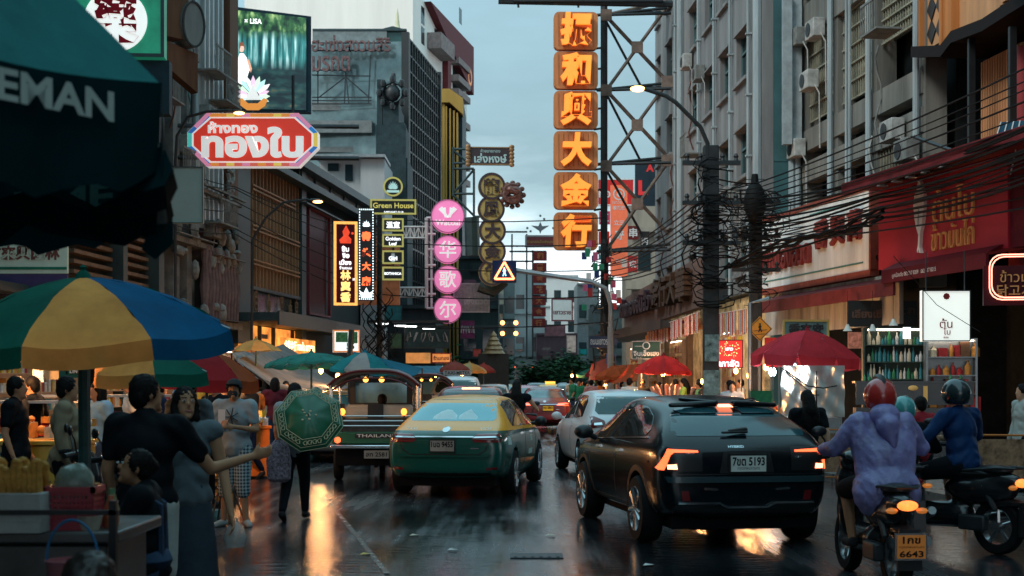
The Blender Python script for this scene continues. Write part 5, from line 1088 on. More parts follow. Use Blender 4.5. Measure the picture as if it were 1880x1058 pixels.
def car_body(st, w, arches, wr_=.34, mats=(), split=None):
    """st: (y, width factor, sill z, belt z, roof z, roof half width); returns an evaluated body mesh with arches cut"""
    rows = []
    for (y, k, zs, zb, zr, wr) in st:
        W = w * k; hood = wr is None
        if hood: wr = W * .80
        zm = zs + (zb - zs) * .52
        h = [(0, zs), (W * .72, zs), (W * .955, zs + .07), (W * 1.0, zm), (W * .985, zb - .07), (W * .93, zb)]
        h += [(W * .90, zb + (zr - zb) * .35), (W * .80, zr - .008), (W * .45, zr), (0, zr + .012)] if hood else [(W * .93 + (wr - W * .93) * .5, zb + (zr - zb) * .55), (wr, zr - .055), (wr * .80, zr - .01), (0, zr + .015)]
        rows.append([(x, y, z) for x, z in h] + [(-x, y, z) for x, z in h[-2:0:-1]])
    n = len(rows[0]); mb = MB(); mb.add([p for r in rows for p in r], [(i * n + j, (i + 1) * n + j, (i + 1) * n + (j + 1) % n, i * n + (j + 1) % n) for i in range(len(rows) - 1) for j in range(n)] + [tuple(range(n)), tuple(range((len(rows) - 1) * n, len(rows) * n))[::-1]])
    cut = MB()
    for ya in arches:
        for s in (-1, 1): cut.cyl((s * (w - .28), ya, wr_), (s * (w + .3), ya, wr_), wr_ + .045, n=28)
    cm = cut.mesh('cut', [LINER], 0); co = bpy.data.objects.new('cut', cm); _ts.collection.objects.link(co)
    me = bake(mb, [('SUBSURF', dict(levels=3, render_levels=3))], mats, 0)
    me2 = me.copy(); me2.materials.append(LINER)
    cm.materials.clear(); [cm.materials.append(m) for m in (list(mats) + [LINER])]
    for p in cm.polygons: p.material_index = len(mats)
    r = bake(me2, [('BOOLEAN', dict(operation='DIFFERENCE', object=co, solver='EXACT', material_mode='INDEX'))], mats, 0)
    bpy.data.objects.remove(co)
    if split is not None:
        bm = bmesh.new(); bm.from_mesh(r); co_, no_ = split
        bmesh.ops.bisect_plane(bm, geom=bm.verts[:] + bm.edges[:] + bm.faces[:], plane_co=co_, plane_no=no_)
        for f in bm.faces:
            if f.material_index != len(mats): f.material_index = 0 if (f.calc_center_median() - V(co_)).dot(V(no_)) > 0 else 1
        bm.to_mesh(r); bm.free()
    r.shade_smooth(); r.set_sharp_from_angle(angle=R(45)); return r
class Wrap:
    """lays outlines onto a body surface as thin parts"""
    def __init__(s, me): bm = bmesh.new(); bm.from_mesh(me); s.t = BVHTree.FromBMesh(bm); bm.free()
    def on(s, poly, view, off=.005, th=.012, step=.06, smooth_=True):
        """poly in (x,z) seen from the rear ('R'), front ('F') or (y,z) from the right / left side"""
        bm = bmesh.new(); bm.faces.new([bm.verts.new((p[0], 0, p[1])) for p in poly])
        xs = [p[0] for p in poly]; zs = [p[1] for p in poly]
        for a, no in ((xs, (1, 0, 0)), (zs, (0, 0, 1))):
            q = min(a) + step
            while q < max(a): bmesh.ops.bisect_plane(bm, geom=bm.verts[:] + bm.edges[:] + bm.faces[:], plane_co=(q, 0, q), plane_no=no); q += step
        pts = []; bm.verts.index_update()
        for v in bm.verts:
            x, z = v.co.x, v.co.z
            o, d = {'R': ((x, -9, z), (0, 1, 0)), 'F': ((x, 9, z), (0, -1, 0)), 'r': ((9, x, z), (-1, 0, 0)), 'l': ((-9, x, z), (1, 0, 0)), 'T': ((x, z, 9), (0, 0, -1))}[view]
            h = s.t.ray_cast(V(o), V(d)); p = h[0] if h[0] else V(o) + V(d) * 9; pts.append(p - V(d) * off)
        flip = view in ('F', 'l'); d = V({'R': (0, 1, 0), 'F': (0, -1, 0), 'r': (-1, 0, 0), 'l': (1, 0, 0), 'T': (0, 0, -1)}[view]) * th
        n = len(pts); fs = [tuple(v.index for v in f.verts) for f in bm.faces]; mb = MB()
        rim = [(e.verts[0].index, e.verts[1].index) for e in bm.edges if e.is_boundary]; bm.free()
        mb.add(pts + [p + d for p in pts], fs + [(a, b, b + n, a + n) for a, b in rim])
        me = mb.mesh('wrap', [None], 0); b2 = bmesh.new(); b2.from_mesh(me); bmesh.ops.recalc_face_normals(b2, faces=b2.faces[:])
        c = sum((f.normal.dot(-V(d)) for f in b2.faces if abs(f.normal.dot(d.normalized())) > .2), 0.)
        if c < 0: bmesh.ops.reverse_faces(b2, faces=b2.faces[:])
        b2.to_mesh(me); b2.free(); mb2 = MB(); mb2.add([tuple(v.co) for v in me.vertices], [tuple(p.vertices) for p in me.polygons]); return mb2
def wheel_parts(root, x, y, r=.33, w=.21, spokes=10, rim=RIMM):
    s = 1 if x > 0 else -1; q = M4.Rotation(R(90 * s), 3, 'Y'); mb = MB()
    mb.lathe([(r * .68, -w / 2), (r * .93, -w / 2), (r, -w * .32), (r, w * .32), (r * .93, w / 2), (r * .68, w / 2), (r * .64, w * .3), (r * .64, -w * .3), (r * .68, -w / 2)], (x, y, r), 32, q)
    t = obj('wheel', mb, TYRE, root); mb = MB()
    mb.lathe([(r * .70, w * .46), (r * .66, w * .52), (r * .60, w * .42), (r * .57, w * .1), (.0, w * .08)], (x, y, r), 32, q)
    mb.lathe([(.055, w * .5), (0, w * .52)], (x, y, r), 12, q)
    for i in range(spokes):
        a = 2 * math.pi * i / spokes + (.13 if i % 2 else -.13); d0, d1 = V((0, math.cos(a), math.sin(a))), V((0, math.cos(a + (-.1 if i % 2 else .1)), math.sin(a + (-.1 if i % 2 else .1))))
        c = V((x + s * w * .44, y, r)); mb.tube([c + d1 * r * .1, c + d0 * r * .66], [.022, .03], 5)
    obj('rim', mb, rim, t); return t
def plate(root, w, x, z, t1, t2, y=None, back=PLATEW, ink=PLATEK, W=.34, H=.15):
    mb = MB(); mb.bb(x - W / 2 - .02, x + W / 2 + .02, -.004, .02, z - H / 2 - .02, z + H / 2 + .02); mb2 = MB(); mb2.bb(x - W / 2, x + W / 2, -.02, -.005, z - H / 2, z + H / 2); mb3 = MB()
    mb3.text(t1, x - W * .46, x + W * .46, z - H * .14, z + H * .42, -.021, 0, .03); 
    if t2: mb3.text(t2, x - W * .32, x + W * .32, z - H * .44, z - H * .22, -.021, 0, .0)
    yy = y if y is not None else 0
    for m in (mb, mb2, mb3): m.v = [(a, b + yy, c) for a, b, c in m.v]
    o = obj('plate_holder', mb, TRIM, root); p = obj('number_plate', mb2, back, o); obj('lettering', mb3, ink, p, smooth=0)
def sym(poly): return [(-x, z) for x, z in poly][::-1]

# ---- sedan (used for the taxi and the red car)
SED = [(-2.30, .74, .44, .82, .84, None), (-2.27, .88, .33, .87, .90, None), (-2.12, .955, .26, .90, .965, None), (-1.90, .985, .22, .93, 1.03, None), (-1.62, 1.0, .20, .955, 1.09, None), (-1.02, 1.0, .19, .965, 1.385, .585), (-.35, 1.0, .18, .96, 1.455, .615), (.35, 1.0, .18, .95, 1.445, .61), (.85, 1.0, .18, .94, 1.31, .585), (1.30, 1.0, .19, .925, 1.03, None), (1.8, .98, .20, .86, .93, None), (2.15, .92, .23, .76, .80, None), (2.30, .74, .36, .62, .64, None)]
def sedan(name, label, cat, loc, rz, mats, split, glass, plates, taxi=False, lit=False):
    me = car_body(SED, .895, (-1.35, 1.35), .325, mats, split); W = Wrap(me)
    t = thing(name, label, cat, loc, rz); obj('body', me, None, t)
    def wr(n, poly, view, m, off=.006, th=.012, par=t, lab=None): return obj(n, W.on(poly, view, off, th), m, par, None, lab, 40)
    wr('rear_window', [(-.60, 1.085), (.60, 1.085), (.635, 1.12), (.535, 1.365), (.50, 1.385), (-.50, 1.385), (-.535, 1.365), (-.635, 1.12)], 'R', glass)
    wr('windscreen', [(-.6, 1.05), (.6, 1.05), (.5, 1.37), (-.5, 1.37)], 'F', CGLASS)
    for v in 'rl':
        wr('side_window', [(-1.18, 1.0), (-.28, .985), (-.28, 1.375), (-.62, 1.375), (-.95, 1.31), (-1.2, 1.1)], v, CGLASS); wr('side_window', [(-.2, .985), (.98, .965), (1.0, .99), (.5, 1.31), (.3, 1.36), (-.2, 1.385)], v, CGLASS)
        for y in (-.24, .92): wr('door_seam', [(y, .33), (y + .012, .33), (y + .012, .95), (y, .95)], v, TRIM, .003, .004)
        wr('door_handle', [(-.55, .86), (-.36, .86), (-.36, .89), (-.55, .89)], v, CHROME, .02, .02); wr('door_handle', [(.45, .85), (.64, .85), (.64, .88), (.45, .88)], v, CHROME, .02, .02)
        wr('wheel_arch_lip', [(-1.35 + .40 * math.cos(R(a)), .325 + .40 * math.sin(R(a))) for a in range(0, 181, 20)] + [(-1.35 + .37 * math.cos(R(a)), .325 + .37 * math.sin(R(a))) for a in range(180, -1, -20)], v, mats[-1], .004, .02)
    lens = BRAKE if lit else REDL
    for s in (lambda p: p, sym):
        wr('tail_light', s([(.40, .845), (.80, .83), (.80, .90), (.74, .925), (.47, .915)]), 'R', lens, .012, .02); wr('tail_light', s([(.44, .80), (.80, .795), (.80, .822), (.40, .838)]), 'R', REDL, .010, .02)
        wr('lamp_bar', s([(.42, .86), (.80, .868), (.80, .888), (.44, .88)]), 'R', CHROME, .02, .02); wr('reflector', s([(.60, .40), (.76, .41), (.76, .445), (.60, .435)]), 'R', REDL, .008, .01)
    wr('trunk_strip', [(-.42, .868), (.42, .868), (.43, .885), (-.43, .885)], 'R', CHROME, .022, .02)
    wr('lower_bumper', [(-.70, .27), (.70, .27), (.66, .36), (-.66, .36)], 'R', TRIM, .01, .015)
    wr('trunk_seam', [(-.50, .615), (.50, .615), (.60, .68), (.64, .78), (.63, .78), (.585, .69), (.49, .628), (-.49, .628), (-.585, .69), (-.63, .78), (-.64, .78), (-.60, .68)], 'R', TRIM, .003, .004)
    wr('bumper_crease', [(-.62, .585), (.62, .585), (.72, .66), (.70, .665), (.6, .60), (-.6, .60), (-.70, .665), (-.72, .66)], 'R', mats[-1], .02, .03)
    wr('emblem', [(.055 * math.cos(k * .524), .975 + .038 * math.sin(k * .524)) for k in range(12)], 'R', CHROME, .012, .012)
    wr('badge', [(.38, .70), (.50, .70), (.50, .72), (.38, .72)], 'R', CHROME, .006, .006)
    for s in (1, -1):
        mb = MB(); mb.ell((s * .99, .78, 1.02), (.10, .07, .075), 12); mb.caps((s * .86, .80, .98), .03, (s * .97, .79, 1.0), .03); obj('mirror', mb, TRIM, t)
        for y in (-1.35, 1.35): wheel_parts(t, s * .80, y, .325)
    mb = MB(); mb.bb(-.7, .7, -2.1, 2.0, .16, .30); mb.bb(-.28, .28, -1.9, -1.7, .14, .3); obj('underbody', mb, LINER, t)
    plate(t, W, plates[2], .745, plates[0], plates[1], -2.318, plates[3], PLATEK)
    return t, W, wr
YEL = paint('taxi_yellow', (.86, .34, .004), .35); GRN = paint('taxi_green', (.004, .075, .058))
TGL = mat('teal_tinted_glass', (.16, .36, .40), .07, m=.55, var=.12, sc_=1)  # teal base colour stands in for part of the sky reflected in the glass
pt = P(815, 698, 20.2); a = vp(1330)
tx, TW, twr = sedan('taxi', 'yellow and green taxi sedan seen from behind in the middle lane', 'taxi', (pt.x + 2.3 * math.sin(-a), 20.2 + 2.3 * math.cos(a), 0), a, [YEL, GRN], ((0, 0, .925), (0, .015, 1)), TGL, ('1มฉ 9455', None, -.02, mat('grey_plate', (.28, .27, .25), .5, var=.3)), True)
twr('side_marking', [(-1.9, .75), (-1.68, .74), (-1.7, .84), (-1.86, .86)], 'r', mat('pale_marking', (.45, .6, .55), .4, var=.5, sc_=20), .003, .004)
twr('side_marking', [(.1, .52), (.5, .52), (.5, .60), (.1, .60)], 'r', _m['pale_marking'], .003, .004); twr('side_marking', [(.3, .72), (.5, .72), (.5, .82), (.3, .82)], 'r', _m['pale_marking'], .003, .004)
mb = MB(); mb.text('TAXI-METER', -.62, -.26, .955, 1.0, 0, 0, .0); q = MB()
for n_, x0 in (('TAXI', -.6), ('VIOS', .48)):
    mb = MB(); mb.text(n_, x0, x0 + .16, .965, 1.0, 0, 0, 0); v = []
    for (x, y, z) in mb.v: h = TW.t.ray_cast(V((x, -9, z)), V((0, 1, 0)))[0]; v.append((x, (h.y if h else -2.2) - .008, z))
    mb.v = v; obj('lettering', mb, WHITE, tx, smooth=0)
twr('reflected_cushion', [(-.30, 1.10), (.06, 1.10), (.05, 1.16), (-.06, 1.235), (-.14, 1.245), (-.22, 1.21), (-.30, 1.15)], 'R', mat('white_cushion', (.42, .58, .60), .12, var=.1), .009, .003) .name = 'cushion'
twr('cushion', [(.09, 1.10), (.36, 1.10), (.36, 1.14), (.28, 1.2), (.22, 1.25), (.15, 1.215), (.08, 1.16)], 'R', _m['white_cushion'], .009, .003)  # two pale outlines laid flat on the rear glass
RED = paint('dark_red_paint', (.20, .018, .028))
pt = P(1003, 698, 47); a = vp(1010)
rc, RW, rwr = sedan('red_sedan', 'dark red sedan with lit tail lights and a yellow plate ahead of the taxi', 'car', (pt.x, 49.3, 0), a, [RED, RED], None, mat('grey_tinted_glass', (.16, .24, .25), .08, m=.4, var=.5, sc_=2), ('ทย 8801', None, .12, mat('yellow_plate', (.75, .42, .04), .5, var=.1, emit=.15)), False, True)

# ---- dark crossover in front
SUV = [(-2.16, .74, .46, .94, .96, None), (-2.12, .89, .36, 1.0, 1.03, None), (-1.98, .965, .29, 1.05, 1.15, None), (-1.78, .99, .26, 1.075, 1.255, None), (-1.45, 1.0, .25, 1.075, 1.43, .60), (-1.0, 1.0, .24, 1.06, 1.515, .63), (-.35, 1.0, .24, 1.04, 1.56, .645), (.30, 1.0, .24, 1.02, 1.53, .63), (.75, 1.0, .24, 1.0, 1.40, .60), (1.22, 1.0, .25, .99, 1.10, None), (1.75, .985, .26, .95, 1.02, None), (2.05, .93, .30, .86, .90, None), (2.20, .76, .42, .70, .72, None)]
NAVY = mat('dark_teal_paint', (.0025, .006, .009), .2, var=.06, sc_=1.5, coat=.08, spec=.35)
me = car_body(SUV, .925, (-1.32, 1.34), .355, [NAVY], None); W = Wrap(me)
pt = P(1372, 698, 14.1); a = vp(520)
sv = thing('dark_crossover', 'glossy dark crossover with lit angular tail lights in the right lane', 'car', (pt.x - 2.16 * math.sin(a), 14.1 + 2.16 * math.cos(a), 0), a); obj('body', me, None, sv)
def wr(n, poly, view, m, off=.006, th=.012): return obj(n, W.on(poly, view, off, th), m, sv, None, None, 40)
RGL = mat('blue_tinted_glass', (.02, .07, .085), .07, m=0, var=.25, sc_=1.2)
wr('rear_window', [(-.66, 1.15), (.66, 1.15), (.70, 1.20), (.60, 1.36), (-.60, 1.36), (-.70, 1.20)], 'R', RGL)
wr('upper_window', [(-.50, 1.375), (-.14, 1.375), (-.11, 1.44), (-.46, 1.44), (-.54, 1.41)], 'R', RGL, .03, .02); wr('upper_window', [(.14, 1.375), (.50, 1.375), (.54, 1.41), (.46, 1.44), (.11, 1.44)], 'R', RGL, .03, .02)
wr('windscreen', [(-.62, 1.12), (.62, 1.12), (.52, 1.46), (-.52, 1.46)], 'F', CGLASS)
for v in 'rl':
    wr('side_window', [(-1.35, 1.14), (-.36, 1.09), (-.36, 1.45), (-.8, 1.435), (-1.2, 1.33), (-1.4, 1.2)], v, CGLASS); wr('side_window', [(-.28, 1.085), (.95, 1.03), (.62, 1.30), (.30, 1.42), (-.28, 1.46)], v, CGLASS)
    wr('window_strip', [(-1.5, 1.115), (.95, 1.01), (.95, 1.025), (-1.5, 1.135)], v, CHROME, .012, .012)
    for y in (-.32, .95): wr('door_seam', [(y, .4), (y + .012, .4), (y + .012, 1.03), (y, 1.03)], v, TRIM, .003, .004)
    for y in (-.6, .45): wr('door_handle', [(y, .93), (y + .2, .92), (y + .2, .95), (y, .96)], v, CHROME, .02, .02)
    for y in (-1.32, 1.34): wr('wheel_arch_lip', [(y + .47 * math.cos(R(b)), .355 + .47 * math.sin(R(b))) for b in range(0, 181, 15)] + [(y + .41 * math.cos(R(b)), .355 + .41 * math.sin(R(b))) for b in range(180, -1, -15)], v, TRIM, .006, .03)
    wr('sill_trim', [(-.95, .27), (.95, .27), (.95, .38), (-.95, .38)], v, TRIM, .008, .02)
    wr('character_line', [(-1.75, .87), (1.5, .80), (1.5, .815), (-1.75, .89)], v, NAVY, .012, .02)
for s in (lambda p: p, sym):
    wr('tail_light', s([(.50, 1.01), (.79, 1.025), (.885, .83), (.868, .81), (.83, .81), (.775, .96), (.74, .99), (.50, .99)]), 'R', BRAKE, .014, .02)
    wr('brake_lamp', s([(.71, .82), (.80, .82), (.805, .865), (.72, .872)]), 'R', BRAKE2, .016, .02)
    wr('lamp_housing', s([(.46, .80), (.87, .79), (.88, 1.05), (.46, 1.04)]), 'R', TRIM, .006, .012)
    wr('reflector', s([(.58, .50), (.66, .50), (.67, .60), (.60, .60)]), 'R', REDL, .01, .012); wr('chrome_fleck', s([(.30, .60), (.44, .61), (.44, .635), (.30, .625)]), 'R', CHROME, .012, .012)
wr('brake_lamp', [(-.075, 1.435), (.075, 1.435), (.07, 1.465), (-.07, 1.465)], 'R', BRAKE2, .10, .04)
for s in (-1, 1):
    mb = MB(); mb.caps((s * .10, -1.42, 1.475), .035, (s * .56, -1.36, 1.455), .025); mb.caps((s * .12, -1.40, 1.48), .03, (s * .40, -1.15, 1.515), .02); obj('spoiler', mb, NAVY, sv)
mb = MB(); mb.caps((-.12, -1.98, 1.20), .022, (.04, -1.96, 1.21), .03); mb.caps((-.2, -1.99, 1.185), .014, (.05, -1.99, 1.19), .014); obj('wiper', mb, TRIM, sv)
wr('hatch_seam', [(-.72, .76), (.72, .76), (.80, 1.06), (.792, 1.06), (.712, .772), (-.712, .772), (-.792, 1.06), (-.80, 1.06)], 'R', TRIM, .003, .004)
wr('bumper_step', [(-.80, .685), (.80, .685), (.83, .745), (-.83, .745)], 'R', mat('satin_navy_paint', (.02, .05, .06), .3, var=.1, coat=.6), .035, .05)
wr('lower_bumper', [(-.74, .31), (.74, .31), (.72, .46), (.30, .46), (.22, .41), (-.22, .41), (-.30, .46), (-.72, .46)], 'R', TRIM, .018, .03)
wr('bumper_strip', [(-.70, .465), (-.29, .465), (-.21, .42), (.21, .42), (.29, .465), (.70, .465), (.70, .485), (.28, .485), (.2, .44), (-.2, .44), (-.28, .485), (-.70, .485)], 'R', CHROME, .024, .02)
wr('plate_recess', [(-.28, .78), (.28, .78), (.24, .99), (-.24, .99)], 'R', TRIM, .004, .008)
for x0, x1, z in ((-.18, -.02, 1.045), (-.62, -.54, .985), (.50, .57, .94)):
    mb = MB(); mb.text({-.18: 'HYBRID', -.62: 'CROSS', .50: 'HEV'}[x0], x0, x1, z - .012, z + .012, 0, 0, .01); mb.v = [(x, ((W.t.ray_cast(V((x, -9, zz)), V((0, 1, 0)))[0] or V((0, -2.1, 0))).y) - .006, zz) for x, y, zz in mb.v]; obj('lettering', mb, CHROME, sv, smooth=0)
for s in (1, -1):
    mb = MB(); mb.ell((s * 1.04, .72, 1.10), (.12, .08, .085), 12); mb.caps((s * .90, .75, 1.03), .035, (s * 1.0, .73, 1.08), .035); obj('mirror', mb, TRIM, sv)
    for y in (-1.32, 1.34): wheel_parts(sv, s * .825, y, .355, .225)
mb = MB(); mb.bb(-.72, .72, -2.0, 1.9, .2, .36); mb.bb(-.5, .5, -1.9, -1.6, .18, .34); obj('underbody', mb, LINER, sv)
sv.scale = (1, 1, .975)
plate(sv, W, 0, .875, '7ขต 5193', 'กรุงเทพมหานคร', -2.185, PLATEW, PLATEK, .36, .16)

# ---- white hatchback
HAT = [(-1.95, .76, .44, .90, .92, None), (-1.91, .90, .34, .96, 1.0, None), (-1.80, .97, .27, .99, 1.08, None), (-1.66, .99, .24, 1.0, 1.20, .62), (-1.42, 1.0, .22, .99, 1.46, .59), (-.9, 1.0, .2, .97, 1.505, .61), (-.1, 1.0, .2, .95, 1.515, .62), (.45, 1.0, .2, .94, 1.44, .60), (.80, 1.0, .2, .93, 1.27, .58), (1.15, 1.0, .2, .92, 1.03, None), (1.6, .98, .22, .86, .93, None), (1.88, .90, .26, .76, .80, None), (1.98, .74, .4, .62, .64, None)]
WHP = paint('pearl_white_paint', (.72, .73, .75), .25)
def hatch(name, label, cat, loc, rz, pm, gl, lit=True):
    me = car_body(HAT, .86, (-1.2, 1.27), .315, [pm]); W = Wrap(me); t = thing(name, label, cat, loc, rz); obj('body', me, None, t)
    def wr(n, poly, view, m, off=.006, th=.012): return obj(n, W.on(poly, view, off, th), m, t, None, None, 40)
    wr('rear_window', [(-.60, 1.10), (.60, 1.10), (.64, 1.16), (.55, 1.40), (-.55, 1.40), (-.64, 1.16)], 'R', gl); wr('windscreen', [(-.58, 1.05), (.58, 1.05), (.5, 1.41), (-.5, 1.41)], 'F', CGLASS)
    for v in 'rl':
        wr('side_window', [(-1.2, 1.05), (-.30, 1.0), (-.30, 1.42), (-.9, 1.41), (-1.15, 1.3)], v, CGLASS); wr('side_window', [(-.22, 1.0), (.9, .96), (.55, 1.27), (.3, 1.38), (-.22, 1.425)], v, CGLASS)
        for y in (-.26, .82): wr('door_seam', [(y, .34), (y + .012, .34), (y + .012, .95), (y, .95)], v, TRIM, .003, .004)
        wr('door_handle', [(-.5, .88), (-.32, .87), (-.32, .90), (-.5, .91)], v, pm, .02, .02)
    for s in (lambda p: p, sym): wr('tail_light', s([(.50, .90), (.78, .86), (.80, 1.06), (.70, 1.08), (.52, 1.0)]), 'R', REDL, .012, .02); wr('reversing_lamp', s([(.56, .93), (.70, .92), (.70, .96), (.57, .97)]), 'R', CHROME, .016, .02); wr('reflector', s([(.66, .42), (.74, .42), (.74, .56), (.68, .56)]), 'R', mat('orange_reflector', (.7, .2, .03), .3, emit=.3, var=0), .01, .012)
    wr('lower_bumper', [(-.66, .28), (.66, .28), (.6, .40), (-.6, .40)], 'R', TRIM, .012, .02)
    for s in (1, -1):
        mb = MB(); mb.ell((s * .95, .70, 1.02), (.1, .07, .075), 12); mb.caps((s * .83, .72, .98), .03, (s * .93, .71, 1.0), .03); obj('mirror', mb, pm, t)
        for y in (-1.2, 1.27): wheel_parts(t, s * .765, y, .315, .2)
    mb = MB(); mb.bb(-.66, .66, -1.8, 1.7, .16, .3); obj('underbody', mb, LINER, t); plate(t, W, 0, .70, 'กข 4127', None, -1.965); return t
pt = P(1142, 698, 24); a = vp(640)
wh = hatch('white_hatchback', 'white hatchback half hidden behind the dark crossover', 'car', (pt.x, 25.9, 0), a, WHP, mat('smoky_glass', (.05, .085, .085), .06, m=.3, var=.3))
# ---- white van / high roof taxi ahead, dark red wagon, further traffic (copies)
def place(src, label, px, d, rz=None, sw=None, sc=1, grp='queue of far cars in the jam'):
    p = G(px, d); return dup(src, (p.x, d, 0), 0 if rz is None else rz, label, grp, sw, sc)
SILP = paint('silver_paint', (.34, .37, .38)); MARP = paint('maroon_paint', (.11, .02, .028)); YELP = paint('far_taxi_yellow', (.6, .33, .03)); BLUP = paint('blue_grey_paint', (.10, .17, .20)); PNKP = paint('pink_paint', (.5, .12, .2))
v = place(wh, 'maroon wagon with a glowing high brake light just ahead of the taxi', 866, 32, .02, {'pearl_white_paint': MARP}, (1.06, 1.1, 1.03)); v.name = 'maroon_wagon'; v['group'] = ''
del v['group']
mb = MB(); mb.bb(-.18, .18, -1.62, -1.56, 1.44, 1.48); obj('brake_lamp', mb, BRAKE2, v)
v = place(wh, 'white high roofed car with a small roof lettering box behind the tuk-tuk', 840, 43, .03, None, (1.0, 1.1, 1.2)); v.name = 'white_taxi'; del v['group']
mb = MB(); mb.bb(-.42, .42, -.5, -.3, 1.52, 1.64); o = obj('roof_sign', mb, mat('grey_sign_box', (.3, .3, .3), .5), v); mb = MB(); mb.text('TAXI-METER', -.38, .38, 1.54, 1.62, -.505, 0, .01); obj('lettering', mb, PLATEK, o, smooth=0)
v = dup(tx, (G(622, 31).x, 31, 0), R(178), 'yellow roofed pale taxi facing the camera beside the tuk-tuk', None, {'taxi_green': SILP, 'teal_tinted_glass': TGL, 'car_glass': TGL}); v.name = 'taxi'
for i, (src, px, d, m, l, s_) in enumerate(((wh, 905, 62, SILP, 'small grey far hatchback left of the motorcycle rider', 1), (rc, 965, 64, PNKP, 'pink far taxi straight ahead of the red sedan', 1), (rc, 1010, 72, YELP, 'yellow far taxi above the red sedan', 1.02), (wh, 1045, 70, BLUP, 'blue grey far hatchback to the right of the yellow far taxi', 1), (rc, 925, 86, YELP, 'tiny far yellow taxi near the bus', 1), (wh, 985, 96, SILP, 'tiny far pale car in front of the trees', 1), (rc, 1075, 90, BLUP, 'tiny far dark car by the right far stalls', 1), (wh, 1040, 98, WHP, 'tiny far white car near the street end', 1))):
    v = place(src, l, px, d, rnd.uniform(-.04, .04), {'pearl_white_paint': m, 'dark_red_paint': m}, s_); v.name = 'far_car'
    if src is rc and m is YELP: mb = MB(); mb.bb(-.25, .25, -.3, -.15, 1.46, 1.58); obj('roof_sign', mb, mat('amber_roof_sign', (1, .6, .1), .5, var=0, emit=.8), v)
# ---- bus
bp = thing('bus', 'square backed cream and dark bus far ahead among the trees', 'bus', G(961, 122)); bp.scale = (.75, 1, 1); mb = MB(); mb.bb(-1.22, 1.22, 0, 9, .45, 2.95); mb.bb(-1.1, 1.1, 0, 9, 2.95, 3.05); obj('body', mb, mat('cream_bus_paint', (.16, .12, .10), .4, var=.2), bp, bevel=.08)
mb = MB(); mb.bb(-1.0, 1.0, -.03, -.004, 1.35, 2.7); obj('rear_window', mb, CGLASS, bp); mb = MB(); mb.bb(-1.0, 1.0, -.03, -.004, .7, 1.2); obj('grille', mb, TRIM, bp)
for x in (-1.05, .95): mb = MB(); mb.bb(x, x + .12, -.04, -.005, 2.75, 2.87); mb.bb(x, x + .12, -.04, -.005, .8, 1.1); obj('tail_light', mb, BRAKE, bp)
for x in (-1, 1): mb = MB(); mb.cyl((x * 1.1, 1.5, .45), (x * .8, 1.5, .45), .45, n=16); obj('wheel', mb, TYRE, bp)

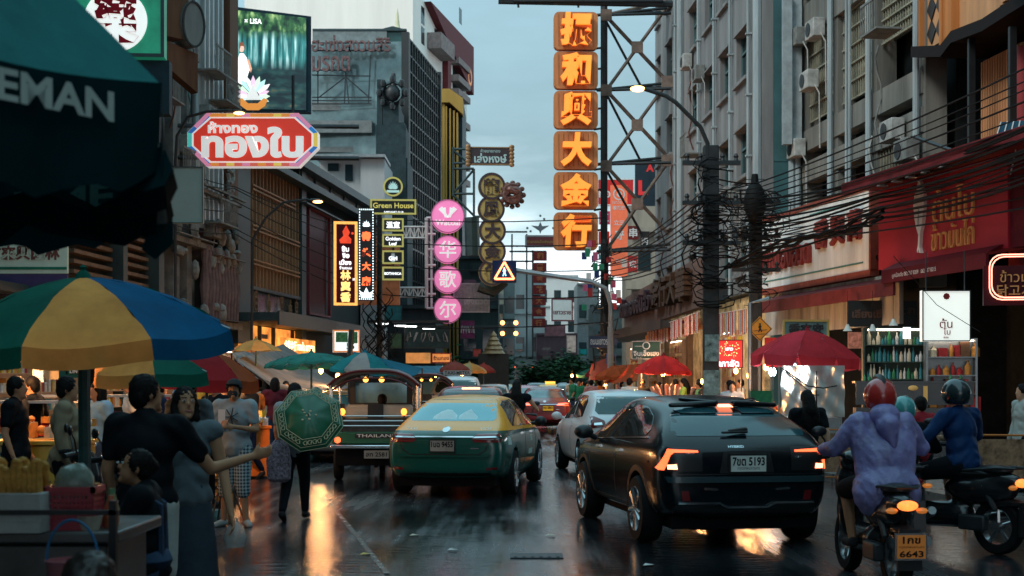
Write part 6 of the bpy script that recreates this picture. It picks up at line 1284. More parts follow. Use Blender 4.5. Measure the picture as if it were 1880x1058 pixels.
# ---- tuk-tuk
def tuktuk(label, loc, rz, group=None):
    t = thing('tuk_tuk', label, 'tuk-tuk', loc, rz, group); TG = mat('tuktuk_green', (.012, .11, .05), .3, var=.15, coat=.5); FRM = mat('dark_red_tube', (.10, .012, .014), .3, m=.3, var=.2)
    mb = MB(); n = 9; vs = []; L = 2.0
    for j in range(5):
        for i in range(n): f = -1 + 2 * i / (n - 1); vs.append((.72 * f, -.25 + L * j / 4, 1.80 + .05 * math.sin(math.pi * j / 4) - .25 * abs(f) ** 3.2))
    k = len(vs); fs = [(j * n + i, j * n + i + 1, (j + 1) * n + i + 1, (j + 1) * n + i) for j in range(4) for i in range(n - 1)]
    mb.add(vs + [(x * .96, y, z - .05) for x, y, z in vs], fs + [tuple(q + k for q in f[::-1]) for f in fs] + [(i, i + k, i + 1 + k, i + 1) for i in range(n - 1)] + [(j * n, (j + 1) * n, (j + 1) * n + k, j * n + k) for j in range(4)] + [(j * n + n - 1, j * n + n - 1 + k, (j + 1) * n + n - 1 + k, (j + 1) * n + n - 1) for j in range(4)]); obj('canopy', mb, mat('black_vinyl', (.02, .02, .022), .35, var=.3), t, smooth=50)
    mb = MB(); mb.tube([(.74 * f, -.27, 1.80 - .25 * abs(f) ** 3.2 + .0) for f in [-1 + .125 * i for i in range(17)]], .022, 6); mb.tube([(.66 * f, -.30, 1.68 - .2 * abs(f) ** 3) for f in [-1 + .125 * i for i in range(17)]], .014, 5); obj('canopy_rim', mb, FRM, t)
    mb = MB()
    for s in (-1, 1):
        for y in (-.24, .05, 1.7): mb.tube([(s * .70, y, .62), (s * .71, y, 1.58)], .018, 6)
    for z in (.90, .98, 1.06): mb.tube([(-.72, .5, z), (-.73, -.28, z), (.73, -.28, z), (.72, .5, z)], .012, 5)
    obj('rail', mb, CHROME if 0 else mat('polished_rail', (.5, .5, .5), .2, m=.8, var=.2), t)
    mb = MB(); mb.bb(-.62, .62, .18, .34, 1.0, 1.24); o = obj('seat_back', mb, mat('pale_vinyl', (.40, .40, .36), .4, var=.2), t, bevel=.04); mb = MB(); mb.bb(-.12, .14, .165, .345, .99, 1.25); mb.bb(-.64, -.5, .165, .345, .99, 1.25); obj('seat_strap', mb, BLACK, o)
    mb = MB(); mb.bb(-.66, .66, -.1, .1, .80, 1.0); mb.bb(-.6, .6, .1, 1.9, .45, .62); obj('rear_panel', mb, mat('dark_quilted_panel', (.035, .04, .042), .4, var=.5, sc_=12), t)
    mb = MB(); mb.bb(-.68, .68, -.25, 1.0, .60, .80); obj('body', mb, TG, t, bevel=.03)
    mb = MB(); mb.bb(-.30, .42, -.262, -.252, .70, .78); o = obj('name_panel', mb, BLACK, t); mb = MB(); mb.text('THAILAND', -.27, .39, .715, .765, -.264, 0, .01); obj('lettering', mb, WHITE, o, smooth=0)
    mb = MB(); mb.bb(-.70, .70, -.30, -.25, .53, .59); obj('bumper', mb, CHROME, t, bevel=.015)
    mb = MB(); mb.bb(-.62, .62, -.2, 2.4, .25, .52); obj('chassis', mb, LINER, t)
    for s in (-1, 1):
        mb = MB(); mb.cyl((s * .58, -.262, .67), (s * .58, -.29, .67), .05, n=14); obj('tail_light', mb, BRAKE, t)
        mb = MB(); mb.ell((s * .50, -.30, 1.13), (.05, .03, .06), 10); o = obj('indicator', mb, AMBL, t); mb = MB(); mb.cyl((s * .50, -.28, .80), (s * .50, -.29, 1.08), .012, n=6); obj('stalk', mb, BLACK, o)
        mb = MB(); mb.lathe([(.15, -.07), (.23, -.07), (.25, -.04), (.25, .04), (.23, .07), (.15, .07), (.1, 0)], (s * .60, .2, .25), 20, M4.Rotation(R(90), 3, 'Y')); obj('wheel', mb, TYRE, t)
        mb = MB(); mb.ell((s * .13, -.18, 1.655), (.045, .02, .045), 10); obj('roof_lamp', mb, mat('amber_roof_lamp', (1, .42, .06), .4, var=0, emit=3), t)
    mb = MB(); mb.bb(-.15, .25, -.285, -.255, .37, .50); o = obj('number_plate', mb, mat('grey_plate', (.28, .27, .25), .5), t); mb = MB(); mb.text('สท 2581', -.12, .22, .40, .47, -.287, 0, .02); obj('lettering', mb, PLATEK, o, smooth=0)
    mb = MB(); mb.prism(rrect(-.52, .52, 1.22, 1.62, .05), 2.02, 2.05); o = obj('windscreen', mb, mat('sky_tinted_glass', (.20, .36, .40), .08, m=.4, var=.2), t); mb = MB()
    for q in ((-.56, -.46, 1.18, 1.66), (.46, .56, 1.18, 1.66), (-.56, .56, 1.16, 1.24), (-.56, .56, 1.60, 1.68)): mb.bb(q[0], q[1], 1.97, 2.015, q[2], q[3])
    obj('frame', mb, BLACK, o); mb = MB(); mb.bb(-.5, .5, 1.9, 2.1, .5, 1.2); obj('front_cowl', mb, TG, t); mb = MB(); mb.lathe([(.15, -.06), (.25, -.05), (.25, .05), (.15, .06)], (0, 2.5, .25), 18, M4.Rotation(R(90), 3, 'Y')); obj('wheel', mb, TYRE, t)
    mb = MB(); mb.tube([(-.35, 1.75, 1.12), (0, 1.85, 1.16), (.35, 1.75, 1.12)], .018, 6); mb.cyl((0, 1.85, 1.16), (0, 2.2, .5), .025, n=6); obj('handlebar', mb, BLACK, t)
    return t
pt = G(684, 23.6); tk = tuktuk('green tuk-tuk with a dark canopy, two amber roof lamps and chrome rails behind the taxi', (pt.x, 23.9, 0), R(2))
tk.scale = (1.02, 1, 1.02)
pt = G(783, 40); dup(tk, (pt.x, 40, 0), .03, 'farther tuk-tuk half hidden between the first tuk-tuk and the white car', None)
# ---------------------------------------------------------------- people (local +y is where the chest faces, +x is the person's right)
SKIN = mat('tan_skin', (.40, .20, .115), .5, var=.1, sc_=6); SKIN2 = mat('light_skin', (.52, .29, .19), .5, var=.1, sc_=6)
HAIR = mat('black_hair', (.009, .008, .008), .6, var=.3, sc_=20)
def cloth(n, c, r=.8, bump=.25): return mat(n, c, r, var=.22, sc_=5, bump=bump, bsc=9)
BLKC = cloth('black_cloth', (.006, .008, .011)); GRYC = cloth('grey_tee', (.25, .30, .33)); WHTC = cloth('white_cloth', (.5, .5, .47)); NAVC = cloth('navy_cloth', (.008, .018, .05)); DENM = cloth('denim', (.035, .06, .11)); KHAK = cloth('khaki_shirt', (.24, .185, .12)); TEAC = cloth('teal_cloth', (.05, .15, .16)); BEIC = cloth('beige_cloth', (.38, .33, .24)); REDC = cloth('red_cloth', (.28, .02, .03)); PNKC = cloth('rose_cloth', (.42, .2, .2)); GRNC = cloth('green_cloth', (.03, .2, .1)); ORGC = cloth('orange_cloth', (.65, .16, .03)); SHOE = cloth('pale_shoes', (.30, .32, .32)); DSHOE = cloth('dark_shoes', (.02, .02, .022))
J0 = dict(pel=(0, 0, .95), wai=(0, .0, 1.09), che=(0, .0, 1.27), nek=(0, -.01, 1.46), hed=(0, .02, 1.595), shR=(.185, -.01, 1.405), shL=(-.185, -.01, 1.405), elR=(.245, -.03, 1.13), elL=(-.245, -.03, 1.13), wrR=(.255, .06, .90), wrL=(-.255, .06, .90),
          hiR=(.09, 0, .92), hiL=(-.09, 0, .92), knR=(.10, .025, .50), knL=(-.10, .025, .50), anR=(.10, -.01, .085), anL=(-.10, -.01, .085), toR=(.115, .13, .035), toL=(-.115, .13, .035))
WALK = dict(knR=(.09, .17, .52), anR=(.09, .20, .10), toR=(.10, .34, .05), knL=(-.09, -.04, .49), anL=(-.09, -.30, .14), toL=(-.09, -.20, .04), elR=(.24, -.10, 1.14), wrR=(.25, -.12, .90), elL=(-.24, .04, 1.13), wrL=(-.25, .18, .93))
def sit(h=.5): 
    d = h - .92; q = {k: (v[0], v[1], v[2] + d + .04) for k, v in J0.items()}; q.update(hiR=(.09, 0, h), hiL=(-.09, 0, h), knR=(.13, .42, h + .02), knL=(-.13, .42, h + .02), anR=(.13, .42, .085), anL=(-.13, .42, .085), toR=(.14, .56, .035), toL=(-.14, .56, .035), wrR=(.15, .38, h + .12), wrL=(-.15, .38, h + .12), elR=(.25, .08, h + .25), elL=(-.25, .08, h + .25)); return q
def person(label, loc, rz, pose=None, shirt=GRYC, pants=BLKC, skin=SKIN, sleeve='short', legs='long', hair='short', shoes=DSHOE, scale=1, vox=.02, face=False, bulk=1, group=None, hands=True, coat=False, cap=None):
    J = {k: V(v) for k, v in {**J0, **(pose or {})}.items()}; b = bulk
    t = thing('person', label, 'person', loc, rz, group); t.scale = (scale,) * 3
    def remesh(mb, v, it=5): return bake(mb, [('REMESH', dict(mode='VOXEL', voxel_size=v)), ('SMOOTH', dict(iterations=it, factor=.5))], [None])
    def q_of(a, c): d = (J[c] - J[a]); return d.to_track_quat('Z', 'Y').to_matrix()
    def torso(mb, g, low=True):
        q = M4.Identity(3); d = (J['nek'] - J['pel']).normalized(); q = V((0, 0, 1)).rotation_difference(d).to_matrix()
        mb.ell(J['che'], ((.155 + g) * b, (.105 + g) * b, .185), 16, q); mb.ell(J['wai'], ((.14 + g) * b, (.10 + g) * b, .17), 16, q); mb.ell(J['pel'], ((.165 + g) * b, (.115 + g) * b, .12 + g), 16, q)
        mb.caps(J['shR'], .062 + g, J['shL'], .062 + g); mb.caps(J['che'] + (J['nek'] - J['che']) * .5, .10 + g, J['nek'], .06 + g * .5)
    def hand(mb, s):
        w, e = J['wr' + s], J['el' + s]; d = (w - e).normalized(); sd = 1 if s == 'R' else -1; n = V((-sd, .2, 0)); n = (n - d * n.dot(d)).normalized(); x = d.cross(n)
        mb.ell(w + d * .05, (.02, .042, .055), 10, M4((n, x, d)).transposed())
        if vox < .018:
            for i in range(4): a = w + d * .085 + x * (.03 - .02 * i); l = (.07, .08, .075, .055)[i]; m = a + d * l * .5 + n * .006; mb.caps(a, .010, m, .009, 6); mb.caps(m, .009, m + d * l * .35 + n * .028, .008, 6)
            a = w + d * .03 + x * .04; mb.caps(a, .012, a + d * .04 + x * .025 + n * .015, .010, 6)
        else: mb.caps(w + d * .08, .03, w + d * .15 + n * .02, .018, 8)
    body = MB(); torso(body, 0)
    for s in 'RL':
        body.caps(J['sh' + s], .053 * b, J['el' + s], .040); body.caps(J['el' + s], .040, J['wr' + s], .026); hand(body, s)
        body.caps(J['hi' + s], .088 * b, J['kn' + s], .056); body.caps(J['kn' + s], .055, J['an' + s], .036); body.caps(J['kn' + s] * .7 + J['an' + s] * .3 + V((0, -.015, 0)), .052, J['an' + s], .034); body.caps(J['an' + s] + V((0, -.03, -.045)), .036, J['to' + s], .028)
    body.caps(J['nek'] - V((0, 0, .03)), .055, J['hed'] - V((0, .005, .05)), .05)
    h = J['hed']; hq = M4.Identity(3) if 'hq' not in (pose or {}) else M4.Rotation(R(pose['hq'][0]), 3, 'Z') @ M4.Rotation(R(-pose['hq'][1]), 3, 'X')
    def H(x, y, z): return h + hq @ V((x, y, z))
    body.ell(H(0, -.012, .02), (.074, .092, .095), 16, hq); body.ell(H(0, .022, -.045), (.055, .062, .072), 14, hq); body.ell(H(0, .092, -.015), (.013, .018, .022), 8, hq); body.ell(H(0, .06, -.095), (.03, .03, .022), 8, hq)
    for s in (-1, 1): body.ell(H(s * .075, -.01, -.01), (.012, .02, .03), 8, hq)
    bm_ = remesh(body, vox if vox > .013 else .011, 3); bm_.materials.clear(); bm_.materials.append(skin); obj('body', bm_, None, t)
    if sleeve != 'none' or True:
        mb = MB(); g = .020 if not coat else .03; torso(mb, g)
        up = (J['nek'] - J['pel']).normalized(); mb.caps(J['pel'] + V((0, 0, -.02)), (.15 + g) * b * .9, J['wai'], .12 * b)
        if coat: mb.ell(J['pel'] - up * .10 + V((0, -.06, 0)), (.29 * b, .24, .24), 16); mb.ell(J['wai'] + V((0, -.03, 0)), (.24 * b, .19, .24), 16); [mb.caps(J['sh' + s] - V((0, .02, .04)), .085, J['hi' + s] + V((0, -.05, .02)), .15) for s in 'RL']
        for s in 'RL':
            if sleeve in ('short', 'long'): k = 1 if sleeve == 'long' else .62; mb.caps(J['sh' + s], .058 * b + g, J['sh' + s].lerp(J['el' + s], k), .045 + g)
            if sleeve == 'long': mb.caps(J['el' + s], .045 + g, J['el' + s].lerp(J['wr' + s], .93), .03 + g)
        m_ = remesh(mb, max(vox, .016), 6 if not coat else 3)
        rr = random.Random(sum(map(ord, label)))
        for v in m_.vertices: p = v.co; v.co += v.normal * ((.006 * math.sin(p.z * 42 + abs(p.x) * 38 + 2 * math.sin(p.y * 15 + p.z * 9)) * math.sin(p.x * 17 - p.z * 6)) if not coat else (.0045 * math.sin(p.x * 48 + 2.5 * math.sin(p.z * 8 + p.y * 6)) + .002 * math.sin(p.z * 60 + p.x * 90)))
        m_.materials.clear(); m_.materials.append(shirt); obj('raincoat' if coat else 'shirt', m_, None, t)
    if legs != 'skirt':
        mb = MB(); g = .016; mb.ell(J['pel'] - V((0, 0, .03)), ((.165 + g) * b, (.118 + g) * b, .14), 14)
        for s in 'RL':
            k = dict(long=1, shorts=.95, knee=1).get(legs, 1); r_ = .03 if legs != 'long' else .012
            mb.caps(J['hi' + s], .095 * b + g, J['hi' + s].lerp(J['kn' + s], k), .062 + r_)
            if legs == 'long': mb.caps(J['kn' + s], .060 + g, J['an' + s] + V((0, 0, .02)), .05)
            if legs == 'knee': mb.caps(J['kn' + s], .075 + g, J['kn' + s].lerp(J['an' + s], .22), .085)
        m_ = remesh(mb, max(vox, .016), 4); m_.materials.clear(); m_.materials.append(pants); obj('trousers' if legs == 'long' else 'shorts', m_, None, t)
    else:
        mb = MB(); p = J['pel']; mb.lathe([(.13, .16), (.175, 0), (.21, -.3), (.25, -.7), (.27, -.86)], p, 24); m_ = mb.mesh('skirt', [pants], 60)
        for v in m_.vertices: a = math.atan2(v.co.y, v.co.x); f = max(0, p.z - v.co.z); v.co.x *= 1 + .06 * f * math.sin(a * 9); v.co.y *= .8 + .06 * f * math.sin(a * 9)
        obj('skirt', m_, None, t)
    for s in 'RL':
        mb = MB(); a = J['an' + s]; o = J['to' + s]; mb.caps(a + V((0, -.03, -.035)), .048, o + (o - a) * .12, .038); obj('shoe', remesh(mb, max(vox, .015), 3), None, t).data.materials[:] or None
        sh_ = t.children[-1] if t.children else None
        for c in [x for x in col.objects if x.parent == t and x.name.startswith('shoe')]: c.data.materials.clear(); c.data.materials.append(shoes)
    if hair and not (cap and cap[0] == 'helmet'):
        mb = MB(); mb.ell(H(0, -.022, .035), (.085, .095, .092), 16, hq); mb.ell(H(0, -.055, -.01), (.078, .062, .085), 14, hq)
        for s in (-1, 1): mb.ell(H(s * .068, -.01, .02), (.02, .05, .055), 8, hq)
        if hair == 'long': mb.caps(H(0, -.065, .0), .085, J['nek'] + V((0, -.085, -.02)), .10); mb.ell(J['nek'] * .45 + J['che'] * .55 + V((0, -.115, 0)), (.135, .05, .20), 14)
        if hair == 'bob': mb.caps(H(0, -.05, 0), .085, H(0, -.05, -.11), .085); [mb.caps(H(s * .07, -.01, .0), .03, H(s * .075, .0, -.10), .028) for s in (-1, 1)]
        if hair == 'bun': mb.ell(H(0, -.10, .03), .05, 10)
        m_ = remesh(mb, max(vox * .8, .012), 2); rr = random.Random(len(label))
        for v in m_.vertices: p = v.co; v.co += v.normal * (.004 * math.sin(p.x * 140 + 6 * math.sin(p.z * 21)) * math.sin(p.y * 120 + p.z * 30) + rr.uniform(-.003, .004))
        m_.materials.clear(); m_.materials.append(HAIR); obj('hair', m_, None, t)
    if cap and cap[0] == 'cap':
        mb = MB(); mb.lathe([(.098, -.01), (.096, .03), (.08, .075), (.045, .10), (0, .105)], H(0, -.01, .035), 18, hq); mb.prism([(0, 0)] * 3, 0, 0) if 0 else None
        mb.add([H(-.08, .06, .035), H(.08, .06, .035), H(.07, .17, .02), (H(0, .19, .02)), H(-.07, .17, .02)], [(0, 1, 2, 3, 4)]); obj('cap', mb, cap[1], t)
    if cap and cap[0] == 'helmet':
        mb = MB(); mb.ell(H(0, -.01, .035), (.135, .155, .15), 22, hq); m_ = mb.mesh('helmet', [cap[1]], 60)
        for v in m_.vertices:
            if v.co.z < (h.z - .075): v.co.z = h.z - .075
        o = obj('helmet', m_, None, t)
        if len(cap) > 2:
            mb = MB(); mb.tube([H(0, .03 + .158 * math.sin(R(a)) * -1, .035 + .154 * math.cos(R(a))) for a in range(-80, 101, 12)], .03, 6); obj('stripe', mb, cap[2], o)
    if face:
        for s in (-1, 1):
            mb = MB(); mb.ell(H(s * .030, .080, .012), (.011, .007, .008), 8, hq); obj('eye', mb, mat('eye_white', (.6, .58, .55), .3, var=0), t); mb = MB(); mb.ell(H(s * .030, .086, .012), (.0055, .004, .006), 8, hq); obj('pupil', mb, BLACK, t)
            mb = MB(); mb.caps(H(s * .014, .088, .032), .004, H(s * .046, .076, .034), .003); obj('eyebrow', mb, HAIR, t)
        mb = MB(); mb.tube([H(.024 * k, .085 - .012 * abs(k), -.062 + .008 * k * k) for k in (-1, -.5, 0, .5, 1)], [.002, .006, .007, .006, .002], 6); obj('mouth', mb, mat('lip', (.35, .10, .09), .4, var=0), t)
    return t
def held(t, name, mb, m, label, cat, rz=None):
    """something a person holds: geometry given in the person's local space, kept as its own thing"""
    Mx = M4.Translation(t.location) @ M4.Rotation(t.rotation_euler.z, 4, 'Z') @ M4.Diagonal((t.scale.x,) * 3).to_4x4(); mb.v = [tuple(Mx @ V(v)) for v in mb.v]
    return solo(name, mb, m, label, cat)
def at(px, d, dz=0): p = G(px, d); return (p.x, p.y, dz)
cloth('slate_tee', (.10, .125, .14))
# --- hero figures on the left
PLAID = bpy.data.materials.new('plaid_cloth'); PLAID.use_nodes = True
def _plaid():
    nt = PLAID.node_tree; N = nt.nodes; L = nt.links; b = N['Principled BSDF']; b.inputs['Roughness'].default_value = .85; tc = N.new('ShaderNodeTexCoord'); fs = []
    for d, s in (('X', 9), ('Z', 8)):
        w = N.new('ShaderNodeTexWave'); w.bands_direction = d; w.inputs['Scale'].default_value = s; w.inputs['Distortion'].default_value = .6; L.new(tc.outputs['Object'], w.inputs[0]); fs.append(w.outputs['Fac'])
    m = N.new('ShaderNodeMath'); m.operation = 'ADD'; L.new(fs[0], m.inputs[0]); L.new(fs[1], m.inputs[1]); r = N.new('ShaderNodeValToRGB'); e = r.color_ramp.elements; e[0].position, e[0].color = .25, (.03, .05, .075, 1); e[1].position, e[1].color = .62, (.34, .40, .42, 1); q = e.new(.42); q.color = (.10, .15, .18, 1)
    k = N.new('ShaderNodeMath'); k.operation = 'MULTIPLY'; k.inputs[1].default_value = .5; L.new(m.outputs[0], k.inputs[0]); L.new(k.outputs[0], r.inputs[0]); L.new(r.outputs[0], b.inputs['Base Color'])
_plaid()
t = person('man in a grey tee, cap and plaid knee shorts looking at his phone', at(431, 16.3), R(176), dict(elR=(.26, .04, 1.14), wrR=(.10, .25, 1.20), elL=(-.26, .02, 1.13), wrL=(-.06, .27, 1.17), anR=(.13, 0, .085), anL=(-.13, 0, .085), toR=(.19, .12, .035), toL=(-.2, .11, .035), hq=(8, -18), hed=(0, .04, 1.585)), GRYC, PLAID, SKIN, 'short', 'knee', 'short', SHOE, .985, .014, True, 1.14, cap=('cap', cloth('dark_cap', (.03, .035, .04))))
mb = MB(); mb.bb(.03, .11, .30, .312, 1.20, 1.37); held(t, 'phone', mb, mat('white_phone', (.6, .62, .65), .2, var=.05), 'pale phone held up by the man in plaid shorts', 'phone')
mb = MB(); mb.ell((0, .10, 1.545), (.062, .045, .05), 14); o = obj('face_mask', mb, mat('dark_mask', (.03, .035, .04), .7, var=.1), t)
mb = MB()
for a in range(7): mb.tube([(.0, .137 * 1.14, 1.28), (.09 * math.cos(a * .9), .135 * 1.12, 1.28 + .11 * math.sin(a * .9))], .007, 4)
obj('shirt_print', mb, mat('dark_print', (.035, .04, .045), .8, var=.2), t)
mb = MB()
for k in range(3): a = k * 2.1; mb.tube([(.0, 0, .62), (.24 * math.cos(a), .24 * math.sin(a), 0)], .012, 5)
mb.cyl((0, 0, .6), (0, 0, .64), .16, n=14); mb.v = [(x + at(412, 17)[0], y + 17, z) for x, y, z in mb.v]; solo('folding_stool', mb, DARK, 'thin legged dark stool standing behind the man in plaid shorts', 'stool')
t = person('woman walking away in black trousers under a green patterned umbrella', at(541, 17), R(-3), {**WALK, 'elR': (.25, .05, 1.15), 'wrR': (.12, .12, 1.30)}, GRYC, BLKC, SKIN2, 'short', 'long', 'long', DSHOE, .96, .016)
# umbrella with printed border
def brolly(label, c, tilt, r, mats, n=8, name='umbrella', spin=0):
    o = thing(name, label, 'umbrella', c); o.rotation_euler = (tilt[0], tilt[1], spin); mb = MB(); K = 7; S = 4
    prof = [(r * k / K, -.28 * r * (k / K) ** 2 - .10 * r * (k / K) ** 5) for k in range(K + 1)]; vs = [(0, 0, 0)]; fs = []
    for (q, z) in prof[1:]:
        for i in range(n * S): f = (i % S) / S; a = 2 * math.pi * i / (n * S); u = math.pi / n; rr = q * (math.cos(u) / math.cos((f - .5) * 2 * u)) * (1 - .03 * math.sin(f * math.pi)); vs.append((rr * math.cos(a), rr * math.sin(a), z - .02 * r * math.sin(f * math.pi) * q / r))
    m = n * S
    for i in range(m): fs.append((0, 1 + i, 1 + (i + 1) % m))
    for k in range(K - 1): fs += [(1 + k * m + i, 1 + (k + 1) * m + i, 1 + (k + 1) * m + (i + 1) % m, 1 + k * m + (i + 1) % m) for i in range(m)]
    mb.add(vs, fs); mb.mi = [0] * len(fs); obj('canopy', mb, mats[0], o, smooth=35)
    mb = MB()
    for q in (.985, .90, .70):
        z = -.28 * r * q * q - .10 * r * q ** 5 + .008; mb.tube([(r * q * math.cos(2 * math.pi * i / n), r * q * math.sin(2 * math.pi * i / n), z) for i in range(n + 1)], .0045, 4)
    for i in range(n):
        for f in (.18, .38, .6, .82):
            a0, a1 = 2 * math.pi * i / n, 2 * math.pi * (i + 1) / n; p = V((math.cos(a0), math.sin(a0))) * (1 - f) + V((math.cos(a1), math.sin(a1))) * f; p *= r * .80; z = -.28 * r * .66 - .035 * r
            mb.tube([(p.x + .022 * math.cos(k * 1.1) * (1 + .4 * math.sin(k * 3 + i)), p.y + .028 * math.sin(k * 1.1), z + .012) for k in range(7)], .006, 4)
    for k in range(9): a = k * 1.3; mb.ell((.035 * math.cos(a) * (k % 3 + .5), .035 * math.sin(a) * (k % 3 + .5), .002), (.016, .012, .006), 6)
    obj('printed_border', mb, mats[1], o)
    mb = MB(); mb.cyl((0, 0, -.62 * r * 2), (0, 0, .06), .008, n=6)
    for i in range(n): a = 2 * math.pi * i / n; mb.tube([(0, 0, -.03), (r * .97 * math.cos(a), r * .97 * math.sin(a), -.37 * r)], .004, 4)
    obj('shaft', mb, DARK, o); return o
UG = mat('green_nylon', (.008, .12, .06), .4, var=.2, sc_=3, coat=.2)
brolly('green umbrella with a cream printed border hiding the walking woman', P(566, 762, 16.45), (R(68), R(12)), .415, [UG, mat('cream_print', (.50, .50, .33), .6, var=.1)])
mb = MB(); mb.lathe([(.10, 0), (.14, .04), (.15, .25), (.12, .42), (.05, .5)], P(512, 882, 16.8) - V((0, 0, .02)), 14); mb.tube([P(512, 845, 16.8), P(522, 815, 16.9), P(530, 845, 16.8)], .008, 4)
fl = mat('floral_cloth', (.26, .2, .24), .8, var=.95, sc_=34); solo('tote_bag', mb, fl, 'floral purple tote bag hanging beside the walking woman', 'bag')
t = person('man in a black tee and pale shorts seen from behind pointing to the right', at(268, 8.7), R(-14), dict(shR=(.2, .02, 1.39), elR=(.34, .19, 1.13), wrR=(.53, .38, 1.20), hq=(-38, -4)), BLKC, WHTC, SKIN, 'short', 'shorts', 'short', DSHOE, 1.0, .0125, False, 1.14)
t = person('smiling woman in a grey sleeveless top and long dark skirt facing the street', at(340, 9.4), R(196), dict(wrL=(-.30, .12, .84), elL=(-.26, .0, 1.12), hq=(12, -8)), _m['slate_tee'], cloth('slate_skirt', (.04, .055, .075)), SKIN, 'none', 'skirt', 'bob', DSHOE, .955, .0125, True, 1.06)
mb = MB(); mb.lathe([(.0, 0), (.07, .01), (.085, .07), (.06, .14), (.02, .19), (.03, .2)], (-.33, .12, .60), 9); mb.tube([(-.3, .12, .84), (-.33, .12, .78)], .01, 4); held(t, 'plastic_bag', mb, mat('clear_plastic', (.4, .42, .42), .25, alpha=.55, var=.3, bump=.5, bsc=14), 'clear plastic shopping bag hanging from the smiling woman', 'bag')
t = person('girl vendor in a black tee and denim overalls reaching towards the red basket', at(262, 7.1), R(96), dict(elL=(-.22, .16, 1.12), wrL=(-.14, .42, 1.10), elR=(.24, .1, 1.12), wrR=(.16, .36, 1.05), hed=(0, .05, 1.585), hq=(14, -14)), BLKC, DENM, SKIN, 'short', 'long', 'bun', DSHOE, .785, .0125, True, 1.2)
mb = MB(); mb.ell((0, .12, 1.15), (.15, .05, .17), 12); [mb.tube([(s * .10, .14, 1.28), (s * .12, .04, 1.46), (s * .08, -.12, 1.35), (s * .1, -.13, 1.0)], .022, 5) for s in (-1, 1)]; mb.ell((0, -.04, 1.0), (.2, .15, .1), 12); obj('overall_bib', mb, DENM, t)
t = person('person with dark brown hair seated low at the bottom edge', at(165, 4.5), R(-10), sit(.30), NAVC, BLKC, SKIN, 'short', 'long', 'bob', DSHOE, 1.0, .0125)
HB = mat('brown_hair', (.02, .012, .01), .45, var=.3, sc_=20)
[c.data.materials.clear() or c.data.materials.append(HB) for c in t.children if c.name.startswith('hair')]
person('person in a dark navy top cut off by the lower left corner', at(-100, 4.1), R(-30), sit(.52), NAVC, BLKC, SKIN, 'short', 'long', 'short', DSHOE, 1.0, .016, bulk=1.15)
person('vendor in a teal top cut off by the left edge', at(-28, 11), R(-60), dict(elR=(.26, .06, 1.12), wrR=(.24, .24, 1.0)), TEAC, BLKC, SKIN, 'short', 'long', 'short', DSHOE, .9, .02)
person('stout man in a khaki long sleeved shirt standing in profile by the yellow cart', at(122, 13.4), R(-78), dict(wai=(0, .07, 1.09)), KHAK, BLKC, SKIN, 'long', 'long', 'short', DSHOE, 1.0, .016, False, 1.18)
person('person in a white shirt bending over the market table', at(215, 15), R(-60), dict(che=(0, .16, 1.22), nek=(0, .30, 1.34), hed=(0, .40, 1.42), shR=(.18, .24, 1.3), shL=(-.18, .24, 1.3), elR=(.22, .34, 1.06), wrR=(.16, .5, .95), elL=(-.22, .34, 1.06), wrL=(-.16, .5, .95)), WHTC, BLKC, SKIN, 'short', 'long', 'short', DSHOE, .96, .018)
person('man in a grey tee with a camera strap behind the smiling woman', at(346, 15), R(170), dict(wrR=(.1, .25, 1.1), wrL=(-.1, .25, 1.1)), cloth('slate_tee', (.13, .16, .17)), BLKC, SKIN, 'short', 'long', 'short', DSHOE, 1.0, .02)
person('man in black standing between the grey tee men', at(398, 19), R(150), None, BLKC, BLKC, SKIN2, 'short', 'long', 'short', DSHOE, 1.0, .022)
person('woman with long black hair in a beige top walking away along the stalls', at(489, 31), R(5), WALK, BEIC, BLKC, SKIN2, 'short', 'long', 'long', DSHOE, .97, .024)
cr = [('man in black with a dark bag ahead of the long haired woman', 497, 33, 3, BLKC, NAVC, 'short'), ('person in a rose top by the white tarpaulin', 552, 38, 170, PNKC, DENM, 'bob'), ('person in a red top under the green parasol', 570, 40, 200, REDC, BLKC, 'short'), ('vendor in a white top under the green parasol', 541, 42, 180, WHTC, BLKC, 'short'), ('person in an orange apron behind the man in plaid shorts', 466, 26, 60, ORGC, BLKC, 'short'), ('person in a teal top behind the man in black', 447, 29, 200, TEAC, NAVC, 'bob'), ('vendor in black at the left stall behind the yellow cart', 30, 14.5, -90, BLKC, BLKC, 'short'), ('vendor in navy among the left stalls', 290, 19, 120, NAVC, BLKC, 'short')]
for l, px, d, rz, s, p, h in cr: person(l, at(px, d), R(rz), WALK if rz < 10 and rz > -10 else None, s, p, SKIN, 'short', 'long', h, DSHOE, rnd.uniform(.94, 1.02), .026 if d > 18 else .02)
# --- right side
person('woman with long black hair and dark clothes walking beside the dark crossover', at(1482, 17.2), R(12), WALK, BLKC, BLKC, SKIN2, 'short', 'long', 'long', DSHOE, .91, .018)
person('vendor in a red top with white apron straps behind the scooters', at(1690, 20), R(20), {**sit(.62)}, REDC, BLKC, SKIN, 'short', 'long', 'short', DSHOE, 1.0, .02)
t = person('person in pale patterned clothes standing at the right edge', at(1878, 19.5), R(100), None, cloth('pale_print_cloth', (.35, .40, .38)), BLKC, SKIN2, 'long', 'long', 'short', DSHOE, .95, .022)
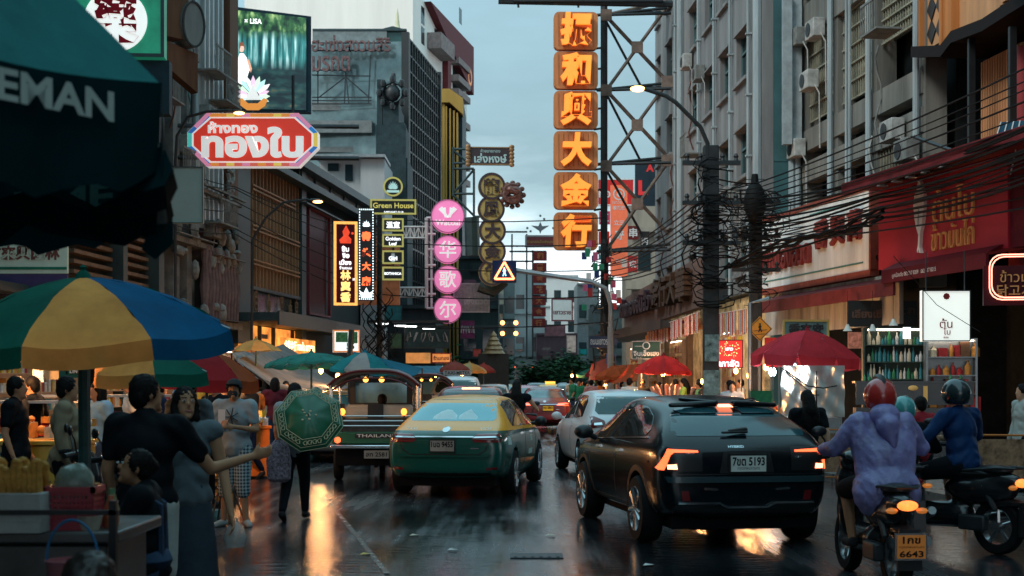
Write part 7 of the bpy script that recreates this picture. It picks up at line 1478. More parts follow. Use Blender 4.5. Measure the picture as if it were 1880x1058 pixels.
# --- motor scooters
def scooter(label, loc, rz, bodym, lit=True, plate_=None, group=None):
    """+y forward"""
    t = thing('motor_scooter', label, 'motor scooter', loc, rz, group)
    for y, r in ((-.62, .27), (.62, .27)):
        mb = MB(); q = M4.Rotation(R(90), 3, 'Y'); mb.lathe([(r - .09, -.05), (r - .02, -.055), (r, -.03), (r, .03), (r - .02, .055), (r - .09, .05), (r - .09, -.05)], (0, y, r), 26, q); w = obj('wheel', mb, TYRE, t)
        mb = MB(); mb.lathe([(r - .085, .04), (r - .1, .045), (r - .1, -.045), (r - .085, -.04)], (0, y, r), 22, q); [mb.tube([(0, y, r), (0, y + (r - .09) * math.cos(a), r + (r - .09) * math.sin(a))], .018, 5) for a in (0.3, 1.55, 2.8, 4.05, 5.3)]; mb.cyl((-.05, y, r), (.05, y, r), .045, n=10); obj('rim', mb, RIMM, w)
    mb = MB(); mb.ell((0, -.42, .62), (.165, .42, .16), 16); mb.ell((0, -.60, .70), (.12, .30, .11), 14); mb.ell((0, .48, .78), (.17, .13, .26), 14); mb.ell((0, .56, .55), (.13, .12, .28), 12); mb.caps((0, .30, .34), .13, (0, -.2, .36), .14); mb.ell((0, .42, .99), (.15, .12, .09), 12)
    m_ = bake(mb, [('REMESH', dict(mode='VOXEL', voxel_size=.022)), ('SMOOTH', dict(iterations=4, factor=.5))], [None]); m_.materials.clear(); m_.materials.append(bodym); obj('body', m_, None, t)
    mb = MB(); mb.ell((0, -.30, .775), (.155, .46, .055), 16); mb.ell((0, -.58, .815), (.13, .2, .05), 14); obj('seat', mb, mat('seat_vinyl', (.014, .016, .018), .45, var=.2, bump=.1), t)
    mb = MB(); mb.prism([(-.10, .20), (.10, .20), (.085, .52), (-.085, .52)], -.93, -.90); mb.ell((0, -.72, .50), (.09, .2, .05), 10); obj('fender', mb, TRIM, t)
    mb = MB(); mb.caps((.16, -.25, .30), .045, (.17, -.75, .40), .055); mb.cyl((.17, -.75, .40), (.17, -.84, .42), .04, n=10); obj('exhaust', mb, mat('exhaust_steel', (.25, .26, .27), .35, m=.8, var=.4), t)
    mb = MB(); mb.box((-.12, -.42, .30), (.10, .30, .15)); obj('engine', mb, DARK, t, bevel=.02); mb = MB(); mb.cyl((-.10, -.66, .42), (-.12, -.52, .68), .03, n=8); mb.cyl((.12, -.66, .40), (.12, -.52, .68), .03, n=8); mb.box((0, .62, .5), (.17, .06, .3)); obj('fork', mb, DARK, t, bevel=.02)
    mb = MB(); mb.tube([(-.36, .26, 1.02), (-.2, .38, 1.04), (0, .42, 1.02), (.2, .38, 1.04), (.36, .26, 1.02)], .018, 7); mb.cyl((-.37, .25, 1.02), (-.27, .32, 1.03), .024, n=8); mb.cyl((.37, .25, 1.02), (.27, .32, 1.03), .024, n=8); obj('handlebar', mb, BLACK, t)
    for s in (-1, 1):
        mb = MB(); mb.ell((s * .36, .30, 1.24), (.07, .025, .045), 12); mb.tube([(s * .26, .36, 1.04), (s * .30, .34, 1.16), (s * .35, .31, 1.22)], .008, 5); obj('mirror', mb, TRIM, t)
        mb = MB(); mb.ell((s * .12, -.86, .66), (.05, .04, .025), 8); obj('indicator', mb, mat('orange_reflector', (.7, .2, .03), .3), t)
    mb = MB(); mb.ell((0, -.875, .70), (.085, .05, .042), 14); obj('tail_light', mb, mat('scooter_tail_lens', (1, .17, .03), .35, var=.3, sc_=14, emit=2) if lit else REDL, t)
    mb = MB(); mb.ell((0, .60, .95), (.09, .05, .06), 12); obj('headlight', mb, CHROME, t)
    mb = MB(); mb.tube([(-.14, -.3, .80), (-.15, -.7, .84), (-.08, -.86, .84), (.08, -.86, .84), (.15, -.7, .84), (.14, -.3, .80)], .014, 6); obj('grab_rail', mb, DARK, t)
    if plate_:
        mb = MB(); mb.bb(-.128, .128, -.955, -.935, .285, .495); o = obj('plate_holder', mb, CHROME, t); mb = MB(); mb.bb(-.112, .112, -.963, -.956, .30, .48); p = obj('number_plate', mb, mat('orange_plate', (.70, .22, .05), .5, var=.12, sc_=10, emit=.06), o); mb = MB()
        mb.text(plate_[0], -.07, .07, .415, .47, -.965, 0, .03); mb.text(plate_[1], -.10, .10, .375, .395, -.965, 0, 0); mb.text(plate_[2], -.095, .095, .31, .36, -.965, 0, .03); obj('lettering', mb, PLATEK, p, smooth=0)
    return t
SCB = paint('scooter_black', (.010, .012, .014))
RAIN_ = mat('violet_raincoat', (.36, .33, .66), .35, var=.5, sc_=2.4, bump=1, bsc=11, coat=.4, spec=.5, transl=.4)  # uneven tone imitates light coming through the thin plastic
RIDE = {**sit(.80)}; RIDE.update(pel=(0, 0, .83), knR=(.20, .38, .72), knL=(-.20, .38, .72), anR=(.17, .30, .32), anL=(-.17, .30, .32), toR=(.18, .44, .28), toL=(-.18, .44, .28), elR=(.36, .14, 1.08), elL=(-.36, .14, 1.08), wrR=(.36, .50, 1.05), wrL=(-.36, .50, 1.05), wai=(0, .02, .98), che=(0, .05, 1.16), nek=(0, .07, 1.34), hed=(0, .10, 1.475), shR=(.2, .06, 1.29), shL=(-.2, .06, 1.29))
sA = at(1600, 11.95); scooter('black scooter with a lit amber tail lamp and orange plate under the violet raincoat rider', sA, R(4), SCB, True, ('1กข', 'กรุงเทพมหานคร', '6643'))
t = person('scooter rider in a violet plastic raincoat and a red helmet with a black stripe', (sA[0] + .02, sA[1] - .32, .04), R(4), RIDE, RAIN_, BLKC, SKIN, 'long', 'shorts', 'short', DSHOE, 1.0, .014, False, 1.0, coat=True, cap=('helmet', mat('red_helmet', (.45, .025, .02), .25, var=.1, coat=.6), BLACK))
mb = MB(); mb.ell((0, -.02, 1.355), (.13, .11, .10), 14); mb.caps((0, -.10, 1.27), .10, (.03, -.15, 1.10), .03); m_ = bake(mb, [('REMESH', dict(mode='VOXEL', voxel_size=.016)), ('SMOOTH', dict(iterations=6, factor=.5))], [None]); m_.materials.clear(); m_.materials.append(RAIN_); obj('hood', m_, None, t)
sB = at(1652, 14.6); scooter('dark scooter ahead of the violet raincoat rider', sB, R(-6), SCB, False)
person('rider in a teal helmet ahead of the violet raincoat rider', (sB[0], sB[1] - .2, -.02), R(-6), RIDE, BLKC, BLKC, SKIN, 'long', 'long', None, DSHOE, .93, .018, cap=('helmet', mat('teal_helmet', (.06, .30, .30), .25, var=.1, coat=.6)))
sC = at(1735, 14.2); scooter('dark scooter turning left with a glowing tail lamp at the right edge', sC, R(36), SCB, True)
p_ = M4.Rotation(R(36), 3, 'Z') @ V((0, -.22, 0))
person('scooter rider in a blue jacket and dark helmet with a bare shin and teal trainers', (sC[0] + p_.x, sC[1] + p_.y, .04), R(32), {**RIDE, 'anL': (-.24, .34, .36), 'toL': (-.25, .5, .32)}, cloth('blue_jacket', (.007, .032, .105), .5, .4), BLKC, SKIN2, 'long', 'shorts', 'short', cloth('teal_trainers', (.16, .30, .32)), 1.0, .014, False, 1.16, cap=('helmet', mat('dark_helmet', (.015, .03, .035), .22, var=.3, coat=.6)))
sD = at(948, 26.5); scooter('scooter carrying a black haired rider past the right side of the taxi', sD, R(-4), SCB, False)
person('rider with long black hair and bare arms beside the taxi', (sD[0], sD[1] - .25, .04), R(-4), RIDE, BLKC, BLKC, SKIN2, 'none', 'long', 'long', DSHOE, 1.02, .022)
sE = at(128, 11.2); scooter('dark parked motorbike with a long seat behind the snack stall', sE, R(-58), SCB, False)
sF = at(60, 12.6); scooter('second dark parked motorbike near the left edge', sF, R(-70), SCB, False)
# tuk-tuk driver
person('tuk-tuk driver seen from behind in front of the windscreen', (tk.location.x + .02, tk.location.y + 1.25, .10), R(2), sit(.50), BLKC, BLKC, SKIN, 'short', 'long', 'short', DSHOE, 1.0, .024)
# far pedestrians: five figures copied along both pavements
protos = [person('far pedestrian in black on the right pavement near the red parasol', at(1180, 44), R(160), None, BLKC, NAVC, SKIN, 'short', 'long', 'short', DSHOE, 1, .034, group='far pedestrians'), person('far pedestrian in white on the right pavement', at(1240, 42), R(20), WALK, WHTC, DENM, SKIN, 'short', 'long', 'short', DSHOE, 1, .034, group='far pedestrians'), person('far pedestrian in rose on the right pavement', at(1210, 46), R(100), None, PNKC, BLKC, SKIN2, 'short', 'long', 'bob', DSHOE, .95, .034, group='far pedestrians'), person('far pedestrian in green beside the red sedan', at(1062, 52), R(185), WALK, GRNC, DENM, SKIN, 'short', 'long', 'short', DSHOE, 1, .034, group='far pedestrians'), person('far pedestrian in orange under the far right stalls', at(1100, 55), R(10), None, ORGC, BLKC, SKIN, 'short', 'long', 'short', DSHOE, .97, .034, group='far pedestrians')]
nm_ = ['black', 'white', 'rose', 'green', 'orange']
for i in range(34):
    k = i % 5
    if i < 16: px, d, side = rnd.uniform(1040, 1150), rnd.uniform(52, 78), 'right'
    elif i < 22: px, d, side = rnd.uniform(1150, 1370), rnd.uniform(33, 45), 'near right'
    else: px, d, side = rnd.uniform(590, 900), rnd.uniform(44, 80), 'left'
    if side == 'left': px = 940 - 7.4 * F / d + rnd.uniform(-20, 20)
    dup(protos[k], at(px, d), rnd.uniform(0, 6.2), f'far pedestrian in {nm_[k]} in the crowd on the {side} pavement', 'far pedestrians', None, rnd.uniform(.92, 1.04))
NM = {c: [o for o in col.objects if o.get('category') == 'person' and c in o['label']][0] for c in ('walking away along', 'black with a dark bag', 'rose top by', 'vendor in a white top', 'orange apron', 'teal top behind', 'far pedestrian in white on')}
CB = [cloth('mustard_cloth', (.5, .28, .04)), cloth('sky_cloth', (.2, .36, .5)), cloth('maroon_cloth', (.14, .02, .03)), WHTC, cloth('olive_cloth', (.12, .13, .06)), PNKC, cloth('lime_cloth', (.25, .4, .08)), BLKC]
CL_ = ['mustard', 'sky blue', 'maroon', 'white', 'olive', 'rose', 'lime green', 'black']
for i, (px, d, rz) in enumerate(((412, 21, 3), (452, 24, 2.6), (505, 28, .2), (525, 33, 3.3), (475, 35, 1.2), (560, 46, 3), (585, 44, .4), (440, 33, 2), (60, 17.5, 1.5), (180, 17, 2.4), (300, 22, 3.4), (240, 21, 1.9), (1070, 62, 3), (1085, 50, .3), (1255, 38, 1.4), (1300, 36.5, 2.8), (380, 28, 1), (330, 27, 2.2))):
    src = list(NM.values())[i % len(NM)]; k = i % 8; dup(src, at(px, d), rz, f'shopper in a {CL_[k]} top among the ' + ('right' if px > 900 else 'left' if px > 320 else 'dim left') + ' market stalls', 'shoppers among the market stalls', {n: CB[k] for n in ('beige_cloth', 'rose_cloth', 'white_cloth', 'orange_cloth', 'teal_cloth')}, .97 + .02 * (i % 3))
person('shopper in a pale tee by the pillar beside the chestnut sign', at(1344, 30), R(170), None, cloth('pale_tee', (.45, .47, .48)), DENM, SKIN2, 'short', 'long', 'short', DSHOE, .97, .026)
# ---------------------------------------------------------------- market umbrellas, stalls, goods
def parasol(label, c, r, mats, n=8, rise=.42, val=.16, pole=True, spin=0, tilt=(0, 0), sag=.06, notch=False, pole_r=.022, name='parasol', prof_e=1.7, finial=True):
    """c: centre of the rim plane; one coloured gore per material in turn"""
    base = V((c[0], c[1], 0)); t = thing(name, label, 'parasol', base); z0 = c[2]; q = M4.Rotation(tilt[0], 3, 'X') @ M4.Rotation(tilt[1], 3, 'Y')
    K, S = 8, 6; mb = MB()
    def pt(k, i, f, dz=0, out=0):
        a0, a1 = spin + 2 * math.pi * i / n, spin + 2 * math.pi * (i + 1) / n; e = V((math.cos(a0), math.sin(a0))) * (1 - f) + V((math.cos(a1), math.sin(a1))) * f; u = k / K
        z = rise * (1 - u ** prof_e) - sag * r * math.sin(math.pi * f) * u * u * .9 + .012 * math.sin(u * 17 + i * 2 + f * 5) * u
        p = e * (r * u + out); return q @ V((p.x, p.y, z + dz)) + V((0, 0, z0))
    for i in range(n):
        mb.k = i % len(mats); vs = [pt(k, i, s / S) for k in range(K + 1) for s in range(S + 1)]
        mb.add(vs, [(k * (S + 1) + s, (k + 1) * (S + 1) + s, (k + 1) * (S + 1) + s + 1, k * (S + 1) + s + 1) for k in range(K) for s in range(S)])
        if val:
            g = .1 if notch else 0; vs = []
            for r_ in range(4):
                for s in range(S + 1): f = g * r_ / 3 + (1 - 2 * g * r_ / 3) * s / S; vs.append(pt(K, i, f, -val * r_ / 3, .015 * r_ / 3 + .012 * r_ / 3 * math.sin(s * 2.3 + i)))
            mb.add(vs, [(k * (S + 1) + s, (k + 1) * (S + 1) + s, (k + 1) * (S + 1) + s + 1, k * (S + 1) + s + 1) for k in range(3) for s in range(S)])
    obj('canopy', mb, mats, t, smooth=28)
    mb = MB(); ap = q @ V((0, 0, rise)) + V((0, 0, z0))
    for i in range(n): a = pt(K, i, 0, -.01); mb.tube([ap - V((0, 0, .04)), ap.lerp(a, .5) + V((0, 0, .10 * rise - .02)), a], .008, 5); mb.tube([V((0, 0, z0 - .12)), ap.lerp(a, .5) + V((0, 0, .10 * rise - .03))], .006, 4)
    obj('rib', mb, STEEL, t)
    if finial: mb = MB(); mb.lathe([(.06, -.01), (.05, .02), (.02, .05), (.03, .07), (0, .09)], ap, 10); obj('finial', mb, mats[-1], t)
    if pole: mb = MB(); mb.cyl((0, 0, 0), ap, pole_r, n=8); mb.cyl((0, 0, 0), (0, 0, .08), .22, .2, 14); obj('pole', mb, mat('teal_pole', (.04, .13, .13), .4, var=.5, sc_=6), t)
    return t
CAN = lambda n, c, r=.85: mat(n, c, r, var=.3, sc_=2.2, bump=.3, bsc=3.5, spec=.1, transl=.3)
YC, BC, GC, RC, WC = CAN('yellow_canvas', (.92, .35, .09)), CAN('blue_canvas', (.006, .105, .24)), CAN('green_canvas', (.01, .12, .085)), CAN('red_canvas', (.30, .022, .03)), CAN('white_canvas', (.32, .33, .33))
STAIN = CAN('stained_yellow_canvas', (.58, .33, .12))
c = P(158, 606, 10.2); parasol('big parasol with yellow, blue and green panels on a thick pole over the snack stall', c, 1.06, [YC, BC, BC, GC, YC, GC, GC, GC], 8, .38, .14, True, R(-95.5), (R(7), R(-1)), .05, False, .045)
# sooty mark on the yellow panel
c = P(276, 681, 14.6); parasol('parasol with yellow and green panels behind the black tee man', c, .62, [YC, GC, GC, YC, GC, YC], 6, .24, .13, True, R(-120 - 12), (R(4), 0), .04)
c = P(376, 688, 17.5); parasol('maroon and orange parasol over the grey tee men', c, .66, [RC, CAN('orange_canvas', (.34, .07, .02)), RC], 6, .30, .15, True, R(-100), (R(3), R(6)), .05)
c = P(470, 644, 34); parasol('small ochre parasol topping the white tarpaulin', c, .62, [YC, CAN('ochre_canvas', (.48, .3, .10))], 8, .26, .0, True, 0, (0, 0), .03)
c = P(572, 668, 31); parasol('wide flat green parasol with a bleached top in front of the lit orange shop', c, 1.02, [CAN('sea_green_canvas', (.03, .20, .18))], 16, .24, .05, True, 0, (R(-3), R(-2)), .02)
t = parasol('red parasol with a notched valance sheltering the cart with the white sheet', P(1480, 655, 28), 1.08, [RC, CAN('crimson_canvas', (.34, .03, .045))], 9, .52, .2, True, R(-70), (0, R(3)), .03, True, .025)
parasol('red parasol in front of the tan pillars farther down the right pavement', P(1217, 680, 40), .80, [CAN('scarlet_canvas', (.26, .022, .028))], 8, .42, .1, True, 0, (0, R(2)), .04)
for l, x, y, d, r, m in (('small pale yellow far parasol on the left', 862, 680, 58, .7, [YC, CAN('pale_yellow_canvas', (.6, .45, .22))]), ('small red far parasol by the left far stalls', 888, 680, 66, .55, [CAN('coral_canvas', (.30, .05, .04))]), ('brick coloured far parasol on the left', 835, 678, 56, .6, [CAN('brick_canvas', (.36, .09, .07))]), ('orange far parasol on the right pavement', 1130, 690, 47, .7, [CAN('orange_canvas', (.34, .07, .02))]), ('green and red far parasol on the far right pavement', 1092, 688, 60, .8, [GC, RC])): parasol(l, P(x, y, d), r, m, 8, .3, .1, True, .2)
# blue teal ridge tent
def tent(label, pts, d0, m, name='tent', k=.1):
    """pts: ridge and eave corners in photo pixels with distance; sagging cloth"""
    t = thing(name, label, 'awning', G(pts[0][0], d0)); o = V(t.location); w = [P(*p) - o for p in pts]; mb = MB(); N_ = 8
    a, b, c_, d_ = w; vs = []
    for i in range(N_ + 1):
        for j in range(N_ + 1): u, v = i / N_, j / N_; p = (a * (1 - u) + b * u) * (1 - v) + (d_ * (1 - u) + c_ * u) * v; p.z += -k * math.sin(math.pi * u) * math.sin(math.pi * v) + .03 * math.sin(u * 14 + v * 5) * v; vs.append(p)
    n = N_ + 1; fs = [(i * n + j, (i + 1) * n + j, (i + 1) * n + j + 1, i * n + j + 1) for i in range(N_) for j in range(N_)]; mb.add(vs, fs); mb.add([p - V((0, 0, .015)) for p in vs], [f[::-1] for f in fs]); obj('cloth', mb, m, t, smooth=50)
    mb = MB(); [mb.cyl((p.x, p.y, -o.z), p, .02, n=6) for p in w]; obj('pole', mb, DARK, t); return t
TL = CAN('blue_tarp', (.01, .16, .26)); TG2 = CAN('teal_tarp', (.02, .22, .25))
tent('long blue tarpaulin awning sloping right from the teal tent', [(650, 646, 34), (775, 676, 40), (760, 690, 34), (640, 688, 30)], 34, TL)
parasol('teal and white tent parasol beside the blue tarpaulin', P(668, 680, 30), .72, [TG2, WC, TG2, TL], 8, .38, .06, True, .3, (0, R(4)), .05)
tent('grey white tarpaulin awning sloping over the left stalls', [(432, 660, 33), (520, 632, 42), (640, 712, 38), (520, 724, 29)], 33, CAN('grey_tarp', (.27, .27, .265)), k=.25)
tent('white tarpaulin sheet behind the ochre parasol', [(425, 648, 36), (500, 640, 44), (560, 665, 42), (440, 672, 35)], 36, WC)
tent('far yellow and blue awning left of the white car', [(760, 672, 56), (840, 672, 62), (835, 684, 58), (745, 688, 52)], 56, CAN('sky_tarp', (.12, .30, .42)))
tent('orange far awning over the right stalls', [(1120, 672, 50), (1178, 668, 44), (1168, 700, 42), (1108, 704, 48)], 48, _m['orange_canvas'])
tent('coral sloping far awning beside the crossing sign', [(1086, 668, 60), (1128, 652, 52), (1122, 690, 50), (1080, 700, 58)], 58, _m['coral_canvas'])
# ---- big dark green delivery umbrella at the top left
def big_umbrella():
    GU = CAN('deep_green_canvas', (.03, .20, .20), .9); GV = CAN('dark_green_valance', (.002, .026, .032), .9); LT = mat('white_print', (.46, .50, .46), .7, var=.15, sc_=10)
    cx, cy, z0, Rr = -2.62, 4.72, 2.62, 1.52; t = thing('delivery_umbrella', 'huge dark green umbrella with white latin letters on its valance filling the top left corner', 'umbrella', (cx, cy, 0))
    s0 = math.atan2(4.5 - cy, -1.12 - cx); n = 8; K = 8; S = 5; mb = MB(); mv = MB()
    A = lambda i: s0 + 2 * math.pi * i / n
    def pt(u, i, f): e = V((math.cos(A(i)), math.sin(A(i)))) * (1 - f) + V((math.cos(A(i + 1)), math.sin(A(i + 1)))) * f; p = e * Rr * u; return V((p.x, p.y, z0 + 1.15 * (1 - u ** 1.35) - .05 * math.sin(math.pi * f) * u))
    for i in range(n):
        mb.add([pt(k / K, i, s / S) for k in range(K + 1) for s in range(S + 1)], [(k * (S + 1) + s, (k + 1) * (S + 1) + s, (k + 1) * (S + 1) + s + 1, k * (S + 1) + s + 1) for k in range(K) for s in range(S)])
        vs = []
        for r in range(5):
            for s in range(13): f = s / 12; p = pt(1, i, f); e = V((p.x, p.y, 0)).normalized(); vs.append(p + e * (.01 + .02 * math.sin(f * 16 + i * 2) * r / 4) + V((0, 0, -.30 * r / 4 - (.05 * math.sin(math.pi * f) + .02 * math.sin(f * 23 + i)) * r / 4)))
        mv.add(vs, [(r * 13 + s, (r + 1) * 13 + s, (r + 1) * 13 + s + 1, r * 13 + s + 1) for r in range(4) for s in range(12)])
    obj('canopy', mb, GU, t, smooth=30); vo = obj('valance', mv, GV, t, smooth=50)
    def word(s, i, f0, f1, zc, h, flip=False):
        mb = MB(); mb.text(s, 0, 1, 0, h, 0, 0, .03); a, b = pt(1, i, f0), pt(1, i, f1)
        if flip: a, b = b, a
        e = V(((a.x + b.x) / 2, (a.y + b.y) / 2, 0)).normalized() * (.045 if not flip else -.045); out = []
        for x, y, z in mb.v: p = a.lerp(b, x); out.append(tuple(p + e + V((0, 0, -zc + z))))
        mb.v = out; obj('lettering', mb, LT, vo, smooth=0)
    word('LINEMAN', -1, .22, .80, .135, .09)
    word('LINEMEY', 1, .0, 1.0, .25, .1, True)
    mb = MB()
    for i in range(n): mb.tube([V((0, 0, z0 + 1.1)), pt(.5, i, 0) - V((0, 0, .03)), pt(1, i, 0) - V((0, 0, .02))], .012, 5)
    obj('rib', mb, STEEL, t); mb = MB(); mb.cyl((0, 0, 0), (0, 0, z0 + 1.15), .03, n=8); obj('pole', mb, DARK, t)
    mb = MB(); GD = GV
    for i in (0, 1, 2):      # rolled up rain sheets hanging under the far rim
        pass
        a, b = pt(.97, i, 0), pt(.97, i, 1); mb.tube([a.lerp(b, k / 8) + V((0, 0, -.31 - .05 * math.sin(k))) for k in range(9)], [.085 + .02 * math.sin(k * 2.1) for k in range(9)], 8)
    p = pt(1.0, 1, 0); mb.add([p + V((.0, 0, -.22)), p + V((.05, .03, -.28)), p + V((.06, .0, -.40)), p + V((-.02, .04, -.46)), p + V((-.08, .06, -.42))], [(0, 1, 2, 3, 4)])
    obj('rolled_sheet', mb, GD, t)
big_umbrella()

# ---- front snack stall: counter, styrofoam box with dough sticks, red basket, bucket
OILY = mat('dough_stick', (.80, .40, .10), .5, var=.5, sc_=14, bump=.6, bsc=24)
def PX(x, y, d): return P(x, y, d)
zc = P(80, 975, 6.0).z
t = thing('stall_counter', 'dark metal snack stall counter with a thin front rail at the lower left', 'counter', (G(40, 6.0).x, 6.2, 0)); ox = t.location.x
mb = MB(); mb.bb(-1.2, .42, -.25, .5, zc - .05, zc); mb.bb(-1.15, .36, -.2, .45, .05, zc - .06); obj('worktop', mb, mat('worn_counter', (.10, .10, .10), .35, m=.4, var=.5), t, bevel=.01)
mb = MB(); r0 = P(-20, 945, 5.8).z; mb.bb(-1.2, .44, -.32, -.30, r0 - .01, r0 + .01); mb.bb(.40, .43, -.32, -.29, .1, r0 + .05); obj('rail', mb, BLACK, t)
b0, b1 = P(-50, 975, 5.95), P(82, 905, 5.95)
t = thing('foam_box', 'open white foam box full of fried dough sticks', 'box', ((b0.x + b1.x) / 2, 6.05, zc)); w, h = b1.x - b0.x, b1.z - zc
mb = MB(); mb.bb(-w / 2, w / 2, -.15, -.12, 0, h); mb.bb(-w / 2, w / 2, .15, .18, 0, h); mb.bb(-w / 2, -w / 2 + .03, -.119, .149, 0, h); mb.bb(w / 2 - .03, w / 2, -.119, .149, 0, h); mb.bb(-w / 2 + .03, w / 2 - .03, -.119, .149, 0, .1); mb.bb(-w / 2 - .006, w / 2 + .006, -.156, -.151, h * .28, h * .33); obj('box', mb, mat('white_foam', (.55, .57, .55), .8, var=.15, sc_=20, bump=.2, bsc=60), t, bevel=.008)
for i in range(16):
    x = -w / 2 + .05 + (w - .1) * (i % 8) / 7; y = -.07 + .12 * (i // 8); mb = MB(); z0 = h * .4; tp = h + rnd.uniform(.07, .13); lx = rnd.uniform(-.02, .02)
    pts = [(0, 0, 0)] + [(lx * k / 6 + .004 * math.sin(k * 3 + i), .004 * math.cos(k * 2), (tp - z0) * k / 6) for k in range(1, 7)]
    for s in (-.011, .011): mb.tube([(p[0] + s, p[1], p[2]) for p in pts], [.016 + .004 * math.sin(k * 2.2 + i) for k in range(7)], 8)
    mb.ell((pts[-1][0], 0, pts[-1][2]), (.024, .018, .016), 8)
    o = obj('dough_stick', mb, OILY, None, (t.location.x + x, t.location.y + y, zc + z0)); tag(o, 'golden fried dough stick standing in the white foam box', 'fried dough', 'fried dough sticks in the foam box')
b0, b1 = P(80, 970, 6.0), P(167, 895, 6.0); t = thing('plastic_basket', 'red perforated plastic basket beside the foam box', 'basket', ((b0.x + b1.x) / 2, 6.1, zc)); w, h = b1.x - b0.x, b1.z - zc
RP = mat('red_plastic', (.42, .035, .06), .35, var=.15); mb = MB()
for side in range(4):
    mb.T = M4.Rotation(R(90 * side), 4, 'Z'); L = w / 2 * (1 if side % 2 == 0 else .8); Dd = w / 2 * (.8 if side % 2 == 0 else 1)
    for k in range(13): x = -L + 2 * L * k / 12; mb.bb(x - .005, x + .005, -Dd, -Dd + .006, .0, h)
    for z in (0, .12, .30, .42, .54, .66, .8): mb.bb(-L, L, -Dd - .002, -Dd + .008, h * z, h * z + .012)
    mb.bb(-L - .012, L + .012, -Dd - .012, -Dd + .006, h - .025, h)
    mb.bb(-L, L, -Dd + .001, -Dd + .004, 0, h * .28)
mb.T = M4(); mb.bb(-w / 2, w / 2, -w * .4, w * .4, 0, .01); obj('basket', mb, RP, t)
mb = MB(); mb.ell((0, 0, h + .01), (w * .44, w * .33, .085), 16); m_ = mb.mesh('bag', [None], 50)
for v in m_.vertices: v.co += V((math.sin(v.co.z * 90 + v.co.x * 60), math.cos(v.co.x * 80), math.sin(v.co.x * 70 + v.co.y * 50))) * .008
m_.materials.clear(); m_.materials.append(mat('clear_bag', (.34, .42, .36), .2, alpha=.7, var=.5, sc_=9, bump=.6, bsc=20, coat=.4)); c_ = V(t.location) ; o = obj('plastic_bag', m_, None, None, c_); tag(o, 'clear plastic bag bulging out of the red basket', 'bag')
b0 = P(140, 1058, 5.6); t = thing('bucket', 'pink plastic bucket with a blue arched handle under the counter edge', 'bucket', (b0.x, 5.55, P(0, 1090, 5.6).z - .05)); mb = MB(); mb.lathe([(.075, 0), (.10, .19), (.105, .19), (.098, .18), (.07, .01), (0, .01)], (0, 0, 0), 22); obj('bucket', mb, mat('pink_plastic', (.42, .13, .15), .4, var=.1), t); mb = MB(); mb.tube([(.10 * math.cos(R(a)), 0, .19 + .155 * math.sin(R(a))) for a in range(0, 181, 12)], .006, 6); obj('handle', mb, mat('blue_plastic', (.02, .16, .35), .4), t)
mb = MB(); mb.lathe([(.16, 0), (.16, .5), (.15, .52), (0, .52)], (b0.x, 5.55, 0), 16); s_ = (t.location.z) / .52; mb.v = [(x, y, z * s_) for x, y, z in mb.v]; solo('drum', mb, DARK, 'dark drum carrying the pink bucket', 'drum')

# ---- goods: shelves, carts, tables
GM = [mat(f'goods_{n}', c, .5, var=.35, sc_=12) for n, c in (('cream', (.6, .52, .38)), ('red', (.42, .04, .04)), ('orange', (.6, .25, .06)), ('green', (.05, .22, .10)), ('white', (.62, .62, .6)), ('brown', (.18, .09, .05)), ('yellow', (.62, .45, .08)), ('teal', (.06, .25, .28)))]
def lamp(p, e=30, r=.06, m=WARM, colr=(1, .46, .17), hang=.4):
    t = thing('hanging_lamp', 'bare bulb glowing over a market stall', 'lamp', p, 0, 'bare bulbs over the market stalls'); mb = MB(); mb.ell((0, 0, 0), (r, r, r * 1.25), 10); obj('bulb', mb, m, t); mb = MB(); mb.tube([(0, 0, r), (0, 0, hang)], .006, 4); mb.cyl((0, 0, r), (0, 0, r + .05), .025, n=8); obj('flex', mb, CABLE, t)
    l = bpy.data.lights.new('bulb_light', 'POINT'); l.energy = e * 1.6; l.color = colr; l.shadow_soft_size = r * 1.6; o = bpy.data.objects.new('bulb_light', l); col.objects.link(o); o.parent = t; o.location = (0, -r * 2.2, -r * 1.5); return t
def shelf(label, loc, rz, w, h, rows, m=DARK, mats=GM, bottles=False, lamp_=True, name='goods_shelf', dens=1.0, tall=.75, step=.13):
    t = thing(name, label, 'shelf', loc, rz); mb = MB(); mb.bb(-w / 2, w / 2, .30, .34, 0, h)
    for i in range(rows + 1): z = h * i / rows; mb.bb(-w / 2, w / 2, 0, .30, z - .02, z)
    for x in (-w / 2, w / 2): mb.bb(x - .02, x + .02, -.005, .345, 0, h)
    obj('shelf', mb, m, t); r = random.Random(int(abs(loc[0] * 100) + h * 31)); mb = MB()
    for i in range(rows):
        x = -w / 2 + .06
        while x < w / 2 - .08:
            sw = r.uniform(.6, 1.3) * step; hh = (h / rows) * r.uniform(.35, tall); mb.k = r.randrange(len(mats)); z = h * i / rows + .002
            if r.random() < dens:
                if bottles or r.random() < .35: mb.lathe([(sw * .4, 0), (sw * .42, hh * .6), (sw * .16, hh * .8), (sw * .16, hh), (0, hh)], (x + sw / 2, .12, z), 8)
                else: mb.bb(x, x + sw * .92, .06, .26, z, z + hh)
            x += sw
    o = obj('goods', mb, mats, t); o['kind'] = 'stuff'
    if lamp_: mb = MB(); mb.cyl((-w * .45, .04, h - .05), (w * .45, .04, h - .05), .018, n=8); obj('tube_lamp', mb, mat('tube_lamp', (1, .86, .68), .5, var=0, emit=6), t)
    return t
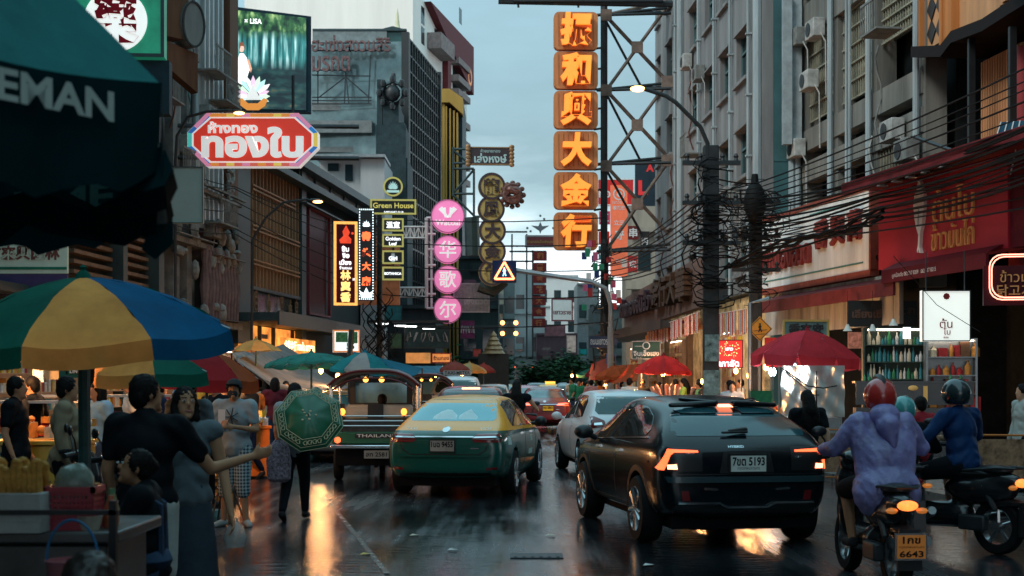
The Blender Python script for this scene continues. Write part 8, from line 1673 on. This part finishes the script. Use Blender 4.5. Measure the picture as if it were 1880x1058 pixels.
def stall(label, px, d, rz, w=1.4, mats=GM, front=DARK, h=.85, lamp_=25, heap=True, glass=False):
    p = G(px, d); t = thing('market_stall', label, 'stall', (p.x, d, 0), rz); mb = MB(); mb.bb(-w / 2, w / 2, 0, .7, h - .05, h); mb.bb(-w / 2 + .03, w / 2 - .03, .03, .67, .04, h - .055); obj('table', mb, front, t, bevel=.008)
    r = random.Random(int(px * 3 + d)); mb = MB()
    for i in range(int(w * 42)):
        x, y = r.uniform(-w / 2 + .06, w / 2 - .06), r.uniform(.08, .6); mb.k = r.randrange(len(mats)); z = h + .02 + (.22 * (y / .6) * r.random() if heap else 0)
        if r.random() < .5: mb.ell((x, y, z + .03), (r.uniform(.03, .06), .05, r.uniform(.03, .07)), 7)
        else: mb.box((x, y, z + .03), (r.uniform(.06, .13), r.uniform(.06, .13), r.uniform(.05, .16)), r.uniform(0, 1.5))
    o = obj('goods', mb, mats, t); o['kind'] = 'stuff'
    if glass: mb = MB(); [mb.bb(x - .012, x + .012, y - .012, y + .012, h, h + .5) for x in (-w / 2 + .02, w / 2 - .02) for y in (.05, .62)]; mb.bb(-w / 2, w / 2, .02, .66, h + .5, h + .53); obj('glass_case_frame', mb, STEEL, t)
    if lamp_: q = M4.Rotation(rz, 3, 'Z') @ V((0, .25, 0)); lamp((p.x + q.x, d + q.y, h + 1.0), lamp_)
    return t
WM = [GM[0], GM[2], GM[6], GM[4], GM[1]]
stall('yellow cart heaped with packets of pork snacks at the left stalls', 72, 14.8, R(8), 1.0, [GM[0], GM[1], GM[2], GM[4]], mat('yellow_cart_paint', (.62, .32, .03), .4, var=.2), 1.05, 22)
stall('stall of orange and cream goods behind the khaki shirted man', 190, 19, R(10), 1.8, WM, DARK, .95, 30, True, True)
stall('stall under the maroon parasol with an orange cloth front', 418, 24, R(20), 1.5, WM, ORGC, .9, 45)
stall('stall of white packets under the white tarpaulin', 520, 37, R(15), 2.4, [GM[4], GM[0], GM[3]], WHTC, .9, 70)
stall('stall under the wide green parasol', 590, 33, R(10), 1.6, WM, DARK, .9, 45)
stall('left stall with steel trays near the edge of the picture', 20, 17, R(5), 1.4, [GM[5], GM[7], GM[4]], STEEL, .9, 18, False, True)
stall('far left stall beyond the blue tarpaulin', 745, 50, R(12), 2.2, WM, REDC, .9, 60)
stall('far left stall under the pale yellow parasol', 850, 62, R(12), 2.2, WM, ORGC, .9, 60)
stall('bread stall with long paper wrapped loaves under the scarlet parasol', 1217, 40.5, R(-8), 1.7, [GM[0], GM[0], GM[4], GM[2]], WHTC, .85, 60)
stall('stall of orange drinks left of the cart with the white sheet', 1408, 29.5, R(-6), .9, [GM[2], GM[2], GM[1]], STEEL, .95, 24)
stall('far right stall under the orange awning', 1150, 46, R(-6), 2.0, WM, ORGC, .9, 70)
stall('far right stall under the coral awning', 1100, 56, R(-6), 2.2, WM, REDC, .9, 60)
stall('stall of hanging clothes beside the shopper near the chestnut sign', 1352, 34, R(-6), 1.3, [GM[4], GM[0]], WHTC, .9, 45)
mb = MB()
for i in range(9): a = -.5 + i * .13; mb.caps((-.3 + .07 * i, 0, .0), .05, (-.3 + .07 * i + math.sin(a) * .6, .12 * (i % 2), .62 * math.cos(a)), .06, 8)
mb.v = [(x + G(1235, 40.2).x, y + 40.2, z + .9) for x, y, z in mb.v]; solo('paper_rolls', mb, mat('peach_paper', (.62, .42, .34), .6, var=.2, emit=.03), 'fan of long pale paper rolls on the bread stall', 'paper rolls')
for x, y, d, e in ((1170, 680, 44, 90), (1290, 700, 36, 60), (1375, 690, 34, 60), (435, 700, 23, 30), (395, 690, 20, 26), (620, 690, 36, 60), (1050, 690, 60, 80), (800, 690, 60, 80)): lamp(P(x, y, d), e)
lamp(P(1418, 683, 28.6), 8, .075, COOL, (.85, .95, 1)); lamp(P(1456, 676, 28.4), 12, .085, COOL, (.85, .95, 1))
# cart with the white sheet
CV = bpy.data.materials.new('translucent_sheet'); CV.use_nodes = True; b_ = CV.node_tree.nodes['Principled BSDF']; b_.inputs['Base Color'].default_value = (.46, .50, .49, 1); b_.inputs['Roughness'].default_value = .35; b_.inputs['Transmission Weight'].default_value = .25
a, b = P(1425, 672, 27.2), P(1551, 766, 26.6); t = thing('sheeted_cart', 'food cart wrapped in a creased clear white plastic sheet under the big red parasol', 'cart', ((a.x + b.x) / 2, 27, 0)); w = b.x - a.x; mb = MB(); N_ = 18; vs = []
for i in range(N_ + 1):
    for j in range(N_ + 1): u, v = i / N_, j / N_; vs.append((-w / 2 + w * u, -.35 + .05 * math.sin(u * 9 + v * 4) + .04 * math.sin(v * 13 + u * 17) + .03 * math.sin(u * 31 - v * 7), b.z + (a.z - b.z) * v))
n = N_ + 1; mb.add(vs, [(i * n + j, (i + 1) * n + j, (i + 1) * n + j + 1, i * n + j + 1) for i in range(N_) for j in range(N_)]); obj('sheet', mb, CV, t, smooth=0); t.children[0].data.shade_smooth()
mb = MB(); mb.bb(-w / 2, w / 2, -.1, .6, .25, b.z - .02); [mb.cyl((x, y, .25), (x, y, a.z), .018, n=6) for x in (-w / 2, w / 2) for y in (-.1, .55)]; [mb.cyl((x, .25, .25), (x + .04, .25, .25), .25, n=18) for x in (-w / 2 - .05, w / 2 + .01)]; obj('frame', mb, STEEL, t)
mb = MB(); mb.tube([(-w * .5, -.42, a.z - .05), (-w * .1, -.43, a.z - .38), (w * .15, -.43, a.z - .42), (w * .45, -.42, a.z - .36)], .012, 5); mb.tube([(-w * .45, -.43, a.z - .12), (0, -.44, a.z - .55), (.1, -.44, a.z - .55)], .010, 5); mb.cyl((.06, -.4, a.z - .1), (.06, -.4, a.z - 1.0), .012, n=5); obj('tie_rope', mb, CABLE, t)
# right noodle shop: jar cabinet, crates, framed calligraphy, pendants
p = G(1662, 30); shelf('glass jar cabinet with green and pale jars behind the scooter riders', (p.x, 30.2, .25), R(-8), 1.6, 2.55, 7, mat('dim_shelf_back', (.06, .09, .075), .5, var=.5), [GM[3], GM[7], GM[4], GM[0], GM[7]], True, True, 'jar_cabinet', .95, .9, .085)
p = G(1750, 29.5); shelf('shelf of red crates and orange packets under the white lit box sign', (p.x, 29.6, .25), R(-8), 1.0, 2.3, 6, STEEL, [GM[1], GM[1], GM[5], GM[2], GM[0]], False, True, 'crate_shelf', 1, .9, .17)
p = G(1665, 28.6); t = thing('food_counter', 'dark glazed food counter with round yellow dishes in front of the jar cabinet', 'counter', (p.x, 28.6, 0), R(-8)); mb = MB(); mb.bb(-1.0, 1.3, 0, .6, 0, 1.12); mb.bb(-1.0, 1.3, 0, .03, 1.18, 1.62); mb.bb(-1.02, 1.32, -.02, .62, 1.62, 1.66); obj('counter', mb, mat('dark_counter', (.02, .025, .027), .25, var=.4), t)
mb = MB(); [mb.ell((x, -.02, 1.52), (.10, .02, .055), 10) for x in (-.35, .12, .78, 1.08)]; mb.bb(.32, .40, -.03, -.005, 1.25, 1.56); obj('dish', mb, mat('yellow_dish', (.6, .36, .12), .5, var=.2, emit=.1), t)
mb = MB(); [mb.lathe([(.03, 0), (.035, .06), (.012, .09), (.012, .12), (0, .12)], (x, .3, 1.67), 8) for x in (-.8, -.7, -.6, .9, 1.1)]; obj('bottle', mb, GM[3], t)
t = board('framed_calligraphy', 'teal framed board with dark Chinese characters in a gold and red frame', 1437, 587, 1522, 622, d=33, face=mat('teal_board', (.12, .22, .23), .5, var=.25), edge=mat('gold_frame', (.4, .3, .08), .4, var=.2), bw=.05, th=.08, texts=[('香來安', .12, .15, .88, .85, BLACK, .04)], cat='board')
t = board('dim_shop_sign', 'unlit dark sign with brown Thai and Chinese lettering inside the noodle shop', 1557, 552, 1684, 600, d=33.5, face=mat('near_black_board', (.012, .018, .02), .4, var=.2), th=.1, texts=[('เลียงเซียง', .06, .15, .66, .85, mat('bronze_dim', (.12, .065, .045), .4, var=.3), .03), ('仁 和', .72, .1, .96, .7, mat('bronze_dim', (.12, .065, .045), .4), .04)])
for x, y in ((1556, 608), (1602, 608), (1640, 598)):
    t = thing('pendant_lamp', 'glass pendant lamp hanging unlit under the noodle shop awning', 'lamp', P(x, y, 30), 0, 'glass pendant lamps of the noodle shop'); mb = MB(); mb.lathe([(.03, .14), (.05, .08), (.10, 0), (.09, 0), (.04, .08)], (0, 0, 0), 14); obj('lamp_shade', mb, mat('milky_glass', (.4, .46, .44), .2, var=.1, emit=.12), t); mb = MB(); mb.tube([(0, 0, .1), (0, 0, .85)], .006, 4); obj('flex', mb, CABLE, t)  # the unlit shade carries a faint glow in its material
t = board('lit_price_panel', 'small bright white lit panel in the noodle shop', 1659, 601, 1672, 622, d=29.6, face=WLIT, th=.06)
t = board('poster', 'red and cream upright poster beside the noodle shop door', 1557, 610, 1584, 640, d=31, face=mat('poster_print', (.5, .2, .14), .5, var=.8, sc_=9, emit=.12), th=.03, cat='poster')
board('hanging_banner', 'dim red upright banner behind the red parasol', 1404, 620, 1424, 672, d=36, face=mat('red_cloth_banner', (.32, .03, .03), .7, var=.3, emit=.05), th=.03, cat='banner')
# shop interiors of the grey block: shelves of goods with tube lamps
for x, d, w, l in ((1165, 68, 3.2, 'lit shop shelf deep in the grey block, farthest one'), (1200, 60, 3.4, 'lit shop shelf behind the green shop sign'), (1242, 53.5, 3.4, 'lit shop shelf behind the scarlet parasol'), (1340, 42, 2.4, 'lit shop shelf behind the chestnut sign')): p = gf.w(gf.u(x), -.05, .2); shelf(l, tuple(p), gf.rz, w, 3.2, 6, mat('tan_shelf', (.4, .24, .14), .6, var=.3, emit=.10), [GM[0], GM[2], GM[4], GM[1], GM[6]])  # shelf boards glow faintly, standing in for shop light falling on them
for x, w, l in ((20, 3, 'lit goods shelf at the far left behind the parked motorbikes'), (95, 3, 'lit goods shelf behind the yellow cart'), (225, 3, 'lit goods shelf between the parasols')): p = nf.w(nf.u(x), -.1, .1); shelf(l, tuple(p), nf.rz, w, 2.6, 6, mat('tan_shelf', (.4, .24, .14), .6), WM + [GM[7]])
for x, w, l in ((330, 3, 'lit goods shelf under the columned front'), (400, 3, 'lit goods shelf left of the bamboo screen'), (640, 3, 'lit goods shelf at the right end of the bamboo building')): p = ff.w(ff.u(x), -.1, .1); shelf(l, tuple(p), ff.rz, w, 2.6, 6, mat('tan_shelf', (.4, .24, .14), .6), WM)
t = board('delivery_sign', 'small dark teal sign with white latin letters above the yellow cart', 108, 668, 150, 694, d=17, face=mat('dark_green_sign', (.01, .09, .085), .5, var=.15), th=.05, texts=[('LINE', .5, .35, .95, .72, WHITE, .01)])
mb = MB(); w, h = t['w'], t['h']; mb.prism(rrect(-w * .18, w * .0 - .03, h * .28, h * .68, .02), -.01, -.003); obj('square_emblem', mb, WHITE, t)
board('white_menu_board', 'plain white menu board over the left goods', 60, 672, 79, 702, d=17.5, face=WHITE, th=.03, cat='board', texts=[('เมนู', .15, .1, .85, .3, RB, .0)]); board('tan_menu_board', 'tan cardboard menu board beside the plain white one', 82, 672, 108, 697, d=17.6, face=mat('cardboard', (.36, .28, .17), .7, var=.2), th=.03, cat='board')
def stool(label, px, d, m):
    t = thing('plastic_stool', label, 'stool', at(px, d), .4, 'red plastic stools by the left stalls'); mb = MB(); mb.bb(-.16, .16, -.16, .16, .43, .46); obj('seat', mb, m, t, bevel=.015)
    for x in (-1, 1):
        for y in (-1, 1): mb = MB(); mb.tube([(x * .13, y * .13, .43), (x * .18, y * .18, 0)], [.025, .02], 4); obj('leg', mb, m, t)
for px, d, l in ((178, 13.2, 'red plastic stool stacked behind the teal pole'), (196, 13.9, 'red plastic stool nearer the white shirted person'), (152, 14.2, 'red plastic stool left of the teal pole')): stool(l, px, d, RP)
# barriers on the right
def barrier(label, px, d, rz, w):
    t = thing('folding_barrier', label, 'barrier', at(px, d), rz); mb = MB(); mb.tube([(-w / 2, 0, 0), (-w / 2, 0, 1.0), (w / 2, 0, 1.0), (w / 2, 0, 0)], .018, 6); mb.tube([(-w / 2, 0, .35), (w / 2, 0, .35)], .012, 5); obj('frame', mb, mat('orange_barrier', (.5, .16, .04), .5, var=.3), t); mb = MB(); mb.bb(-w / 2 + .04, w / 2 - .04, -.01, .01, .42, .95); obj('panel', mb, mat('barrier_print', (.35, .2, .12), .6, var=.8, sc_=7), t)
barrier('orange framed barrier right of the woman beside the dark crossover', 1530, 19.5, R(-4), 1.0); barrier('orange barrier behind the blue jacket rider', 1865, 17.5, R(-8), 1.2)
t = thing('green_crate_frame', 'thin frame stand of small green packets between the crossover roof and the cart', 'stand', at(1395, 27)); mb = MB(); mb.tube([(-.2, 0, 0), (-.2, 0, 1.5), (.25, 0, 1.5), (.25, 0, 0)], .012, 5); mb.bb(-.18, .23, 0, .02, 1.2, 1.48); obj('frame', mb, GM[3], t)
# ---- trees at the street end
def tree(label, px, d, h, r, n, seed, col_=(.014, .05, .022)):
    rr = random.Random(seed); t = thing('street_tree', label, 'tree', at(px, d)); mb = MB(); mb.tube([(0, 0, 0), (.1, 0, h * .35), (-.05, .1, h * .6)], [.22, .16, .09], 8)
    tips = []
    for i in range(9): a = rr.uniform(0, 6.3); q = V((r * .6 * math.cos(a), r * .6 * math.sin(a), h * rr.uniform(.55, .9))); mb.tube([(0, 0, h * .45), V((0, 0, h * .55)).lerp(q, .5), q], [.09, .05, .02], 5); tips.append(q)
    obj('trunk', mb, mat('bark', (.06, .045, .035), .9, var=.4), t); mb = MB()
    for i in range(n):
        c_ = rr.choice(tips) + V((rr.gauss(0, 1), rr.gauss(0, 1), rr.gauss(0, .8))) * r * .28; s = rr.uniform(.12, .28); mb.k = rr.randrange(3); q = M4.Rotation(rr.uniform(0, 6.3), 3, 'Z') @ M4.Rotation(rr.uniform(-1, 1), 3, 'X'); mb.add([c_ + q @ V(v) * s for v in ((-1, 0, 0), (0, -.45, .1), (1, 0, 0), (0, .45, .1))], [(0, 1, 2, 3)])
    obj('crown', mb, [mat('leaf_dark', (.012, .04, .018), .6, var=.3), mat('leaf_mid', (.022, .075, .03), .6, var=.3), mat('leaf_pale', (.04, .11, .045), .6, var=.3)], t, smooth=0)
for l, px, d, h, r, n in (('round street tree left of the bus', 900, 96, 3.5, 1.8, 1500), ('street tree just right of the bus', 1003, 100, 3.1, 1.6, 1300), ('wide street tree at the street end right of the bus', 1040, 104, 3.3, 1.9, 1500), ('dark street tree at the left of the street end', 868, 92, 3.0, 1.5, 1200), ('small street tree behind the red sedan', 1072, 112, 3.4, 1.6, 1200)): tree(l, px, d, h, r, n, int(px))
# ---- the street behind the camera: plain fronts that shade and reflect
RS = random.Random(5)
for i in range(6):
    for s, x0 in ((-1, -9.5), (1, 12.5)):
        y0 = 12 - i * 13; H = RS.uniform(20, 27); t = thing('shophouse', f'{("grey", "tan", "teal", "white", "brown", "dark")[i]} shophouse beside the camera on the {"left" if s < 0 else "right"} of the street', 'building', (x0, y0, 0)); mb = MB(); mb.bb(0, s * 9, -6.4, 6.4, 0, H); c_ = RS.uniform(.06, .22); obj('wall', mb, mat(f'rear_wall_{i}{s}', (c_, c_ * 1.02, c_), .8, var=.35, sc_=.8), t)
        mb = MB(); [mb.bb(-s * .05, s * .02, y - .7, y + .7, z, z + 1.6) for z in (5, 8.3, 11.4) for y in (-4.5, -1.5, 1.5, 4.5)]; mb.bb(-s * .06, s * .02, -5.5, 5.5, .3, 3.2); obj('window', mb, GLASSD, t)
        mb = MB(); mb.bb(-s * 1.4, 0, -6.2, 6.2, 3.5, 3.7); obj('canopy', mb, DARK, t)
# ---------------------------------------------------------------- clutter on the fronts, counter and road
def clutter(fac, px0, px1, y0, y1, n, host, seed):
    r = random.Random(seed); SG = [mat(f'clutter_{i}', c, .6, var=.4, sc_=4) for i, c in enumerate(((.4, .4, .38), (.2, .21, .2), (.12, .05, .04), (.05, .12, .12)))]
    for i in range(n):
        x, y = r.uniform(px0, px1), r.uniform(y0, y1); u, z = fac.uz(x, y); k = r.random()
        mb = MB()
        if k < .5:   # air conditioner
            mb.bb(u - .42, u + .42, -.42, -.06, z, z + .55); a = obj('air_conditioner', mb, SG[r.randrange(2)], host, bevel=.02); mb = MB(); mb.lathe([(.0, 0), (.2, .0), (.21, .02), (.03, .01)], (u - .1, -.425, z + .28), 14, M4.Rotation(R(90), 3, 'X')); obj('fan_grille', mb, DARK, a); mb = MB(); mb.tube([(u + .4, -.2, z + .1), (u + .55, -.1, z - .2), (u + .55, -.08, z - r.uniform(1, 2.5))], .025, 5); obj('hose', mb, SG[0], a)
        elif k < .75:
            w = r.uniform(.5, 1.1); mb.bb(u - w, u + w, -.75, -.05, z, z + .05)
            for j in range(int(w * 14)): x_ = u - w + 2 * w * j / int(w * 14); mb.bb(x_ - .012, x_ + .012, -.75, -.73, z, z + .8)
            mb.bb(u - w, u + w, -.76, -.72, z + .78, z + .84); obj('balcony_rail', mb, SG[1], host)
        else:
            mb.tube([(u + .02 * math.sin(j), -.1 - .1 * math.sin(j * 1.3), z - .35 * j) for j in range(9)], .03, 5); obj('drain_hose', mb, SG[r.randrange(4)], host)
clutter(ff, 302, 428, 60, 470, 16, cl, 3); clutter(nf, 120, 292, 180, 480, 8, nb, 4); clutter(cf, 1475, 1688, 20, 330, 9, cb, 5); clutter(gf, 1212, 1395, 120, 430, 8, gb, 6)
for i in range(6): cable('thin dark cable strung along the left fronts', [(310 + rnd.uniform(-5, 5), 300 + i * 22, 41), (430, 335 + i * 20 + rnd.uniform(-9, 9), 48), (690, 430 + i * 24, 60)], .018, .015, 'cables along the left fronts')
OLIVE = mat('window_grille', (.10, .11, .11), .5, m=.3, var=.3)
for x in (310, 345, 372, 398):
    for y in (395, 300, 215, 130): u, z = ff.uz(x, y); mb = MB(); [mb.bb(u - .5 + .1 * j, u - .48 + .1 * j, .3, .33, z, z + 1.7) for j in range(11)]; [mb.bb(u - .55, u + .55, .28, .3, z + q, z + q + .04) for q in (0, .55, 1.1, 1.66)]; obj('window_grille', mb, OLIVE, cl)
# things on the snack counter and the bottom left
PK2 = [mat(f'snack_{i}', c, .35, var=.3, sc_=20) for i, c in enumerate(((.55, .5, .4), (.5, .12, .05), (.08, .25, .12), (.6, .42, .1)))]
for i, (dx, dy, k, l) in enumerate(((.20, 0, 0, 'small cream tub at the free end of the snack counter'), (.31, .08, 1, 'orange sauce bottle at the free end of the snack counter'), (.26, .2, 2, 'green lidded jar at the back of the snack counter'), (.12, .25, 3, 'yellow packet behind the red basket on the snack counter'))):
    mb = MB(); c_ = G(150, 6.0); mb.lathe([(.028, 0), (.034, .02), (.034, .07), (.014, .10 + .02 * k), (.014, .12 + .02 * k), (0, .12 + .02 * k)] if k else [(.04, 0), (.055, .06), (.05, .06), (.03, .01), (0, .01)], (c_.x - .1 + dx * .6, 6.05 + dy, zc), 14); solo('jar' if k else 'tub', mb, PK2[k], l, 'jar' if k else 'tub')
# goods hanging around the parked motorbikes and the left stalls
for px, d, m, l in ((35, 12.2, 7, 'teal plastic crate beside the second parked motorbike'), (12, 13, 1, 'red plastic crate near the left edge of the road'), (205, 13, 4, 'white foam cooler behind the black tee man'), (395, 20, 2, 'orange crate under the maroon parasol')):
    t = thing('plastic_crate', l, 'crate', at(px, d), .2); mb = MB(); [mb.bb(-.25, .25, -.18, .18, z, z + .05) for z in (0, .1, .2, .3)]; [mb.bb(x - .02, x + .02, -.181, .181, 0, .35) for x in (-.23, -.08, .08, .23)]; obj('crate', mb, GM[m], t)
# litter and puddle edges on the wet road
for px, y, k in ((830, 1012, 0), (760, 985, 1), (1190, 1040, 0), (670, 1020, 2), (1010, 985, 1)):
    c_ = G(px, gd(y)); mb = MB(); mb.add([(c_.x + x, c_.y + q, .012 + h) for x, q, h in ((-.05, -.03, 0), (.04, -.05, .01), (.06, .03, 0), (-.02, .05, .012))], [(0, 1, 2, 3)]); solo('paper_scrap', mb, [GM[4], GM[0], GM[6]][k], 'small scrap of paper stuck to the wet road', 'litter', 'paper scraps on the wet road')
bpy.data.scenes.remove(_ts)
